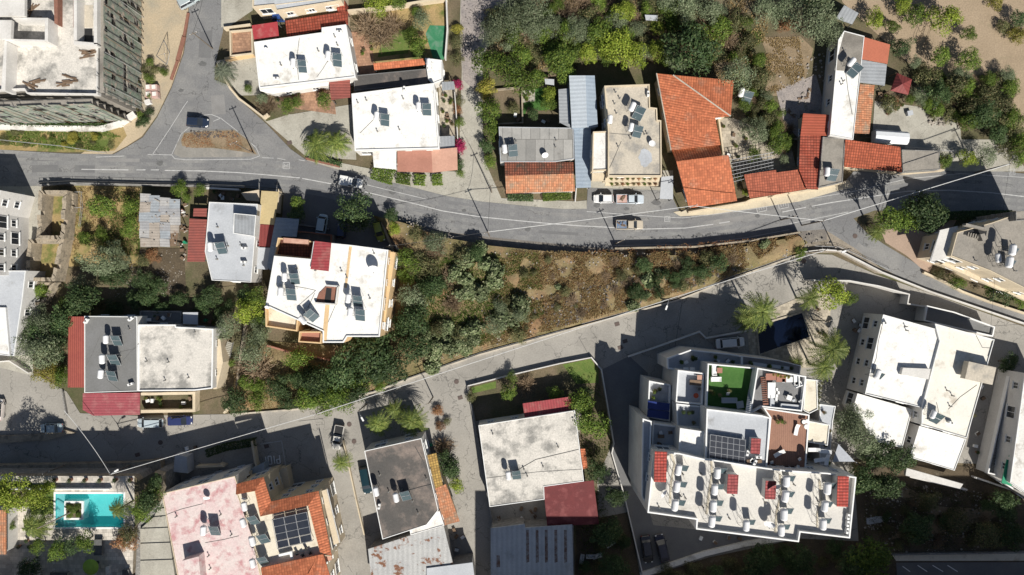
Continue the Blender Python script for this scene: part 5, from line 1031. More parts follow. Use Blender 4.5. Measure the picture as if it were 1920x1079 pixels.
for lb, pts, h, th, m, cp in [
    ('curving cream garden wall of the white junction house', [(424, 148), (437, 170), (452, 188), (476, 206), (498, 223), (505, 218)], 1.3, .35, wall_c, None),
    ('cream boundary wall north of the terracotta terrace', [(426, 57), (472, 51)], 1.2, .4, wall_c, None),
    ('short cream wall south of the terracotta terrace', [(428, 114), (477, 106)], 1.2, .5, wall_y, None),
    ('broad pale concrete wall curving round the foot of the scaffolded building', [(-60, 239), (0, 240), (130, 243), (195, 243), (228, 234), (253, 217)], 1.0, .9, r_white2, None),
    ('beige garden wall near the top edge above the bare trees', [(652, 27), (728, 20), (800, 8), (838, 3)], 1.6, .4, wall_c, None),
    ('white garden wall along the green court', [(838, 2), (840, 60), (836, 113)], 1.4, .25, wall_w, None),
    ('thin white wall between the paved strip and the track', [(852, 160), (856, 210), (859, 262)], 1.3, .15, wall_w, None),
    ('low cream wall along the roadside below the orange roofs', [(1290, 399), (1395, 381), (1405, 376), (1512, 358), (1580, 344)], .9, .3, wall_c, None),
    ('cream wall below the red tiled garage at the roadside', [(1580, 316), (1692, 327), (1762, 321)], 1.1, .35, wall_c, None),
    ('low wall with hedge below the fan palms beside the main road', [(577, 299), (636, 313)], .7, .35, rope, None),
    ('long low stone kerb wall on the north side of the concrete road', [(432, 777), (560, 767), (700, 736), (760, 713), (900, 665), (1090, 612), (1270, 563), (1380, 520), (1500, 477)], .55, .3, r_beige, None),
    ('white wall dividing the concrete road from the apartment driveway', [(1178, 668), (1225, 652), (1310, 622), (1322, 634), (1400, 620)], .9, .25, wall_w, None),
    ('long white parapet wall between the two right hand roads', [(1500, 474), (1540, 469), (1572, 471), (1650, 511), (1740, 547), (1920, 608), (2000, 640)], .9, .22, wall_w, None),
    ('zigzag white wall north of the big double house', [(1510, 526), (1580, 527), (1635, 537), (1690, 552), (1687, 569), (1727, 576), (1721, 594)], 2.6, .22, wall_w, None),
    ('cream roadside wall below the grey apartment house', [(1730, 512), (1765, 528), (1800, 547), (1850, 566), (1930, 592)], .8, .35, wall_c, None),
    ('pale wall north of the garden with the bare shrub', [(877, 723), (960, 702), (1050, 681), (1108, 670)], .9, .18, wall_w, None),
    ('wall along the lane west of the garden with the bare shrub', [(877, 723), (884, 760), (898, 830), (920, 960), (925, 985)], 1.0, .2, wall_g, None),
    ('white wall west of the apartment driveway', [(1108, 670), (1127, 693), (1150, 830), (1146, 848), (1170, 930), (1204, 1076)], 1.0, .2, wall_w, None),
    ('wide pale wall south of the apartment car yard', [(1204, 1076), (1320, 1037), (1400, 1018), (1470, 1008)], .6, .9, r_white2, None),
    ('cream wall along the middle of the lane beside the villa', [(645, 826), (654, 866), (670, 940), (684, 1000)], .8, .22, wall_c, None),
    ('low wall in front of the rose roofed house terrace', [(120, 735), (127, 775)], .6, .2, wall_g, None),
    ('white wall and gate along the left white house', [(0, 678), (25, 676), (60, 698)], 1.2, .2, wall_w, None),
    ('grey retaining wall south of the main road, upper left', [(78, 349), (140, 345), (300, 349), (400, 350), (460, 352)], 1.0, .3, wall_g, None),
    ('white wall piece beside the lemon tree south of the main road', [(389, 354), (450, 357)], 1.1, .3, wall_w, None),
    ('beige gate wall left of the shaded courtyard', [(528, 358), (525, 400)], 1.6, .25, wall_c, None),
    ('stone wall right of the shaded courtyard', [(716, 412), (728, 445), (738, 470)], 1.0, .4, wall_s, None),
    ('pale stone garden wall between the olive trees and the stairs', [(464, 608), (456, 660), (448, 720)], 1.2, .4, wall_s, None),
    ('retaining wall bordering the thicket below the stained white house', [(425, 772), (440, 752), (436, 745)], 1.2, .3, wall_c, None),
    ('terracotta garden wall south of the central white apartment house', [(505, 648), (540, 658), (628, 676)], 1.0, .3, terra_roof, None),
    ('white wall below the balcony terrace of the big double house', [(1702, 892), (1806, 916)], 1.0, .3, wall_w, None),
    ('wall closing the yard below the white row house', [(1822, 893), (1890, 916)], 1.0, .3, wall_w, None),
    ('shaded retaining wall along the south edge of the main road', [(1152, 467), (1300, 464), (1400, 453), (1495, 437)], 1.7, .3, wall_s, None),
    ('beige bed wall round the sunken garden plot left of the cottage', [(932, 170), (978, 166), (980, 232), (934, 234)], .8, .25, wall_s, None),
    ('white wall beside the parked silver pickup yard', [(1080, 354), (1078, 378)], .8, .2, wall_w, None),
    ('wall bounding the patio east of the orange roofed houses', [(1345, 222), (1354, 290)], .9, .3, wall_c, None),
    ('pale path wall left of the red outbuilding', [(1497, 262), (1478, 262), (1470, 300)], .6, .3, wall_s, None),
    ('retaining wall above the concrete path, lower right', [(1672, 1038), (1920, 1034)], .7, .3, wall_g, None),
    ('grey wall beside the lane near the pale van', [(550, 420), (618, 430)], .9, .25, wall_g, None)]:
    if h > .1: wallline(lb, pts, h, th, m)
fence('grey metal railing along the main road beside the dry garden', [(78, 344), (140, 341), (300, 345), (395, 346)], 1.1, steel, 2.2)
fence('leaning metal fence at the foot of the weedy strip', [(-20, 262), (60, 270), (120, 276), (170, 284), (200, 288)], 1.2, alu, 2.4)
fence('dark rail beside the main road near the beige shade', [(395, 348), (460, 350), (528, 356)], 1.1, steel, 2.2)
fence('light wire fence along the concrete road below the thicket', [(560, 764), (700, 733), (760, 710), (900, 661), (1060, 617)], 1.0, alu, 2.4)
fence('wire fence along the upper concrete road', [(1090, 607), (1270, 558), (1380, 515), (1480, 480)], 1.0, alu, 2.4)
fence('crooked wire fence on the bank above the parapet wall', [(1525, 462), (1572, 464), (1620, 486), (1668, 508)], .9, alu, 1.8)
fence('thin pale fence marking out the dry garden', [(140, 362), (156, 361), (158, 390), (137, 391)], 1.0, alu, 1.6)
fence('thin pale fence running south in the dry garden', [(158, 390), (154, 425)], 1.0, alu, 1.6)
fence('wire fence beside the gravel court, right side', [(1690, 279), (1740, 282), (1800, 288)], 1.4, alu, 2.5)
fence('wire fence beside the ploughed field', [(1745, 20), (1725, 60), (1718, 80)], 1.3, wood, 2.5)
fence('dark field fence beyond the farmhouse trees', [(1740, 50), (1720, 120)], 1.2, wood, 2.5)
# long red kerb ridge beside the sandy lot, brick piles, tower base
b = MB(); ps = [(354, 26), (346, 70), (334, 115), (322, 150)]
for i in range(3):
    (ax, ay), (bx_, by) = PP(ps)[i:i+2]; b.box((ax+bx_)/2, (ay+by)/2, .02, hypot(bx_-ax, by-ay)+.1, .7-.25*abs(i-1), .3, atan2(by-ay, bx_-ax))
b.build('brick_kerb', rope, label='long strip of reddish rubble kerb beside the sandy lot', cat='kerb')
for i, (x, y) in enumerate(((281, 166), (292, 166), (281, 179), (293, 179))):
    T = thing('brick_pallet', ('top left', 'top right', 'bottom left', 'bottom right')[i]+' of the four wrapped pink brick pallets', 'pallet', P(x, y), 0, 'brick pallets beside the sandy lot')
    X = P(x, y, .5); b = MB(); b.box(X[0], X[1], .12, 1.1, 1.1, .95, .05); b.build('bricks', rub, T); b = MB(); b.box(X[0], X[1], .0, 1.15, 1.15, .12, .05); b.build('pallet', wood, T)
    b = MB(); b.box(X[0]-.1, X[1]+.1, 1.075, .7, .75, .02, .1); b.build('wrapping', r_white2, T)
T = thing('sheet_stack', 'small white box beside the brick pallets', 'box', P(278, 192), 0); X = P(278, 192, .5); b = MB(); b.box(X[0], X[1], 0, 1.0, .8, .8, .3); b.build('box', white, T); b = MB(); b.box(X[0], X[1], .8, 1.05, .85, .04, .3); b.build('lid', wall_w, T)
b = MB()
q = [(307, 76), (318, 100), (313, 122), (293, 106)]
for i in range(4): b.tube([P(*q[i], .2), P(*q[(i+1) % 4], .2)], .04, 4); b.tube([P(*q[i], .2), P(308, 101, 7)], .04, 4)
b.build('lattice_mast', alu, label='slender wire mast standing on the sandy lot', cat='mast')
# ---------------------------------------------------------------- poles and overhead cables
def pole(px, py, h, label, lamp=None, m=polem, r=.13, arm=True, z=0):
    X = P(px, py, z); T = thing('utility_pole' if not lamp else 'street_lamp', label, 'utility pole' if not lamp else 'street lamp', X, group='poles along the roads')
    b = MB(); b.tube([(X[0], X[1], z-.3), (X[0], X[1], z+h)], r, 8, r*.65); b.build('pole', m, T)
    if lamp:
        a = R(lamp); e = (X[0]+1.6*cos(a), X[1]+1.6*sin(a), z+h+.3)
        b = MB(); b.tube([(X[0], X[1], z+h-.4), ((X[0]+e[0])/2, (X[1]+e[1])/2, z+h+.25), e], .05, 6); b.build('arm', alu, T)
        b = MB(); b.box(e[0], e[1], e[2]-.08, .8, .28, .16, a); b.build('lamp_head', white, T)
    elif arm:
        b = MB(); b.box(X[0], X[1], z+h-.5, 1.5, .1, .1, .4); b.build('crossarm', m, T)
        for s in (-.6, 0, .6):
            b = MB(); b.lathe(X[0]+s*cos(.4), X[1]+s*sin(.4), [(.05, z+h-.4), (.06, z+h-.2), (.02, z+h-.15)], 8); b.build('insulator', r_white, T)
    return (X[0], X[1], z+h-.2)
A = {}
for k, px, py, h, lb, lamp in [('a', 918, 443, 9.5, 'tall pole on the bank at the bend of the main road', None), ('b', 1277, 397, 9, 'pole at the corner of the square orange roof', None), ('c', 1503, 423, 9, 'pole beside the road junction above the bank', None),
    ('d', 1828, 324, 9, 'pole at the right end of the main road near the bushy hedge', None), ('e', 741, 468, 9, 'pole beside the shaded courtyard and round bushes', None), ('f', 922, 361, 8, 'pole at the corner of the cottage lane', None),
    ('g', 1154, 457, 7, 'pole on the south verge below the beige pickup', None), ('h', 1464, 413, 6, 'shorter pole casting a shadow across the main road', None), ('i', 1237, 560, 7.5, 'pole on the fence line in the middle of the concrete road', 250), ('j', 1512, 474, 7.5, 'pole at the east end of the fence line', None),
    ('k', 616, 762, 8, 'pole beside the concrete road where the cable crosses the thicket', None), ('l', 812, 745, 7, 'pole at the head of the second lane', None), ('m', 476, 288, 9.5, 'pole on the tip of the traffic island', None), ('n', 399, 92, 8, 'pole at the edge of the side road near the terracotta terrace', None),
    ('o', 254, 868, 8, 'street lamp above the stairs south of the left lane', 30), ('p', 133, 868, 7, 'pole on the lower left retaining bank', None), ('q', 1566, 500-30, 6, 'lamp at the right hand road fork', 200), ('r', 688, 758, 7, 'thin lamp beside the fence and lane palms', 300), ('s', 1524, 600, 6.5, 'bare trunk-like post beside the dark pool', None)]:
    A[k] = pole(px, py, h, lb, lamp)
def cable(label, a, c, r=.055, m=wire_m, sag=.5, n=10):
    b = MB(); b.tube([(a[0]+(c[0]-a[0])*i/n, a[1]+(c[1]-a[1])*i/n, a[2]+(c[2]-a[2])*i/n-4*sag*(i/n)*(1-i/n)) for i in range(n+1)], r, 5)
    b.build('overhead_cable', m, label=label, cat='cable', group='overhead cables')
cable('white overhead cable over the main road from the bend to the orange roof corner', A['a'], A['b']); cable('white overhead cable from the orange roof corner to the road junction', A['b'], A['c']); cable('twisted overhead cable over the shaded right end of the main road', A['c'], A['d'], .07)
cable('overhead cable above the concrete road, eastern span', A['i'], A['j'], .06); cable('overhead cable above the bank, middle span', A['k'], A['i'], .06); cable('overhead cable over the south lane, western span', A['o'], A['k'], .055)
cable('thin cable from the bend pole to the courtyard pole', A['a'], A['e'], .03, wire_d); cable('thin cable over the lane to the cottage pole', A['a'], A['f'], .03, wire_d); cable('thin cable above the side road', A['n'], (P(384, -30, 8)), .03, wire_d)
cable('pale cable crossing the lower left lane', A['o'], (P(120, 770, 8)), .05, wire_m); cable('thin cable from the right road to the double house', A['d'], (P(1858, 612, 9)), .02, wire_d); cable('cable over the track beside the cottage', A['f'], P(880, 270, 7), .03, wire_d); cable('thin cable across the far right yard', P(1845, 613, 9.5), P(1960, 606, 8), .03, wire_d)
# ---------------------------------------------------------------- vegetation
LM = {'olive': leafmat('olive_leaves', (.10, .135, .07), (.22, .26, .15), (.31, .34, .22)), 'citrus': leafmat('citrus_leaves', (.055, .10, .018), (.145, .215, .035), (.27, .31, .06)),
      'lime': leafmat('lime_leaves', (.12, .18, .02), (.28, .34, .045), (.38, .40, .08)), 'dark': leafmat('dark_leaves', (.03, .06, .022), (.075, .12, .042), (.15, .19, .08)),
      'yellow': leafmat('yellow_leaves', (0.189, 0.201, 0.0354), (0.354, 0.319, 0.059), (0.425, 0.319, 0.0826)), 'dry': leafmat('dry_twigs', (0.153, 0.106, 0.0649), (0.307, 0.224, 0.142), (0.425, 0.33, 0.236)),
      'mixed': leafmat('mixed_scrub_leaves', (0.0708, 0.0885, 0.0354), (0.165, 0.165, 0.0708), (0.307, 0.236, 0.13)), 'magenta': leafmat('magenta_bracts', (0.295, 0.0118, 0.0826), (0.531, 0.0236, 0.153), (0.0708, 0.13, 0.0354)),
      'cactus': leafmat('cactus_pads', (.11, .15, .065), (.24, .28, .14), (.40, .41, .25)), 'palm': leafmat('palm_fronds', (.07, .11, .025), (.20, .25, .055), (.34, .35, .10)), 'greypalm': leafmat('grey_palm_fronds', (0.118, 0.142, 0.0944), (0.212, 0.236, 0.165), (0.283, 0.295, 0.224)),
      'rusty': leafmat('rusty_leaves', (.22, .10, .05), (.34, .18, .09), (.16, .15, .06)), 'grass': leafmat('dry_grass_blades', (0.236, 0.165, 0.0708), (0.401, 0.295, 0.142), (0.496, 0.389, 0.224)), 'ggrass': leafmat('green_grass_blades', (0.059, 0.106, 0.0177), (0.153, 0.212, 0.0472), (0.307, 0.283, 0.118))}
CACHE = {}
def crown_mesh(kind, v):
    k = (kind, v)
    if k in CACHE: return CACHE[k]
    rr = random.Random(hash(kind) % 1000 if False else sum(map(ord, kind))*7+v*13); b = MB()
    nb = rr.randint(7, 11); blobs = [(0, 0, 0, .62)]
    for i in range(nb):
        a = 2*pi*i/nb+rr.uniform(-.3, .3); d = rr.uniform(.35, .86); blobs.append((d*cos(a), d*sin(a), rr.uniform(-.3, .3), rr.uniform(.16, .42)))
    for i in range(3): a = rr.uniform(0, 6.28); d = rr.uniform(.1, .35); blobs.append((d*cos(a), d*sin(a), rr.uniform(.25, .42), rr.uniform(.25, .38)))
    n = {'cactus': 900, 'dry': 700, 'dark': 2600, 'olive': 3000, 'mixed': 1900}.get(kind, 2300); ls = {'cactus': .075, 'olive': .036, 'mixed': .05, 'dark': .055}.get(kind, .052)
    if kind == 'dry':
        for i in range(260):
            a = rr.uniform(0, 6.28); e = rr.uniform(.1, 1.4); p = [(0, 0, -.6)]; d = np.array((cos(a)*cos(e), sin(a)*cos(e), sin(e))); q = np.array((0, 0, -.6)); Lh = rr.uniform(.5, 1.05)
            for s in range(3):
                q = q+d*Lh/3*(1.15 if s else 1); d = d+np.array([rr.uniform(-.35, .35) for _ in range(3)]); d /= np.linalg.norm(d); p.append(tuple(q))
            wv = np.array((-sin(a), cos(a), 0))*.012
            for s in range(3): b.face([tuple(np.array(p[s])-wv), tuple(np.array(p[s])+wv), tuple(np.array(p[s+1])+wv*.7), tuple(np.array(p[s+1])-wv*.7)])
            for s in range(5):
                o = np.array(p[rr.randint(1, 3)]); u = np.array([rr.gauss(0, 1) for _ in range(3)]); u /= np.linalg.norm(u); w2 = np.cross(u, (0, 0, 1)); w2 /= (np.linalg.norm(w2) or 1)
                b.face([tuple(o-w2*.008), tuple(o+w2*.008), tuple(o+u*.14+w2*.006), tuple(o+u*.14-w2*.006)])
        CACHE[k] = b; return b
    tot = sum(q[3]**2 for q in blobs)
    for x, y, z, r in blobs:
        for i in range(int(n*r*r/tot)):
            u = np.array([rr.gauss(0, 1) for _ in range(3)]); u /= np.linalg.norm(u)
            if u[2] < -.35: u[2] *= -1
            rad = r*rr.choice((1, 1, .92, .75, 1.12, 1.25))*(1+.12*mn.noise((u[0]*3+x*5, u[1]*3+y*5, u[2]*3+v)))
            c = np.array((x, y, z*1.0))+u*rad; nrm = u+np.array([rr.gauss(0, .5) for _ in range(3)]); nrm /= np.linalg.norm(nrm)
            t = np.cross(nrm, [rr.gauss(0, 1) for _ in range(3)]); t /= (np.linalg.norm(t) or 1); s = np.cross(nrm, t); l = ls*rr.uniform(.6, 1.4)
            if kind == 'cactus':
                b.face([tuple(c+l*(t*cos(q)*1.0+s*sin(q)*1.5)) for q in [2*pi*j/7 for j in range(7)]])
            else:
                b.face([tuple(c-t*l), tuple(c-s*l*.55), tuple(c+t*l*1.1), tuple(c+s*l*.55)])
    CACHE[k] = b; return b
MC = {}
def mesh_from(b, name, m):
    o = b.build(name, m); import mathutils
    o.data.transform(mathutils.Matrix.Translation(o.location)); d = o.data; bpy.data.objects.remove(o); return d
def trunk_mesh(kind):
    b = MB(); b.tube([(0, 0, 0), (.05, .02, .35), (0, .05, .8)], .075, 7, .045)
    for a in (0, 1.3, 2.5, 3.8, 5.0): b.tube([(0, .03, .55), (.28*cos(a), .28*sin(a), .85), (.52*cos(a), .52*sin(a), 1.05)], .032, 5, .012)
    return b
NAMES = {'olive': 'olive_tree', 'citrus': 'citrus_tree', 'lime': 'citrus_tree', 'dark': 'dark_tree', 'yellow': 'yellowing_bush', 'dry': 'bare_shrub', 'mixed': 'scrub_bush', 'magenta': 'bougainvillea', 'cactus': 'prickly_pear', 'rusty': 'rusty_bush'}
CATS = {'olive': 'tree', 'citrus': 'tree', 'lime': 'tree', 'dark': 'tree', 'yellow': 'bush', 'dry': 'shrub', 'mixed': 'bush', 'magenta': 'bush', 'cactus': 'cactus', 'rusty': 'bush'}
DESC = {'olive': 'grey-green olive tree', 'citrus': 'round mid-green tree', 'lime': 'bright yellow-green leafy tree', 'dark': 'dark green dense tree', 'yellow': 'yellowing bush', 'dry': 'bare brown twiggy shrub', 'mixed': 'olive-brown scrub bush', 'magenta': 'magenta bougainvillea', 'cactus': 'prickly pear clump', 'rusty': 'rusty red bush'}
def tree(kind, px, py, r, place, h=None, zb=0, name=None, desc=None, group=None):
    r_m = r/10.0; h = h if h is not None else max(.8, r_m*1.9); cz = zb+h-r_m*.55 if h > r_m*.9 else zb+r_m*.3
    X = P(px, py, cz); r_m *= 1.1; T = thing(name or NAMES[kind], (desc or DESC[kind])+' '+place, CATS[kind], (X[0], X[1], zb), rnd.uniform(0, 6.28), group)
    v = rnd.randint(0, 6); k = (kind, v)
    if k not in MC: MC[k] = mesh_from(crown_mesh(kind, v), 'crown', LM[kind])
    o = bpy.data.objects.new('crown', MC[k]); col.objects.link(o); o.parent = T; o.location = (0, 0, cz-zb); o.scale = (r_m*rnd.uniform(.95, 1.2), r_m*rnd.uniform(.82, 1.08), r_m*rnd.uniform(.7, .95)); o.rotation_euler = (rnd.uniform(-.25, .25), rnd.uniform(-.25, .25), rnd.uniform(0, 6))
    if h > 1.2 and kind not in ('cactus',):
        tk = 'trunk'; 
        if tk not in MC: MC[tk] = mesh_from(trunk_mesh(kind), 'trunk', bark)
        t = bpy.data.objects.new('trunk', MC[tk]); col.objects.link(t); t.parent = T; t.scale = (r_m*.9, r_m*.9, max(.3, (cz-zb)*.95))
    return T
def palm_mesh(kind, v):
    rr = random.Random(v+sum(map(ord, kind))); b = MB(); n = 46 if kind == 'fan' else 40
    for i in range(n):
        a = 2*pi*i/n*(1.618 if i % 2 else 1)+rr.uniform(-.15, .15); el = rr.uniform(-.1, 1.15); L = rr.uniform(.8, 1.05); pts = []
        for s in range(8):
            t = s/7; d = L*t; pts.append((cos(a)*d*cos(el*(1-t*.6)), sin(a)*d*cos(el*(1-t*.6)), d*sin(el)*(1-t)*.9-.45*t*t))
        sx, sy = -sin(a), cos(a)
        for s in range(1, 8):
            p, q = pts[s-1], pts[s]
            b.face([(p[0]-sx*.01, p[1]-sy*.01, p[2]), (p[0]+sx*.01, p[1]+sy*.01, p[2]), (q[0]+sx*.006, q[1]+sy*.006, q[2]), (q[0]-sx*.006, q[1]-sy*.006, q[2])])
            for u in (0, .5):
                c = tuple(p[j]+(q[j]-p[j])*u for j in range(3)); w_ = .2*(1-abs(s/7-.45))*(1.1 if kind == 'fan' else 1.0)*rr.uniform(.8, 1.15)
                for sg in (-1, 1):
                    e = (c[0]+sg*sx*w_+cos(a)*.10, c[1]+sg*sy*w_+sin(a)*.10, c[2]-w_*.45); b.face([(c[0]-cos(a)*.02, c[1]-sin(a)*.02, c[2]), (c[0]+cos(a)*.022, c[1]+sin(a)*.022, c[2]), e])
    return b
def palm(px, py, r, h, place, kind='feather', lm='palm', zb=0, lean=(0, 0), desc=None):
    r_m = r/10; X = P(px, py, zb+h); B = (X[0]-lean[0], X[1]-lean[1]); T = thing('palm_tree', (desc or ('feather palm' if kind == 'feather' else 'fan palm with dense fronds'))+' '+place, 'palm tree', (B[0], B[1], zb)); v = rnd.randint(0, 2); k = ('p'+kind, v, lm)
    if k not in MC: MC[k] = mesh_from(palm_mesh(kind, v), 'crown', LM[lm])
    o = bpy.data.objects.new('crown', MC[k]); col.objects.link(o); o.parent = T; o.location = (lean[0], lean[1], h); o.scale = (r_m, r_m, r_m); o.rotation_euler = (0, 0, rnd.uniform(0, 6))
    b = MB(); b.tube([(B[0], B[1], zb), (B[0]+lean[0]*.4, B[1]+lean[1]*.4, zb+h*.5), (B[0]+lean[0], B[1]+lean[1], zb+h)], .2, 8, .13); b.build('trunk', barkg, T); return T
def hedge(label, pts, wd, h, lm='citrus', zb=0):
    q = PP(pts, h); b = MB(); rr = rnd
    for i in range(len(q)-1):
        (ax, ay), (bx_, by) = q[i], q[i+1]; l = hypot(bx_-ax, by-ay); ux, uy = (bx_-ax)/l, (by-ay)/l
        for k in range(int(l*wd*170)+40):
            t = rr.uniform(-.02, l+.02); s = rr.uniform(-.5, .5)*wd; z = h*(1-.25*(abs(s)*2/wd)**3)+rr.uniform(-.3, .12)
            if rr.random() < .35: s = rr.choice((-.5, .5))*wd*rr.uniform(.9, 1.1); z = rr.uniform(.1, h)
            c = np.array((ax+ux*t-uy*s, ay+uy*t+ux*s, zb+z)); u = np.array([rr.gauss(0, .6), rr.gauss(0, .6), 1]); u /= np.linalg.norm(u); tt = np.cross(u, [rr.gauss(0, 1) for _ in range(3)]); tt /= np.linalg.norm(tt); s2 = np.cross(u, tt); L = rr.uniform(.08, .17)
            b.face([tuple(c-tt*L), tuple(c-s2*L*.6), tuple(c+tt*L), tuple(c+s2*L*.6)])
    return b.build('hedge', LM[lm], label=label, cat='hedge')
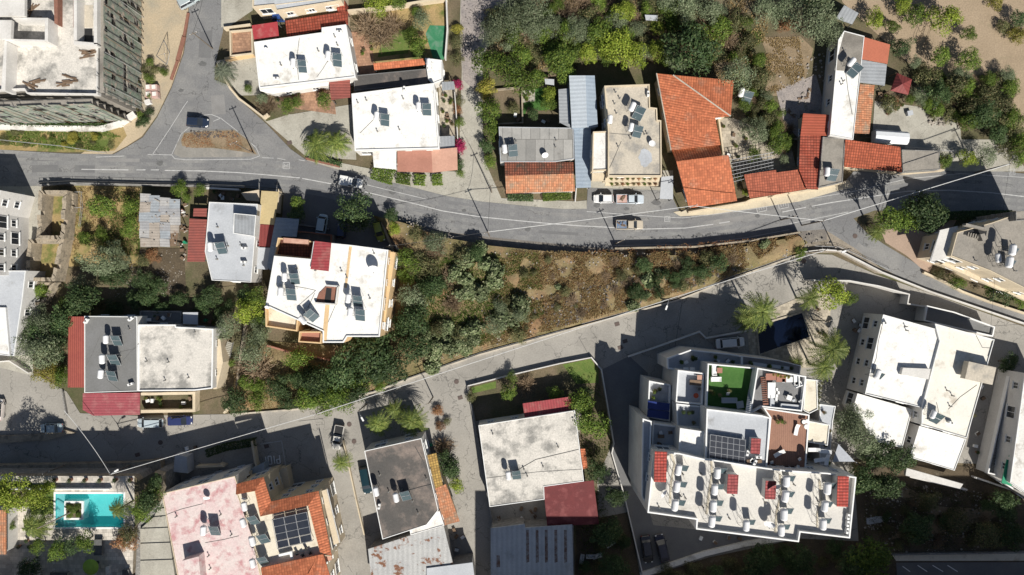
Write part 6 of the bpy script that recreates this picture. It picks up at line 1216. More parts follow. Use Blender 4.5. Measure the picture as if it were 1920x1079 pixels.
# -- individually placed trees
of = 'in the ploughed field at top right'
for k, x, y, r, pl in [('lime', 1641, 38, 19, 'beside the small sheet shed'), ('citrus', 1672, 50, 14, 'between the sheet shed and the field trees'), ('lime', 1692, 10, 18, 'at the top edge above the field, left'), ('citrus', 1718, 28, 21, 'near the top of the ploughed field'),
    ('lime', 1774, 35, 28, 'largest in the ploughed field'), ('citrus', 1817, 64, 15, 'small, right of the largest field tree'), ('citrus', 1763, 105, 20, 'in the second row of the ploughed field'), ('citrus', 1817, 113, 19, 'right in the second row of the ploughed field'),
    ('citrus', 1855, 150, 12, 'small, on the lower edge of the ploughed field'), ('yellow', 1866, 2, 16, 'at the top edge of the ploughed field'), ('yellow', 1908, 68, 18, 'at the right edge of the ploughed field'), ('citrus', 1892, 163, 16, 'low right in the ploughed field'), ('dark', 1908, 35, 14, 'beside the top right corner'), ('mixed', 1880, 50, 14, 'left of the yellow bush at the right edge'),
    ('dark', 1295, 95, 43, 'big and round in the top thicket above the orange roof'), ('lime', 1160, 92, 30, 'in the middle of the citrus grove above the beige building'), ('lime', 1190, 100, 24, 'in the citrus grove just left of the big round dark tree'), ('lime', 1122, 66, 20, 'in the upper citrus grove'), ('lime', 1228, 95, 20, 'touching the big round dark tree'), ('lime', 1172, 24, 22, 'near the top edge above the citrus grove'), ('lime', 1232, 52, 15, 'beside the little white roof in the grove'), ('lime', 1104, 102, 18, 'at the left end of the citrus grove'), ('citrus', 1125, 62, 24, 'behind the upper citrus grove'), ('lime', 1140, 95, 20, 'low left in the citrus grove'),
    ('citrus', 922, 118, 32, 'with yellowish top beside the stone track'), ('citrus', 1050, 112, 30, 'left of the citrus grove'), ('citrus', 1062, 140, 22, 'above the pale grey shed'), ('yellow', 912, 165, 22, 'beside the shaded track'), ('citrus', 917, 208, 24, 'above the cottage along the track'), ('citrus', 922, 245, 17, 'left of the cottage'), ('dark', 912, 275, 13, 'climbing the cottage left wall'), ('citrus', 919, 303, 13, 'low beside the cottage front'), ('citrus', 975, 152, 26, 'long hedge-like above the garden plot'), ('citrus', 1005, 148, 22, 'above the green lawn of the cottage'),
    ('lime', 1031, 178, 15, 'on the green lawn of the cottage'), ('citrus', 1030, 196, 14, 'on the lower part of the cottage lawn'), ('mixed', 963, 203, 14, 'in the sunken plot left of the cottage lawn'), ('dark', 1000, 212, 12, 'in the shade behind the cottage'), ('olive', 962, 38, 34, 'left in the top thicket'), ('olive', 1000, 20, 34, 'at the top edge, middle of the thicket'), ('olive', 925, 62, 26, 'overhanging the stone track'), ('olive', 1005, 55, 24, 'in the top thicket'), ('olive', 1282, 8, 30, 'at the top edge above the big round dark tree'), ('olive', 1330, 15, 30, 'at the top edge, right of centre'), ('olive', 1250, 3, 20, 'at the top edge left of centre'),
    ('olive', 1435, 22, 30, 'at the top edge left of the vegetable plot'), ('olive', 1472, 18, 26, 'at the top edge above the vegetable plot'), ('olive', 1525, 38, 40, 'large, beside the small sheet shed'), ('olive', 1560, 60, 26, 'overhanging the farmhouse north end'), ('dark', 1530, 10, 26, 'at the top edge above the large olive'), ('olive', 1385, 140, 30, 'right of the orange hip roof'), ('citrus', 1424, 112, 15, 'left of the vegetable plot'), ('citrus', 1400, 40, 14, 'in the top thicket right part'), ('dry', 975, 82, 26, 'in the top thicket'), ('dry', 1030, 68, 22, 'greyish, in the top thicket'), ('dry', 1338, 55, 26, 'right of the big round dark tree'), ('dry', 1365, 75, 28, 'in the scrub right of the big round dark tree'), ('dry', 1118, 28, 24, 'near the top edge'), ('dry', 1215, 45, 16, 'beside the little white roof'), ('olive', 1080, 60, 24, 'in the upper thicket'), ('dry', 1075, 55, 24, 'beside the upper grove'),
    ('mixed', 1375, 45, 22, 'in the scrub near the top'), ('mixed', 1400, 80, 22, 'in the scrub left of the vegetable plot'), ('mixed', 1340, 100, 18, 'below the dry shrubs'), ('mixed', 1385, 100, 16, 'above the garden heater'), ('citrus', 1375, 104, 10, 'tiny, bright, in the scrub'), ('mixed', 1425, 150, 22, 'above the white patio'), ('rusty', 1475, 45, 16, 'at the top of the vegetable plot'), ('olive', 1420, 250, 24, 'on the white patio'), ('olive', 1400, 238, 16, 'at the edge of the white patio'), ('citrus', 1395, 195, 13, 'below the garden heater'), ('mixed', 1440, 225, 18, 'right of the patio olive'), ('citrus', 1455, 245, 15, 'right edge of the patio'), ('mixed', 1430, 195, 15, 'above the patio'), ('citrus', 1415, 290, 14, 'in the pergola garden'), ('citrus', 1458, 275, 16, 'right of the pergola'), ('lime', 1397, 360, 8, 'tiny, between the orange roofs'), ('citrus', 1390, 335, 8, 'creeping below the pergola'),
    ('citrus', 1770, 301, 17, 'round and yellowish at the roadside right of the grey roof'), ('lime', 1815, 297, 17, 'between the two roadside bushes on the right'), ('olive', 1848, 294, 20, 'at the concrete track, right'), ('dark', 1735, 398, 36, 'large, over the shaded right road'), ('citrus', 1700, 405, 26, 'bushy, in the shade of the large road tree'), ('citrus', 1668, 412, 28, 'fine-leaved, left of the large road tree'), ('olive', 815, 455, 24, 'overhanging the road below the courtyard'), ('mixed', 780, 440, 18, 'beside the main road right of the topiary bushes'), ('citrus', 1795, 530, 14, 'bright, below the grey apartment house'), ('mixed', 1760, 515, 12, 'in the roadside bed below the grey apartment house'), ('dark', 1880, 545, 22, 'in the bed below the grey apartment house'), ('citrus', 1855, 540, 13, 'small, in the bed below the grey apartment house'), ('citrus', 1915, 562, 15, 'at the right edge below the grey apartment house'),
    ('citrus', 539, 197, 17, 'bright, on the forecourt of the white junction house'), ('citrus', 557, 192, 12, 'beside the forecourt tree of the white junction house'), ('citrus', 608, 189, 16, 'in front of the faded red veranda roof'), ('citrus', 466, 168, 9, 'small, inside the curving cream wall'), ('dry', 500, 195, 20, 'grey, inside the curving cream wall'), ('olive', 492, 185, 12, 'inside the curving cream wall'), ('rusty', 603, 166, 9, 'beside the faded red veranda roof'),
    ('dry', 690, 50, 30, 'large, in the garden near the top'), ('dry', 715, 65, 28, 'brown, middle of the garden near the top'), ('dry', 735, 45, 26, 'right one in the garden near the top'), ('lime', 710, 5, 24, 'at the top edge above the bare garden shrubs'), ('citrus', 745, 5, 18, 'at the top edge right of the grey house'), ('citrus', 783, 85, 18, 'left of the green court'), ('olive', 790, 40, 18, 'above the green court'), ('citrus', 781, 22, 12, 'below the beige garden wall'), ('citrus', 770, 62, 14, 'beside the lawn'),
    ('magenta', 858, 158, 11, 'beside the track, upper'), ('magenta', 862, 277, 13, 'bright, beside the salmon veranda roof'), ('yellow', 859, 55, 12, 'at the track edge near the top'), ('mixed', 856, 80, 14, 'at the track edge beside the green court'), ('mixed', 858, 110, 14, 'at the track edge'), ('mixed', 860, 190, 10, 'along the thin white wall'), ('citrus', 862, 230, 10, 'along the thin white wall'), ('rusty', 858, 205, 9, 'along the thin white wall'), ('dark', 862, 310, 10, 'at the corner of the salmon veranda roof'), ('citrus', 863, 325, 9, 'below the salmon veranda roof corner'),
    ('citrus', 190, 388, 26, 'round, casting a shadow in the dry garden'), ('citrus', 245, 390, 18, 'along the patchwork shed'), ('citrus', 245, 425, 18, 'at the corner of the patchwork shed'), ('citrus', 192, 440, 13, 'small, in the lower dry garden'), ('citrus', 160, 448, 14, 'at the lower edge of the dry garden'), ('olive', 190, 493, 32, 'below the dry garden'), ('olive', 215, 470, 18, 'above the larger olive below the dry garden'), ('olive', 150, 538, 22, 'at the edge of the deep shade'), ('olive', 232, 492, 18, 'right of the larger olive'), ('citrus', 338, 355, 15, 'thin, at the roadside near the upper left fence'), ('citrus', 375, 358, 12, 'wispy, at the roadside fence'), ('citrus', 350, 372, 10, 'small, above the long red sheet roof'), ('mixed', 270, 490, 16, 'on the rubble below the patchwork shed'), ('rusty', 285, 480, 14, 'dry, on the rubble below the patchwork shed'),
    ('olive', 78, 600, 28, 'upper in the grove left of the red side roof'), ('olive', 85, 660, 36, 'large, left of the red side roof'), ('olive', 50, 640, 26, 'at the lane, left of the grove'), ('dark', 118, 600, 26, 'above the red side roof'), ('citrus', 125, 575, 16, 'at the corner of the red side roof'), ('yellow', 97, 700, 24, 'on the lane corner below the olives'), ('citrus', 118, 705, 18, 'below the red side roof'), ('dark', 75, 625, 26, 'between the olives, left'), ('dry', 118, 650, 14, 'pinkish, beside the red side roof'), ('dark', 150, 560, 30, 'in the deep shade above the grey roof'), ('citrus', 75, 545, 13, 'growing in the small stone enclosure'), ('dark', 110, 640, 26, 'beside the red side roof'),
    ('citrus', 557, 383, 15, 'on the left of the shaded courtyard'), ('dark', 663, 400, 34, 'round with pink flowers in the shaded courtyard'), ('dark', 735, 404, 13, 'upper of two round topiary bushes at the courtyard'), ('lime', 741, 431, 12, 'lower of two round topiary bushes at the courtyard'), ('dark', 556, 405, 16, 'behind the left courtyard tree'),
    ('lime', 462, 585, 26, 'left of the central white apartment house'), ('citrus', 482, 560, 22, 'close to the west wall of the central white house'), ('olive', 430, 610, 26, 'above the external stairs'), ('citrus', 490, 600, 16, 'at the lower west corner of the central white house'), ('citrus', 558, 672, 22, 'bright, south of the central white house'), ('olive', 475, 660, 28, 'between the stairs and the terracotta wall'), ('olive', 490, 625, 22, 'at the corner of the central white house'), ('dry', 485, 700, 32, 'large grey, in the thicket below the stairs'), ('dry', 460, 690, 24, 'left of the large grey bare shrub'), ('dark', 400, 555, 18, 'above the side wing of the stained house'), ('citrus', 395, 550, 12, 'in the shaded garden'), ('citrus', 435, 672+10, 8, 'tiny, below the stairs'),
    ('dark', 690, 665, 42, 'large, below the central white house'), ('dark', 730, 690, 32, 'beside the concrete road fence'), ('dark', 640, 700, 36, 'in the middle of the lower thicket'), ('dark', 595, 715, 30, 'in the lower thicket'), ('citrus', 635, 745, 26, 'along the concrete road fence'), ('citrus', 580, 748, 24, 'low along the concrete road fence'), ('dark', 668, 735, 24, 'near the fence and utility lamp'), ('citrus', 713, 726, 12, 'bright, at the fence'), ('olive', 770, 560, 28, 'grey, right of the central white house'), ('dark', 775, 600, 34, 'tall, right of the central white house'), ('dark', 768, 650, 30, 'in the thicket right of the central house'), ('citrus', 768, 490, 22, 'north-east of the central white house'), ('citrus', 760, 520, 16, 'at the north-east of the central white house'), ('mixed', 800, 500, 30, 'on the upper bank'), ('mixed', 815, 530, 28, 'on the bank, mid left'), ('dark', 800, 540, 22, 'on the bank, shaded'),
    ('citrus', 1395, 0, 0, ''), ('citrus', 1382+118, 476, 13, 'bright, at the east end of the fence line'), ('citrus', 953, 735, 18, 'round, beside the bare reddish shrub'), ('dry', 985, 722, 20, 'reddish, in the garden north of the red veranda roof'), ('citrus', 1040, 742, 15, 'above the red veranda roof'), ('citrus', 1085, 755, 24, 'at the corner of the red veranda roof'), ('citrus', 1108, 795, 26, 'bright, east of the stained white house'), ('citrus', 1100, 770, 18, 'between the red veranda roof and the driveway'), ('mixed', 882, 745, 12, 'at the garden corner by the lane'), ('citrus', 960, 708, 12, 'at the pale garden wall'), ('dark', 1098, 738, 11, 'beside the lawn north of the red veranda'),
    ('dry', 830, 840, 20, 'grey-blue, along the lane beside the ochre tiles'), ('dark', 845, 878, 20, 'beside the ochre and orange side roof'), ('lime', 857, 907, 16, 'bright, beside the orange side roof'), ('dark', 835, 860, 16, 'below the grey-blue bare shrub'), ('rusty', 820, 770, 10, 'in the planted strip of the lane, upper'), ('rusty', 825, 800, 10, 'in the planted strip of the lane, lower'), ('mixed', 838, 790, 8, 'in the planted strip of the lane'),
    ('olive', 1595, 800, 36, 'right of the white complex'), ('olive', 1620, 830, 30, 'below the white lower roof'), ('dark', 1650, 850, 30, 'in shade beside the white lower roof'), ('dark', 1690, 860, 26, 'at the lower roof of the double house'), ('olive', 1600, 780, 24, 'upper, right of the white complex'), ('dark', 1610, 900, 30, 'in shade right of the complex'), ('dark', 1660, 910, 28, 'in shade below the double house'), ('lime', 1562, 550, 30, 'bright, north-west of the double house'), ('citrus', 1590, 560, 16, 'beside the zigzag white wall'), ('dark', 1890, 680, 18, 'in the shaded yard right of the double house'), ('mixed', 1600, 876, 10, 'below the canvas sail'),
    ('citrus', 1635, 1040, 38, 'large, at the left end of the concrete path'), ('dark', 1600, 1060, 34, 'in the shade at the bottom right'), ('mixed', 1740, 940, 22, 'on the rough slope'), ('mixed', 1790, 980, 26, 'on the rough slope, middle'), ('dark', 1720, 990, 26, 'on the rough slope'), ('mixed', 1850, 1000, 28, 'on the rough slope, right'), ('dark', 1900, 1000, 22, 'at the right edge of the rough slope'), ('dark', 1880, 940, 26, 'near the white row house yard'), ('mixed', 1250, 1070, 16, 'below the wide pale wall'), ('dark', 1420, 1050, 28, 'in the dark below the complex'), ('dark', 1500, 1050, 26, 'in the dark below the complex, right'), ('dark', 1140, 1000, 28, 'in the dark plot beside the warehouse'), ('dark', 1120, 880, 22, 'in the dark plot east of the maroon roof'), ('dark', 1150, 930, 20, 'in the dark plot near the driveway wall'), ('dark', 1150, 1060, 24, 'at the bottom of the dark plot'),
    ('dark', 1395, 580, 0, ''), ('mixed', 1820, 200, 28, 'between the gravel court and the field'), ('mixed', 1785, 165, 30, 'below the ploughed field'), ('mixed', 1740, 150, 24, 'right of the gazebo'), ('dark', 1760, 175, 22, 'right of the gazebo, lower'), ('mixed', 1850, 180, 24, 'on the lower field edge'), ('mixed', 1880, 200, 22, 'at the right below the field'), ('olive', 1715, 118, 14, 'above the gazebo'), ('citrus', 1704, 187, 12, 'below the gazebo'), ('citrus', 1815, 230, 18, 'at the edge of the concrete track'), ('dark', 1840, 215, 22, 'above the concrete track'), ('mixed', 1900, 230, 22, 'at the right edge above the track'), ('dark', 1690, 90, 18, 'right of the orange sheet roof'), ('olive', 1890, 140, 16, 'at the right edge in the field'), ('mixed', 1665, 198, 16, 'in the flower bed of the gravel court'), ('rusty', 1680, 192, 9, 'in the flower bed of the gravel court'), ('mixed', 1750, 215, 12, 'at the rock edge of the gravel court'), ('citrus', 1915, 270, 20, 'at the far right beside the track'), ('dark', 1870, 250, 18, 'between the track and the scrub')]:
    if r and k != 'palmx': tree(k, x, y, r, pl, h=({1735: 11., 1700: 9., 1668: 9.}[x] if (x, y) in ((1735, 398), (1700, 405), (1668, 412)) else None if k in ('olive', 'citrus', 'lime', 'dark') else r/10*1.15))
# tall road tree casts over the right road
# lower-left pool garden stands on a raised terrace (z = 7), its plants too
ZT = 7.0
for k, x, y, r, pl in [('lime', 25, 930, 28, 'left of the pool lawn'), ('lime', 72, 928, 24, 'above the pool lawn'), ('lime', 0, 925, 22, 'at the left edge of the pool garden'), ('lime', 92, 915, 14, 'near the pool terrace balustrade'), ('dark', 280, 935, 22, 'in the bed between pool and stairs, upper'), ('citrus', 268, 955, 20, 'in the bed between pool and stairs'), ('dark', 292, 905, 14, 'at the top of the pool bed'), ('citrus', 285, 925, 16, 'bed beside the stairs'),
    ('rusty', 237, 1010, 22, 'orange-green, at the lower right corner of the pool'), ('mixed', 240, 1000, 18, 'beside the lower right pool corner'), ('citrus', 72, 1022, 14, 'below the pool lawn, left'), ('citrus', 108, 1032, 18, 'below the pool, middle'), ('citrus', 158, 1015, 18, 'dark-shaded, below the pool'), ('citrus', 20, 985, 10, 'beside the red roof at the left edge'), ('dark', 130, 1025, 14, 'below the pool'), ('dark', 55, 1070, 18, 'at the bottom left edge')]:
    tree(k, x, y, r, pl, zb=ZT, h=(None if k != 'rusty' else 2.2))
palm(62, 985, 32, 3.0, 'spreading below the pool lawn', 'fan', 'palm', ZT); palm(222, 955, 22, 4.5, 'thin, over the right end of the turquoise pool', 'feather', 'palm', ZT)
palm(419, 135, 25, 4.6, 'grey-green, at the corner of the curving cream wall', 'fan', 'greypalm'); palm(594, 272, 34, 3.4, 'left of the pair beside the main road', 'fan', 'palm'); palm(632, 270, 28, 3.4, 'right of the pair beside the main road', 'fan', 'palm')
palm(640, 868, 22, 4.5, 'small, beside the villa lane wall', 'feather', 'palm'); palm(708, 795, 26, 4, 'left of the house with grey yard', 'feather', 'palm'); palm(772, 790, 32, 4.5, 'beside the head of the second lane', 'feather', 'palm'); palm(740, 770, 22, 3, 'between the two lane palms', 'feather', 'palm')
palm(1428, 585, 40, 8, 'tall yellow-green, above the dark pool', 'feather', 'palm'); palm(1560, 655, 40, 6.5, 'large, right of the pool deck', 'feather', 'palm'); palm(1545, 690, 30, 6, 'lower, right of the pool deck', 'feather', 'palm'); palm(1520, 560, 24, 6, 'north of the dark pool', 'feather', 'palm'); palm(1645, 435, 20, 2.5, 'low, at the corner of the right road', 'fan', 'palm'); palm(1400, 600, 26, 5, 'left of the tall yellow-green palm', 'feather', 'palm'); palm(1495, 680, 16, 3, 'small, beside the pool deck planting', 'feather', 'palm')
# hedges
for lb, pts, wd, h, lm, zb in [('clipped green hedge at the corner of the white lower roof', [(698, 320), (716, 326), (737, 332)], 2.6, 1.4, 'citrus', 0), ('boxy green hedge below the terracotta veranda', [(743, 333), (769, 337)], 1.7, 1.2, 'citrus', 0), ('small round hedge below the terracotta veranda', [(776, 336), (797, 338)], 1.8, 1.2, 'citrus', 0),
    ('rightmost small round hedge below the salmon veranda', [(810, 337), (829, 336)], 1.8, 1.2, 'citrus', 0), ('planted hedge in front of the cottage, left', [(952, 370), (1000, 371)], 1.1, 1.0, 'dark', 0), ('planted hedge in front of the cottage, right', [(1018, 370), (1070, 366)], 1.3, 1.0, 'citrus', 0),
    ('shaded hedge on the wall above the painted number yard', [(385, 852), (420, 840), (478, 830)], 1.3, 1.4, 'dark', 0), ('clipped hedge north of the apartment terrace', [(1392, 664), (1440, 669), (1505, 682)], .7, 8.4, 'citrus', 0) if False else ('clipped hedge below the fan palms', [(580, 292), (640, 308)], .8, .8, 'dark', 0), ('ivy hedge below the curving pale wall', [(0, 232), (60, 236), (200, 236)], .9, .9, 'dark', 0),
    ('hedge south of the driveway yard', [(600, 915), (560, 925)], .8, 1.0, 'dark', 0), ('leafy hedge on the farm track corner', [(1830, 185), (1860, 215)], 1.5, 1.6, 'dark', 0), ('roadside hedge in the shade below the right road', [(1760, 405), (1850, 402), (1900, 402)], 1.4, 1.5, 'dark', 0)]:
    hedge(lb, pts, wd, h, lm, zb)
# -- scattered thicket individuals
def fill(poly, n, kinds, r0, r1, place, zf=None, grp=None, mind=.55):
    q = poly; xs = [p[0] for p in q]; ys = [p[1] for p in q]; done = []; tries = 0
    while len(done) < n and tries < n*40:
        tries += 1; x, y = rnd.uniform(min(xs), max(xs)), rnd.uniform(min(ys), max(ys)); r = rnd.uniform(r0, r1)
        if not inside(x, y, q) or any(hypot(x-a, y-b) < (r+c)*mind for a, b, c in done): continue
        done.append((x, y, r)); k = rnd.choice(kinds); z = zf(x, y) if zf else 0
        tree(k, x, y, r, place, h=(r/10*1.5 if k not in ('cactus', 'dry', 'mixed') else r/10*1.0), zb=z, group=grp)
def bz(x, y):
    X = P(x, y, 0); return wz(X[0], X[1]) if inside(X[0], X[1], wedge) else 0
fill([(905, 20), (1080, 0), (1240, 0), (1350, 0), (1360, 60), (1340, 120), (1260, 120), (1100, 110), (950, 140)], 90, ['mixed', 'olive', 'dry', 'mixed', 'citrus', 'mixed', 'citrus'], 12, 24, 'filling the top thicket', grp='thicket above the beige building', mind=.38)
fill([(1380, 160), (1440, 180), (1490, 250), (1470, 300), (1440, 260), (1385, 205)], 26, ['mixed', 'citrus', 'dry', 'olive'], 8, 14, 'on the slope right of the garden heater', grp='slope bushes near the patio')
fill([(1710, 130), (1900, 150), (1920, 320), (1860, 240), (1790, 225), (1720, 190)], 50, ['mixed', 'mixed', 'dry', 'citrus', 'olive'], 9, 20, 'in the scrub between field and concrete track', grp='scrub right of the gravel court')
fill([(740, 480), (860, 460), (900, 470), (860, 640), (760, 700), (740, 600)], 12, ['dark', 'mixed', 'mixed', 'dry'], 14, 26, 'on the shaded west end of the bank', bz, 'bushes on the west bank')
fill([(560, 690), (720, 640), (760, 700), (690, 735), (560, 765), (440, 770), (450, 700)], 20, ['dark', 'dark', 'mixed', 'citrus'], 14, 26, 'in the lower thicket above the concrete road', bz, 'bushes in the lower thicket')
fill([(845, 470), (900, 462), (945, 520), (930, 555), (890, 560), (850, 520)], 9, ['cactus'], 14, 22, 'in the cactus patch at the bend', bz, 'cactus patch on the bank', .45)
fill([(790, 625), (870, 600), (920, 625), (890, 660), (790, 700)], 12, ['cactus'], 12, 18, 'in the cactus row above the road fence', bz, 'cactus row on the bank', .45)
fill([(930, 560), (1000, 470), (1100, 470), (1300, 470), (1490, 440), (1380, 505), (1200, 570), (960, 635)], 48, ['mixed', 'dry', 'mixed', 'dry', 'cactus'], 5, 13, 'on the open bank between the roads', bz, 'low scrub on the bank')
fill([(920, 570), (990, 560), (985, 630), (920, 640)], 6, ['olive', 'mixed', 'cactus'], 14, 20, 'on the middle of the bank', bz, 'taller scrub on the bank')
fill([(150, 520), (250, 500), (340, 560), (390, 560), (480, 540), (495, 570), (430, 600), (260, 578), (150, 590)], 16, ['dark', 'dark', 'dark', 'mixed'], 12, 20, 'in the dark garden behind the grey roof', None, 'shaded garden bushes')
fill([(1650, 940), (1900, 950), (1910, 1020), (1660, 1025)], 22, ['mixed', 'dry', 'dark'], 8, 16, 'scattered on the shaded rough slope', None, 'scrub on the rough slope')
fill([(1210, 1090), (1330, 1050), (1500, 1020), (1600, 1030), (1600, 1079)], 14, ['dark', 'mixed'], 12, 22, 'in the dark strip below the white complex', None, 'scrub below the complex')
fill([(1090, 960), (1160, 950), (1190, 1079), (1085, 1079)], 8, ['dark', 'mixed'], 10, 16, 'in the dark plot right of the warehouse', None, 'scrub beside the warehouse')
fill([(0, 245), (200, 248), (230, 262), (200, 282), (110, 278), (0, 270)], 16, ['citrus', 'mixed', 'yellow'], 5, 9, 'in the weedy strip below the scaffolded building', None, 'weeds in the strip')
fill([(265, 120), (290, 110), (322, 150), (300, 165), (275, 150)], 5, ['mixed', 'citrus'], 7, 11, 'beside the pallets on the sandy lot', None, 'bushes on the sandy lot')
fill([(275, 175), (300, 195), (265, 240), (255, 225)], 5, ['dark', 'citrus'], 6, 11, 'at the corner below the brick pallets', None, 'bushes at the lot corner')
fill([(1160, 500), (1360, 478), (1370, 508), (1230, 555), (1170, 560)], 22, ['dark', 'mixed', 'dark', 'dry'], 8, 16, 'on the dark burnt part of the bank', bz, 'dark scrub on the bank')
# balcony planters on the beige building
for j, (y, z) in enumerate(((336, 5.0), (346, 2.4))):
    for i in range(9):
        x = 1146+i*10.2+rnd.uniform(-1, 1); X = P(x, y, z); T = thing('potted_plant', 'potted plant on the %s balcony rail of the beige building' % ('upper', 'lower')[j], 'potted plant', (X[0], X[1], z), 0, 'balcony pots, %s row' % ('upper', 'lower')[j])
        b = MB(); b.lathe(X[0], X[1], [(.14, z), (.2, z+.3), (.17, z+.3)], 10); b.build('pot', terra_roof, T)
        k = (('citrus', 'mixed', 'rusty')[i % 3], 1)
        if k not in MC: MC[k] = mesh_from(crown_mesh(*k), 'crown', LM[k[0]])
        o = bpy.data.objects.new('foliage', MC[k]); col.objects.link(o); o.parent = T; o.location = (0, 0, .5); o.scale = (.4, .4, .35)
# small roof vents and yard clutter
def small(kind, x, y, z, label, grp):
    X = P(x, y, z); T = thing(kind, label, kind.replace('_', ' '), (X[0], X[1], z), 0, grp); b = MB(); a = rnd.uniform(0, 3)
    if kind == 'vent_pipe': b.lathe(X[0], X[1], [(.07, z), (.07, z+.55), (.13, z+.56), (.13, z+.66), (.02, z+.7)], 8); b.build('pipe', r_grey, T); b = MB(); b.lathe(X[0], X[1], [(.16, z), (.16, z+.06), (.08, z+.08)], 8); b.build('collar', r_conc, T)
    elif kind == 'barrel': b.lathe(X[0], X[1], [(.28, z), (.3, z+.1), (.3, z+.8), (.27, z+.85), (.02, z+.83)], 12); b.build('drum', rnd.choice((bl, greenp, white, rope)), T); b = MB(); b.lathe(X[0], X[1], [(.31, z+.4), (.31, z+.45)], 12); b.build('hoop', steel, T)
    elif kind == 'crate': b.box(X[0], X[1], z, .7, .5, .4, a); b.build('box', rnd.choice((wood, white, r_bluegrey, black)), T); b = MB(); b.box(X[0], X[1], z+.402, .74, .54, .05, a); b.build('lid', rnd.choice((wood, white)), T)
    elif kind == 'plant_pot':
        b.lathe(X[0], X[1], [(.15, z), (.25, z+.35), (.2, z+.35)], 10); b.build('pot', terra_roof, T); k = (rnd.choice(('citrus', 'dark', 'mixed')), 2)
        if k not in MC: MC[k] = mesh_from(crown_mesh(*k), 'crown', LM[k[0]])
        o = bpy.data.objects.new('foliage', MC[k]); col.objects.link(o); o.parent = T; o.location = (0, 0, .6); o.scale = (.45, .45, .4)
    elif kind == 'plank_stack':
        for k in range(4): b.box(X[0]+rnd.uniform(-.2, .2), X[1]+rnd.uniform(-.2, .2), z+k*.06, rnd.uniform(1.2, 2.2), .18, .055, a+rnd.uniform(-.3, .3))
        b.build('plank', wood, T); b = MB(); b.box(X[0], X[1], z+.245, .5, .3, .12, a+1); b.build('block', stone, T)
def scatter(kind, poly, n, z, place):
    xs = [p[0] for p in poly]; ys = [p[1] for p in poly]; c = t = 0
    while c < n and t < 400:
        t += 1; x, y = rnd.uniform(min(xs), max(xs)), rnd.uniform(min(ys), max(ys))
        if inside(x, y, poly): small(kind, x, y, z, '%s %s' % (kind.replace('_', ' '), place), (kind.replace('_', ' ')+'s '+place)[:60]); c += 1
for nm, poly, z, n in (('white junction house', [(490, 85), (640, 60), (655, 140), (495, 155)], 4.08, 4), ('white house with terracotta front', [(670, 185), (805, 165), (815, 270), (675, 275)], 4.28, 5), ('grey sheet cottage', [(945, 245), (1070, 245), (1070, 296), (945, 298)], 3.5, 4), ('beige apartment', [(1145, 170), (1215, 165), (1230, 320), (1148, 322)], 6.93, 8), ('farmhouse', [(1580, 90), (1610, 90), (1595, 255), (1562, 250)], 4.28, 4), ('right grey apartment', [(1810, 450), (1900, 420), (1915, 520), (1800, 480)], 9.63, 5),
    ('white half of the double house', [(1665, 600), (1755, 625), (1722, 750), (1632, 730)], 6.43, 3), ('off-white half of the double house', [(1765, 620), (1850, 645), (1808, 810), (1740, 785)], 6.73, 4), ('pale grey house', [(398, 385), (475, 450), (465, 520), (402, 520)], 4.88, 5), ('central white apartment', [(630, 465), (720, 475), (705, 620), (640, 620)], 10.73, 5), ('left part of the central white', [(515, 490), (600, 500), (590, 560), (510, 565)], 10.73, 3), ('grey heater', [(165, 600), (250, 600), (250, 725), (165, 730)], 5.5, 5), ('stained left', [(268, 620), (390, 622), (388, 720), (266, 722)], 5.13, 5), ('pink flaking', [(312, 940), (430, 905), (470, 1060), (350, 1070)], 8.43, 6), ('dark bitumen', [(695, 855), (785, 835), (812, 950), (725, 1000)], 6.1, 6), ('stained white corner', [(905, 805), (1070, 780), (1085, 895), (925, 935)], 4.5, 6), ('white complex', [(1240, 870), (1590, 910), (1580, 995), (1320, 975), (1225, 950)], 15.13, 14)):
    scatter('vent_pipe', poly, n, z, 'on the %s roof' % nm)
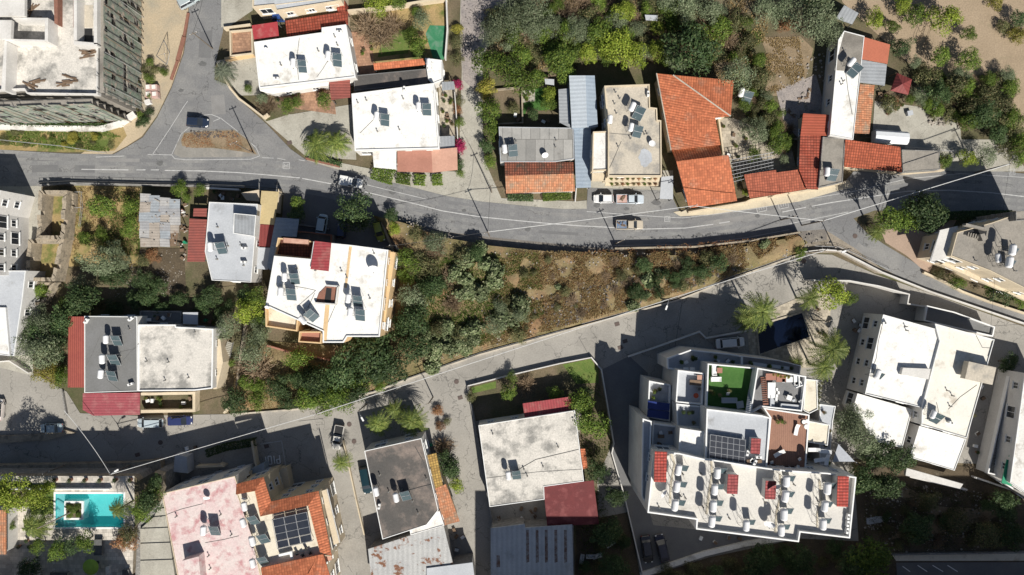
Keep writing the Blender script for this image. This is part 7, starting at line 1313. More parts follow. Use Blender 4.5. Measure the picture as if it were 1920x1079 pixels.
for k, poly, n, z, pl in [('plant_pot', [(400, 600), (412, 600), (414, 640), (402, 640)], 3, 0, 'beside the stained left house'), ('crate', [(265, 590), (335, 590), (335, 600), (265, 600)], 5, 2.1, 'on the low shaded outbuilding'), ('barrel', [(350, 590), (400, 590), (400, 606), (350, 608)], 3, 0, 'behind the stained left house'), ('plant_pot', [(270, 745), (360, 745), (360, 765), (270, 765)], 6, 0, 'in the balcony yard of the stained left house'), ('crate', [(270, 745), (360, 745), (360, 765), (270, 765)], 4, 0, 'in the balcony yard of the stained left house'),
    ('plant_pot', [(510, 180), (600, 172), (600, 185), (515, 192)], 5, 0, 'below the white junction house'), ('plant_pot', [(830, 175), (850, 175), (850, 245), (832, 245)], 8, 0, 'in the paved strip by the track'), ('crate', [(830, 175), (850, 175), (850, 245), (832, 245)], 4, 0, 'in the paved strip by the track'), ('plank_stack', [(338, 380), (350, 380), (350, 500), (340, 500)], 5, 0, 'in the narrow yard beside the patchwork shed'), ('crate', [(338, 370), (352, 370), (352, 520), (340, 520)], 6, 0, 'in the narrow yard beside the patchwork shed'), ('barrel', [(338, 370), (352, 370), (352, 520), (340, 520)], 3, 0, 'in the narrow yard beside the patchwork shed'),
    ('crate', [(400, 358), (480, 360), (480, 374), (400, 374)], 6, 0, 'on the forecourt above the pale grey house'), ('plant_pot', [(400, 358), (480, 360), (480, 374), (400, 374)], 4, 0, 'on the forecourt above the pale grey house'), ('plant_pot', [(1645, 180), (1690, 185), (1690, 215), (1650, 215)], 8, 0, 'on the gravel court'), ('crate', [(1640, 140), (1665, 150), (1665, 180), (1645, 180)], 3, 0, 'near the gazebo'), ('barrel', [(1590, 330), (1690, 325), (1690, 335), (1590, 338)], 0, 0, 'x'), ('plant_pot', [(1350, 230), (1400, 260), (1395, 300), (1360, 300)], 5, 0, 'on the white patio'), ('crate', [(1350, 230), (1400, 260), (1395, 300), (1360, 300)], 2, 0, 'on the white patio'),
    ('plank_stack', [(700, 1012), (760, 1000), (770, 1020), (705, 1035)], 0, 0, 'x'), ('crate', [(925, 955), (1010, 945), (1015, 975), (930, 980)], 4, 0, 'in the shaded yard above the striped warehouse'), ('plank_stack', [(925, 955), (1010, 945), (1015, 975), (930, 980)], 2, 0, 'in the shaded yard above the striped warehouse'), ('crate', [(835, 960), (870, 1000), (870, 1040), (855, 1040)], 4, 0, 'in the dark alley beside the rusty warehouse'), ('barrel', [(800, 845), (812, 830), (800, 830)], 1, 0, 'by the ochre tiles'), ('crate', [(1825, 700), (1850, 700), (1830, 850), (1815, 850)], 6, 0, 'in the shaded yard left of the row house'), ('plant_pot', [(1825, 700), (1850, 700), (1830, 850), (1815, 850)], 5, 0, 'in the shaded yard left of the row house'),
    ('plant_pot', [(1530, 560), (1555, 565), (1545, 640), (1528, 620)], 4, .06, 'on the pool deck'), ('crate', [(1600, 590), (1615, 600), (1590, 720), (1580, 700)], 5, 0, 'along the west wall of the double house'), ('plant_pot', [(690, 60), (702, 60), (702, 110), (660, 110)], 4, 0, 'on the terracotta yard'), ('crate', [(500, 8+20), (520, 26), (520, 36), (500, 38)], 0, 0, 'x'), ('barrel', [(60, 860), (80, 860), (60, 868)], 0, 0, 'x'), ('crate', [(335, 842), (372, 838), (372, 850), (335, 852)], 3, 0, 'near the pale hut'), ('plant_pot', [(20, 1000), (90, 1000), (90, 1060), (20, 1060)], 5, 7.0, 'on the lower pool terrace'), ('crate', [(1290, 1000), (1420, 1005), (1330, 1020)], 4, 0, 'in the apartment car yard'),
    ('crate', [(880, 735), (890, 735), (895, 790), (888, 790)], 0, 0, 'x'), ('plant_pot', [(980, 172), (1000, 172), (1000, 190), (982, 190)], 5, .05, 'on the cottage patio'), ('crate', [(940, 215), (1040, 212), (1040, 230), (940, 230)], 5, 0, 'behind the cottage'), ('plank_stack', [(1460, 180), (1530, 160), (1540, 205), (1480, 220)], 3, 0, 'on the rough ground left of the farmhouse')]:
    if n: scatter(k, poly, n, z, pl)
for k, poly, n, z, pl in [('plant_pot', [(1260, 668), (1385, 668), (1385, 680), (1262, 680)], 8, 7.5, 'on the north strip terrace of the complex'), ('crate', [(1260, 668), (1385, 668), (1385, 680), (1262, 680)], 4, 7.5, 'on the north strip terrace of the complex'), ('plant_pot', [(1400, 678), (1495, 690), (1495, 697), (1400, 685)], 6, 7.8, 'on the shaded terrace beside the pale benches'), ('plant_pot', [(1222, 725), (1252, 728), (1250, 748), (1220, 745)], 4, 7.3, 'on the terrace above the blue panels'),
    ('plant_pot', [(1275, 770), (1312, 772), (1310, 797), (1274, 795)], 4, 11.1, 'on the small blue-grey middle terrace'), ('crate', [(1230, 805), (1262, 808), (1262, 838), (1228, 834)], 3, 10.4, 'on the lower left terrace of the complex'), ('plant_pot', [(1542, 765), (1560, 768), (1550, 880), (1541, 880)], 7, 9.8, 'on the narrow right terrace of the complex'), ('crate', [(1400, 860), (1430, 864), (1430, 872), (1400, 868)], 4, 15.1, 'in the machinery gap of the complex'), ('plant_pot', [(1455, 785), (1500, 790), (1495, 800), (1452, 795)], 3, 13.2, 'on the brown deck'), ('plant_pot', [(1330, 728), (1400, 735), (1398, 745), (1330, 740)], 4, 11.4, 'on the green terrace')]:
    scatter(k, poly, n, z, pl)
# ---------------------------------------------------------------- ground litter: grass and stones (uncountable)
def tufts(name, label, poly, n, lm, h, zf=None, wd=.03):
    q = ccw(PP(poly)); xs = [p[0] for p in q]; ys = [p[1] for p in q]; b = MB(); c = 0
    while c < n:
        x, y = rnd.uniform(min(xs), max(xs)), rnd.uniform(min(ys), max(ys))
        if not inside(x, y, q): continue
        if mn.noise((x*.35, y*.35, 2)) < -.18+rnd.uniform(-.1, .1): c += .3; continue
        c += 1; z = zf(x, y) if zf else .03
        for k in range(3):
            a = rnd.uniform(0, 6.28); l = h*rnd.uniform(.5, 1.2); d = rnd.uniform(.3, .9); ex, ey = x+cos(a)*l*d, y+sin(a)*l*d; sx, sy = -sin(a)*wd*2, cos(a)*wd*2
            b.face([(x-sx, y-sy, z), (x+sx, y+sy, z), (ex, ey, z+l*.8)])
    return b.build(name, LM[lm], kind='stuff', label=label, cat='grass')
tufts('dry_grass', 'tawny dry grass covering the bank between the two roads', [(930, 470), (1150, 475), (1300, 472), (1490, 442), (1380, 510), (1200, 570), (960, 640), (900, 650), (940, 560)], 15000, 'grass', .42, wz)
tufts('green_grass', 'patchy green grass on the bank between the two roads', [(780, 480), (1010, 475), (1020, 590), (900, 650), (780, 600)], 8000, 'ggrass', .42, wz)
tufts('dry_grass', 'rusty brown grass patches on the bank between the two roads', [(1000, 480), (1490, 442), (1380, 510), (1200, 570), (960, 640)], 4500, 'rusty', .35, wz)
tufts('dry_grass', 'dry grass and weeds under the top thicket', [(905, 20), (1080, -10), (1440, -10), (1440, 60), (1400, 200), (1260, 120), (1100, 110), (940, 150)], 9000, 'grass', .4)
tufts('dry_grass', 'dry grass in the walled garden below the main road', [(135, 350), (262, 354), (260, 480), (130, 480)], 4200, 'grass', .25)
tufts('green_grass', 'green grass along the right side of the walled dry garden', [(225, 360), (262, 360), (262, 480), (200, 480), (130, 440), (200, 430)], 2600, 'ggrass', .3)
tufts('green_grass', 'green weeds along the strip below the scaffolded building', [(-20, 246), (200, 247), (230, 258), (205, 284), (110, 280), (-20, 270)], 3500, 'ggrass', .3)
tufts('dry_grass', 'dry grass on the traffic island', [(342, 264), (347, 252), (400, 248), (440, 247), (463, 263), (478, 287), (400, 277), (350, 277)], 1400, 'rusty', .3)
tufts('dry_grass', 'dry stalks in the vegetable plot', [(1430, 72), (1498, 70), (1510, 150), (1440, 180)], 1800, 'grass', .3)
tufts('green_grass', 'grass in the rough ground above the patio', [(1340, 60), (1430, 60), (1440, 200), (1480, 250), (1400, 230)], 3000, 'ggrass', .35)
tufts('dry_grass', 'dry grass on the shaded rough slope', [(1620, 900), (1900, 930), (1910, 1030), (1620, 1030)], 3000, 'mixed', .4)
tufts('green_grass', 'weeds on the floor of the dark plots', [(1090, 700), (1120, 700), (1148, 830), (1120, 900), (1190, 1079), (1090, 1079)], 1800, 'ggrass', .3)
tufts('dry_grass', 'ground weeds in the lower thicket', [(440, 700), (560, 690), (720, 650), (750, 700), (560, 764), (440, 770)], 2500, 'grass', .35, wz)
def stones(label, poly, n, m, s0, s1, zf=None):
    q = ccw(PP(poly)); xs = [p[0] for p in q]; ys = [p[1] for p in q]; b = MB(); c = 0
    while c < n:
        x, y = rnd.uniform(min(xs), max(xs)), rnd.uniform(min(ys), max(ys))
        if not inside(x, y, q) or mn.noise((x*.3, y*.3, 8)) < rnd.uniform(-.3, .15): c += .2; continue
        c += 1; z = (zf(x, y) if zf else .02)-.03; s = rnd.uniform(s0, s1)*rnd.choice((.5, .7, 1)); n_ = 5; a0 = rnd.uniform(0, 6)
        lo = [(x+s*rnd.uniform(.7, 1.1)*cos(a0+k*1.256), y+s*rnd.uniform(.7, 1.1)*sin(a0+k*1.256), z) for k in range(n_)]; hi = [(x+(p[0]-x)*.6, y+(p[1]-y)*.6, z+s*rnd.uniform(.6, 1)) for p in lo]
        for k in range(n_): b.face([lo[k], lo[(k+1) % n_], hi[(k+1) % n_], hi[k]])
        b.face(hi)
    return b.build('loose_stones', m, kind='stuff', label=label, cat='stones')
stones('loose pale stones scattered over the bank', [(930, 470), (1150, 475), (1300, 472), (1490, 442), (1600, 470), (1500, 474), (1380, 512), (1200, 570), (960, 640), (800, 690), (900, 600)], 2000, stone, .08, .28, wz)
stones('dark rubble on the lower part of the bank', [(1000, 560), (1250, 500), (1370, 480), (1380, 512), (1200, 570), (1000, 625)], 1400, mat('dark_stone', (.10, .09, .085), (.19, .17, .15), 1.5, .95), .1, .35, wz)
stones('rubble along the roadside below the courtyard', [(745, 405), (860, 437), (850, 465), (760, 470)], 120, stone, .08, .22, wz)
stones('black speckle stones on the rough track', [(868, -20), (935, -20), (930, 40), (900, 70), (880, 140)], 240, mat('black_stone', (.05, .045, .045), (.09, .085, .08), 2), .08, .22)
stones('rubble below the patchwork shed', [(262, 470), (345, 470), (348, 558), (200, 560)], 350, stone, .06, .2)
stones('rocks beside the gravel court', [(1725, 165), (1790, 190), (1800, 240), (1740, 235)], 260, stone, .2, .6)
stones('rocks on the rough ground left of the farmhouse', [(1455, 90), (1545, 100), (1545, 210), (1470, 230)], 120, stone, .12, .4)
stones('rubble and gravel on the rough slope', [(1620, 900), (1910, 930), (1915, 1036), (1620, 1036)], 900, stone, .08, .3)
stones('broken stone on the traffic island', [(358, 246), (440, 246), (448, 258), (365, 260)], 420, mat('dark_stone2', (.09, .08, .075), (.14, .12, .11), 2), .1, .3)
# ---------------------------------------------------------------- the raised pool terrace, lower left
TP = [(-80, 893), (252, 893), (262, 900), (290, 884), (306, 888), (306, 935), (252, 985), (246, 1100), (-80, 1100)]
T = thing('pool_terrace', 'raised paved pool terrace with retaining wall and balustrade, bottom left', 'terrace', P(100, 990))
poolp = [(104, 926), (232, 926), (232, 989), (104, 989)]
# terrace floor with the pool cut out: strips round the pool
def strip(pts, m, z=ZT, name='paving'):
    b = MB(); b.face([(x, y, z) for x, y in ccw(PP(pts, z))]); return b.build(name, m, T)
b = MB(); b.prism(PP([(-80, 893), (252, 893), (260, 902), (288, 886), (302, 890), (302, 940), (252, 988), (246, 1140), (-80, 1140)], ZT), -.3, ZT-1.7); b.build('retaining_wall', wall_g, T)
b = MB(); b.prism(PP([(-80, 893), (252, 893), (260, 902), (288, 886), (302, 890), (302, 940), (252, 988), (246, 1140), (-80, 1140)], ZT), ZT-1.69, ZT-.02, caps=False); b.build('terrace_wall', wall_s, T)
strip([(-80, 893), (252, 893), (252, 926), (-80, 926)], whitepave); strip([(-80, 926), (104, 926), (104, 989), (-80, 989)], whitepave); strip([(232, 926), (252, 926), (252, 989), (232, 989)], whitepave); strip([(-80, 989), (252, 989), (246, 1140), (-80, 1140)], whitepave)
strip([(252, 893), (260, 902), (288, 886), (302, 890), (302, 940), (252, 988)], soil, name='bed_soil')
strip([(60, 908), (101, 910), (101, 964), (58, 966)], lawn, ZT+.02, 'lawn'); strip([(-80, 900), (60, 904), (60, 950), (-80, 950)], soil, ZT+.015, 'bed_soil')
PT = thing('swimming_pool', 'turquoise swimming pool with a square planted island on the raised terrace', 'swimming pool', P(168, 957, ZT))
b = MB()
pw = ccw(PP(poolp, ZT)); b.prism(pw, ZT-1.5, ZT, caps=False); b.face([(x, y, ZT-1.5) for x, y in pw]); b.build('basin', pooltile, PT)
b = MB(); b.prism(PP([(104.5, 926.5), (121, 926.5), (121, 988.5), (104.5, 988.5)], ZT-.35), ZT-1.48, ZT-.35); b.prism(PP([(121, 980), (140, 980), (140, 988.5), (121, 988.5)], ZT-.5), ZT-1.48, ZT-.5); b.build('pool_step', pooltile_p, PT)
b = MB(); b.face([(x, y, ZT-.12) for x, y in offset(pw, .02)]); b.build('water', pool_w, PT)
b = MB(); b.ring(offset(pw, -.28), .3, ZT+.01, ZT+.06); b.build('coping', white, PT)
b = MB(); isl = ccw(PP([(121, 940), (157, 940), (156, 975), (120, 975)], ZT+.1)); b.ring(isl, .35, ZT-1.48, ZT+.15); b.build('island_wall', white, PT)
b = MB(); b.face([(x, y, ZT+.08) for x, y in offset(isl, .34)]); b.build('island_soil', soil, PT)
for x, y in ((130, 950), (146, 950), (131, 966), (147, 965), (139, 957)): tree('citrus', x, y, 6, 'low planting on the pool island', zb=ZT+.1, h=.5, name='island_shrub', desc='leafy shrub,')
X = P(138, 958, ZT); b = MB(); b.tube([(X[0], X[1], ZT), (X[0]-1.6, X[1]-.8, ZT+2.6), (X[0]-3.6, X[1]-1.7, ZT+4)], .14, 7, .1); b.build('leaning_trunk', barkg, label='long leaning palm trunk growing from the pool island', cat='trunk')
wallline('white balustrade along the north edge of the pool terrace', [(80, 894), (252, 894)], .9, .16, white, 'balustrade', 'balustrade', ZT)
wallline('white coping wall at the east side of the lower terrace', [(247, 1035), (252, 1100)], .6, .6, r_white2, zb=ZT)
for i in range(6):
    x = 107+i*28; X = P(x, 899, ZT); q = thing('potted_shrub', 'round potted shrub along the pool balustrade', 'potted plant', (X[0], X[1], ZT), 0, 'pots along the pool balustrade')
    b = MB(); b.lathe(X[0], X[1], [(.25, ZT), (.35, ZT+.5), (.3, ZT+.5)], 12); b.build('pot', terra_roof, q)
    k = ('dark', 1)
    if k not in MC: MC[k] = mesh_from(crown_mesh(*k), 'crown', LM['dark'])
    o = bpy.data.objects.new('foliage', MC[k]); col.objects.link(o); o.parent = q; o.location = (0, 0, .8); o.scale = (.45, .45, .45)
q = thing('parasol', 'lime green round parasol below the pool terrace', 'parasol', P(168, 1065, ZT)); X = P(168, 1065, ZT+2.3)
b = MB(); b.lathe(X[0], X[1], [(1.4, ZT+2.0), (.9, ZT+2.3), (.0, ZT+2.6)], 16); b.build('canopy', limec, q); b = MB(); b.tube([(X[0], X[1], ZT), (X[0], X[1], ZT+2.5)], .04, 6); b.build('pole', steel, q); b = MB(); b.lathe(X[0], X[1], [(.3, ZT), (.3, ZT+.1)], 12); b.build('base', steel, q)
bld('house', 'orange tiled roof cut by the left edge beside the pool garden', 'house', [([(-60, 957), (11, 957), (11, 1040), (-60, 1040)], ZT+3.2, tile_oldo, 'over', .3, wall_w, ZT)], win=False)
bx(T, 'planter_wall', [(104, 1030), (168, 1030), (168, 1034), (104, 1034)], ZT, ZT+.5, wall_w)
# stairs and stepped lane between pool terrace and pink roof
q = thing('staircase', 'narrow concrete staircase between the pool garden bed and the pink roofed house', 'stairs', P(309, 900)); stairs(q, (311, 873), (309, 940), 14, .5, ZT, 22, concrete2, 'step'); b = MB()
X0, X1 = P(301, 873, .5), P(300, 940, ZT); b.tube([(X0[0], X0[1], 1.4), (X1[0], X1[1], ZT+.9)], .05, 5); b.build('handrail', steel, q)
q = thing('stepped_lane', 'pale stepped concrete lane beside the pink roofed house', 'stepped lane', P(290, 1010)); yy = [940, 955, 970, 992, 1020, 1052, 1085, 1120]
for i in range(7):
    b = MB(); z = ZT+.02+.16*i; l0 = 302-(yy[i]-940)*.45 if yy[i] < 990 else 263; l1 = 302-(yy[i+1]-940)*.45 if yy[i+1] < 990 else 263; b.prism(PP([(max(l0, 263), yy[i]), (305+(yy[i]-930)*.15, yy[i]-2), (305+(yy[i+1]-930)*.15, yy[i+1]-2), (max(l1, 263), yy[i+1])], z), ZT-2, z); b.build('landing', concrete2, q)
b = MB(); b.prism(PP([(258, 985), (306, 935), (345, 1140), (250, 1140)], ZT), -.2, ZT-.1); b.build('base', wall_g, q)
b = MB(); b.prism(PP([(-80, 874), (240, 868), (300, 862), (304, 884), (260, 900), (-80, 900)], 1.5), -.2, 1.6); b.build('retaining_wall', wall_s, label='lower grey retaining wall ledge between the left lane and the pool terrace', cat='wall')
b = MB(); b.prism(PP([(-80, 820), (60, 816), (120, 806), (140, 812), (90, 826), (-80, 836)], .5), -.1, .5); b.build('lane_divider', wall_s, label='low stone divider wedge in the shaded left lane', cat='wall')
# dark pool of the apartment block
q = thing('swimming_pool', 'dark blue swimming pool in shade beside the white saloon', 'swimming pool', P(1467, 628)); pw = ccw(PP([(1419, 612), (1503, 587), (1517, 632), (1424, 664)]))
b = MB(); b.ring(offset(pw, -.3), .32, .0, .25); b.build('coping', beigepave, q); b = MB(); b.face([(x, y, .09) for x, y in pw]); b.build('basin', navytile, q); b = MB(); b.face([(x, y, .2) for x, y in offset(pw, .01)]); b.build('water', pool_d, q)
# ---------------------------------------------------------------- terrace furniture
def lounger(px, py, z, rz, label):
    X = P(px, py, z); q = thing('sun_lounger', label, 'sun lounger', (0, 0, 0), 0, 'sun loungers'); b = MB(); b.box(-.25, 0, .25, 1.3, .65, .09); b.build('mattress', white, q)
    b = MB(); b.slab([(.4, -.32, .34), (.4, .32, .34), (1.0, .32, .65), (1.0, -.32, .65)], .08); b.build('backrest', white, q); b = MB()
    for x, y in ((-.8, -.28), (-.8, .28), (.7, -.28), (.7, .28)): b.box(x, y, 0, .05, .05, .26)
    b.build('leg', alu, q); q.location = X; q.rotation_euler = (0, 0, R(rz))
def sofa(px, py, z, rz, label, m=None, L=2.0):
    m = m or r_bluegrey; X = P(px, py, z); q = thing('sofa', label, 'sofa', (0, 0, 0), 0, 'outdoor sofas'); b = MB(); b.box(0, 0, .1, L, .8, .32); b.build('seat', m, q); b = MB(); b.box(0, .36, .42, L, .16, .36); b.build('backrest', m, q)
    for s in (-1, 1): b = MB(); b.box(s*(L/2-.07), -.05, .42, .14, .7, .2); b.build('armrest', m, q)
    q.location = X; q.rotation_euler = (0, 0, R(rz))
def table(px, py, z, rz, label, L=1.4, W=.8, m=None, rnd_=False):
    m = m or white; X = P(px, py, z); q = thing('table', label, 'table', (0, 0, 0), 0, 'terrace tables'); b = MB()
    if rnd_: b.lathe(0, 0, [(L/2, .68), (L/2, .73), (.02, .735)], 16)
    else: b.box(0, 0, .68, L, W, .05)
    b.build('tabletop', m, q)
    if rnd_: b = MB(); b.lathe(0, 0, [(.25, 0), (.05, .05), (.05, .68)], 10); b.build('leg', steel, q)
    else:
        for x, y in ((-1, -1), (1, -1), (1, 1), (-1, 1)): b = MB(); b.box(x*(L/2-.08), y*(W/2-.08), 0, .06, .06, .68); b.build('leg', steel, q)
    q.location = X; q.rotation_euler = (0, 0, R(rz))
def chair(px, py, z, rz, label, m=None):
    m = m or white; X = P(px, py, z); q = thing('chair', label, 'chair', (0, 0, 0), 0, 'terrace chairs'); b = MB(); b.box(0, 0, .42, .5, .5, .05); b.build('seat', m, q); b = MB(); b.box(0, .23, .47, .5, .05, .42); b.build('backrest', m, q); b = MB()
    for x, y in ((-1, -1), (1, -1), (1, 1), (-1, 1)): b.box(x*.21, y*.21, 0, .05, .05, .42)
    b.build('leg', steel, q); q.location = X; q.rotation_euler = (0, 0, R(rz))
lounger(1492, 806, 13.2, 78, 'white lounger standing upright-facing on the brown deck'); lounger(1459, 850, 13.2, 30, 'white lounger slanting across the lower brown deck'); lounger(1461, 849, 13.2, 30, '') if False else None
for x, y, a in ((1524, 843, 0), (1545, 846, -5), (1535, 862, 10), (1549, 862, 80)): lounger(x, y, 12.4 if False else 13.2, a, 'white lounger in the corner group of the deck')
chair(1497, 860, 13.2, 40, 'white chair with dark frame on the lower brown deck'); chair(1494, 874, 13.2, 70, 'tipped white chair in shade on the lower brown deck'); chair(1445, 866, 13.2, 20, 'chair in shade below the slanting lounger')
for x, y, s in ((1504, 790, .7), (1510, 789, .7), (1509, 799, .85)): table(x, y, 13.2, 0, 'small round white side table on the brown deck', s, s, white, True)
sofa(1338, 694, 11.4, 90, 'white corner sofa on the green terrace, upper', white, 1.8); sofa(1341, 711, 11.4, 0, 'white sofa on the green terrace, lower', white, 1.7); table(1347, 694, 11.4, 0, 'small wooden table on the green terrace', .9, .9, terra_roof)
sofa(1366, 750, 11.4, 180, 'grey sofa in the shaded part of the green terrace', r_bluegrey, 2.6); chair(1363, 738, 11.4, 0, 'grey chair in the shaded part of the green terrace', r_bluegrey); table(1385, 758, 11.4, 10, 'pale table in the shaded corner of the green terrace', 1.2, 1.2, r_bluegrey)
table(1302, 717, 10.4, -5, 'yellow topped dining table on the blue-grey terrace', 2.0, .9, wood); table(1310, 707, 10.4, 0, 'salmon square table on the blue-grey terrace', .9, .8, salmon_roof); table(1303, 741, 10.4, 0, 'round orange table on the blue-grey terrace', .9, .9, mat('orange_plastic', (.6, .12, .05), (.55, .1, .05)), True); chair(1310, 729, 10.4, 90, 'dark chair beside the orange round table', steel)
table(1444, 731, 12.6, 90, 'long white table on the roof terrace', 2.6, 1.3, white); sofa(1446, 752, 12.6, 90, 'pale sofa below the long white table', r_bluegrey, 2.0)
for x, y in ((1454, 730), (1457, 736), (1454, 742), (1453, 748)): chair(x, y, 12.6, 90, 'white chair right of the long white table', white)
table(1477, 711, 12.6, 0, 'white table at the top right of the roof terrace', 1.1, .9, white); sofa(1491, 712, 12.6, -90, 'white sofa at the top right of the roof terrace', white, 1.9); sofa(1494, 720, 12.6, 200, 'white seat under the top right sofa', white, 1.2)
table(1477, 745, 12.6, -20, 'white table at the lower right of the roof terrace', .9, .8, white); chair(1486, 750, 12.6, 20, 'grey chair near the terrace parapet', r_bluegrey); chair(1498, 752, 12.6, 40, 'white chair near the terrace parapet', white); sofa(1480, 762, 12.6, 175, 'long grey bench along the south parapet of the roof terrace', r_bluegrey, 3.4)
table(1443, 706, 12.6, 0, 'brown wooden planter table at the top left of the roof terrace', 1.8, 1.1, terra_roof); table(1461, 709, 12.6, 0, 'second brown table on the roof terrace', 1.6, 1.2, terra_roof); table(1466, 713, 12.6, 0, 'small white cube seat on the roof terrace', .5, .6, white)
for i in range(2):
    table(1420+i*40, 683+i*5, 7.8, -8, ('left', 'right')[i]+' long pale bench on the shaded north terrace', 3.2, .6, r_bluegrey)
for x, lb in ((1284, 'left'), (1296, 'right')): table(x, 691, 8.4, 0, lb+' small white cushion box north of the blue-grey terrace', .9, .5, white)
table(1238, 817, 10.4, 0, 'brown mat-like table on the lower left terrace of the complex', 1.1, .6, wood)
table(188, 1024, ZT, 0, 'long dark table below the pool', 1.4, 2.8, steel); table(240, 1072, ZT, 0, 'dark table at the bottom of the pool garden', 1.2, 1.2, steel); table(115, 1075, ZT, 0, 'dark bench at the bottom of the pool garden', 3.0, .8, steel)
chair(607-150+150, 1045, 9.5, 20, 'dark chair below the villa solar panels, left', black) if False else None
for x, y in ((558, 1037), (575, 1029), (569, 1040), (583, 1036)): chair(x, y, 9.4, 30, 'dark chair on the shaded villa terrace', black)
q = thing('shade_sail', 'triangular grey canvas sail at the right corner of the complex', 'shade sail', P(1580, 860)); b = MB(); b.slab([P(1572, 833, 11.5), P(1603, 866, 11), P(1561, 866, 11.8)], .03); b.build('canvas', sail, q)
for x, y in ((1572, 833), (1603, 866), (1561, 866)): b = MB(); X = P(x, y, 11); b.tube([(X[0], X[1], 0), (X[0], X[1], 11.6)], .05, 5); b.build('mast', alu, q)
q = thing('planter', 'long planter of dry plants on the right terrace of the complex', 'planter', P(1535, 740, 10)); b = MB(); b.prism(PP([(1532, 713), (1542, 714), (1536, 768), (1526, 766)], 10.9), 9, 10.9); b.build('trough', wall_w, q)
for i in range(6): tree('mixed', 1538-i*1.2, 719+i*9, 5, 'plant in the long planter on the complex', zb=10.8, h=.4, name='planter_plant', desc='dry')
for i in range(5): tree('yellow', 1450+i*7, 703+i*1.2, 4, 'plant on the roof terrace parapet', zb=13.0, h=.4, name='planter_plant', desc='yellow-green')
q = thing('staircase', 'external concrete staircase right of the stained white house', 'stairs', P(428, 655)); stairs(q, (432, 642), (424, 670), 12, 3.2, .6, 9, concrete2, 'step'); b = MB(); b.tube([P(438, 641, 4), P(431, 671, 1.5)], .05, 5); b.build('handrail', steel, q)
# garden odds and ends
for x, y, s, lb in ((1221, 33, 1.6, 'little white sheet roof lost in the grove'), (1045-15, 153, 1.2, 'tiny pale table roof in the trees above the pale shed')):
    canopy('sheet_roof', lb, 'shed', flat([(x-12*s/1.6, y-5), (x+12*s/1.6, y-4), (x+12*s/1.6, y+7), (x-10*s/1.6, y+5)], 2.2), r_bluegrey)
for x, y, a, lb in ((1091, 1049, 1.4, 'left white plastic crate in the dark plot'), (1108, 1044, 0, 'middle white plastic crate in the dark plot'), (1120, 1043, .3, 'right white plastic crate in the dark plot'), (1145, 1020, .6, 'small pale crate in the dark plot near the driveway')):
    X = P(x, y, .3); q = thing('crate', lb, 'crate', (X[0], X[1], 0), 0, 'white crates in the dark plot'); b = MB(); b.ring(ccw([(X[0]+dx*cos(a)-dy*sin(a), X[1]+dx*sin(a)+dy*cos(a)) for dx, dy in ((-.9, -.35), (.9, -.35), (.9, .35), (-.9, .35))]), .06, 0, .5); b.build('side', white, q); b = MB(); b.box(X[0], X[1], .0, 1.7, .6, .06, a); b.build('base', white, q)
X = P(1705, 213, .4); b = MB(); b.box(X[0], X[1], 0, .9, .8, .7, .2); b.box(X[0], X[1], .702, 1.0, .9, .05, .2); b.build('storage_box', r_bluegrey, label='grey storage box on the gravel court', cat='box')
b = MB(); q_ = PP([(1624, 972), (1645, 968), (1672, 970), (1650, 980), (1625, 984)]); b.prism(q_, 0, .12); b.build('plastic_sheet', r_bluegrey, label='pale plastic sheet lying on the shaded slope right of the complex', cat='sheet')
b = MB(); b.prism(PP([(350, 857), (328, 853), (325, 885), (352, 888)], 2.6), 0, 2.6); b.build('garden_shed', r_bluegrey, label='pale blue flat roofed hut at the top of the narrow staircase', cat='hut')
# court beside pink roof: yard walls
for lb, pts in (('cream parapet above the painted number yard', [(478, 826), (484, 862), (492, 888)]), ('white parapet of the shaded yard west of the painted number', [(376, 872), (425, 880-10), (418, 868)]), ('cream parapet south of the painted number yard', [(490, 885), (536, 874)])): wallline(lb, pts, 1.6, .35, wall_c)
# table tennis-like line court left out; bins on the lane
for x, y, lb in ((1198-60, 370, None),): pass
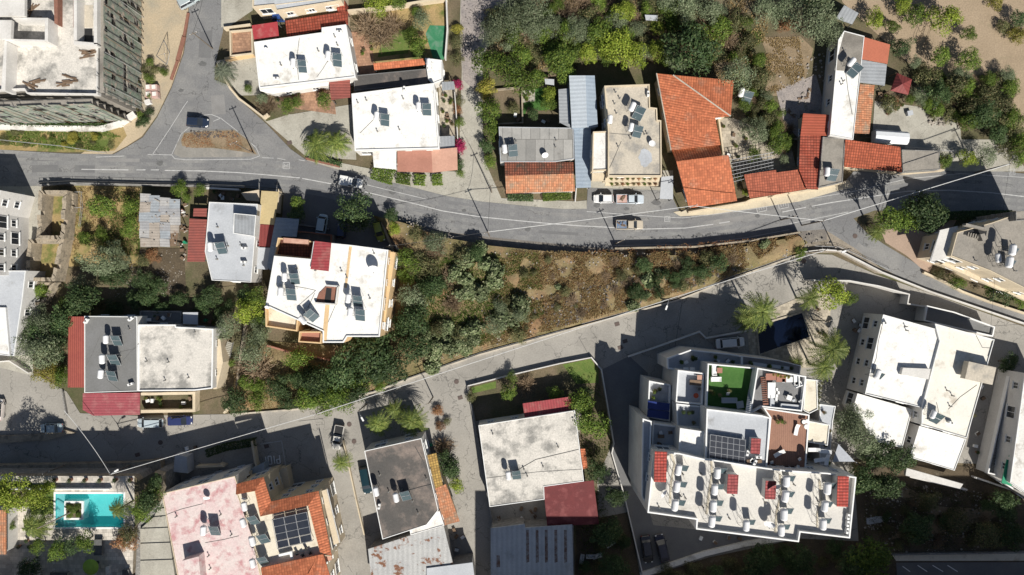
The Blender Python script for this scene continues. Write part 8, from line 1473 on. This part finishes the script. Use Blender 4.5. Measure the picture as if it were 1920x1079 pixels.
# ---------------------------------------------------------------- unseen blocks added beyond the bottom edge to cast shade into view
def far(label, x0, x1, y0, y1, h, m):
    T = thing('apartment_building', label, 'building', ((x0+x1)/2, y1, 0)); p = [(x0, y0), (x1, y0), (x1, y1), (x0, y1)]
    b = MB(); b.prism(p, 0, h-.6); b.build('wall', m, T); b = MB(); b.ring(p, .25, h-.6, h); b.build('parapet', white, T); b = MB(); b.prism(offset(ccw(p), .26), h-.6, h-.55); b.build('roof', r_white2, T)
    for f in range(int(h/3)-1):
        for k in range(int((x1-x0)/4)):
            if f*int((x1-x0)/4)+k < 90: add_window(T, x0+2+4*k, y1, 1.2+3*f, pi, 'w')
far('unseen tall block added to cast shade, beyond the bottom left corner', -96, -66.5, -74, -52.2, 15, wall_c); far('unseen cream block added to cast shade, beyond the bottom edge, centre', 4, 27, -78, -61.5, 25, wall_c); far('unseen white block added to cast shade, beyond the bottom edge, right', 27.6, 62, -82, -61.5, 26, wall_w); far('unseen ochre block added to cast shade, beyond the bottom right corner', 62.6, 106, -84, -61.5, 28, wall_y); far('unseen low block added to cast shade near the rusty warehouse', -21, -8, -74, -59.5, 10.5, wall_w)
# ---------------------------------------------------------------- labels: look-alikes get their place in the photograph
ORD = ['leftmost', 'second from the left', 'third from the left', 'fourth from the left', 'fifth from the left', 'sixth from the left', 'seventh from the left', 'eighth from the left', 'ninth from the left', 'tenth from the left', 'eleventh from the left', 'twelfth from the left']
ORDY = ['topmost', 'second from the top', 'third from the top', 'fourth from the top', 'fifth from the top', 'sixth from the top']
bpy.context.view_layer.update()
by = {}
for o in list(col.objects):
    if o.parent is None and 'label' in o.keys() and o.get('kind') != 'stuff': by.setdefault(o['label'], []).append(o)
for lb, os_ in by.items():
    if len(os_) < 2: continue
    px = [o.location.x for o in os_]; py = [o.location.y for o in os_]
    vert = max(py)-min(py) > 1.5*(max(px)-min(px)) and len(os_) <= len(ORDY)
    os_.sort(key=(lambda o: -o.location.y) if vert else (lambda o: o.location.x))
    names = ORDY if vert else ORD
    for i, o in enumerate(os_):
        if 'group' not in o.keys(): o['group'] = lb[:60]
        if len(os_) <= len(names): o['label'] = lb+', '+(names[i] if i < len(os_)-1 or i == 0 else ('lowest' if vert else 'rightmost'))
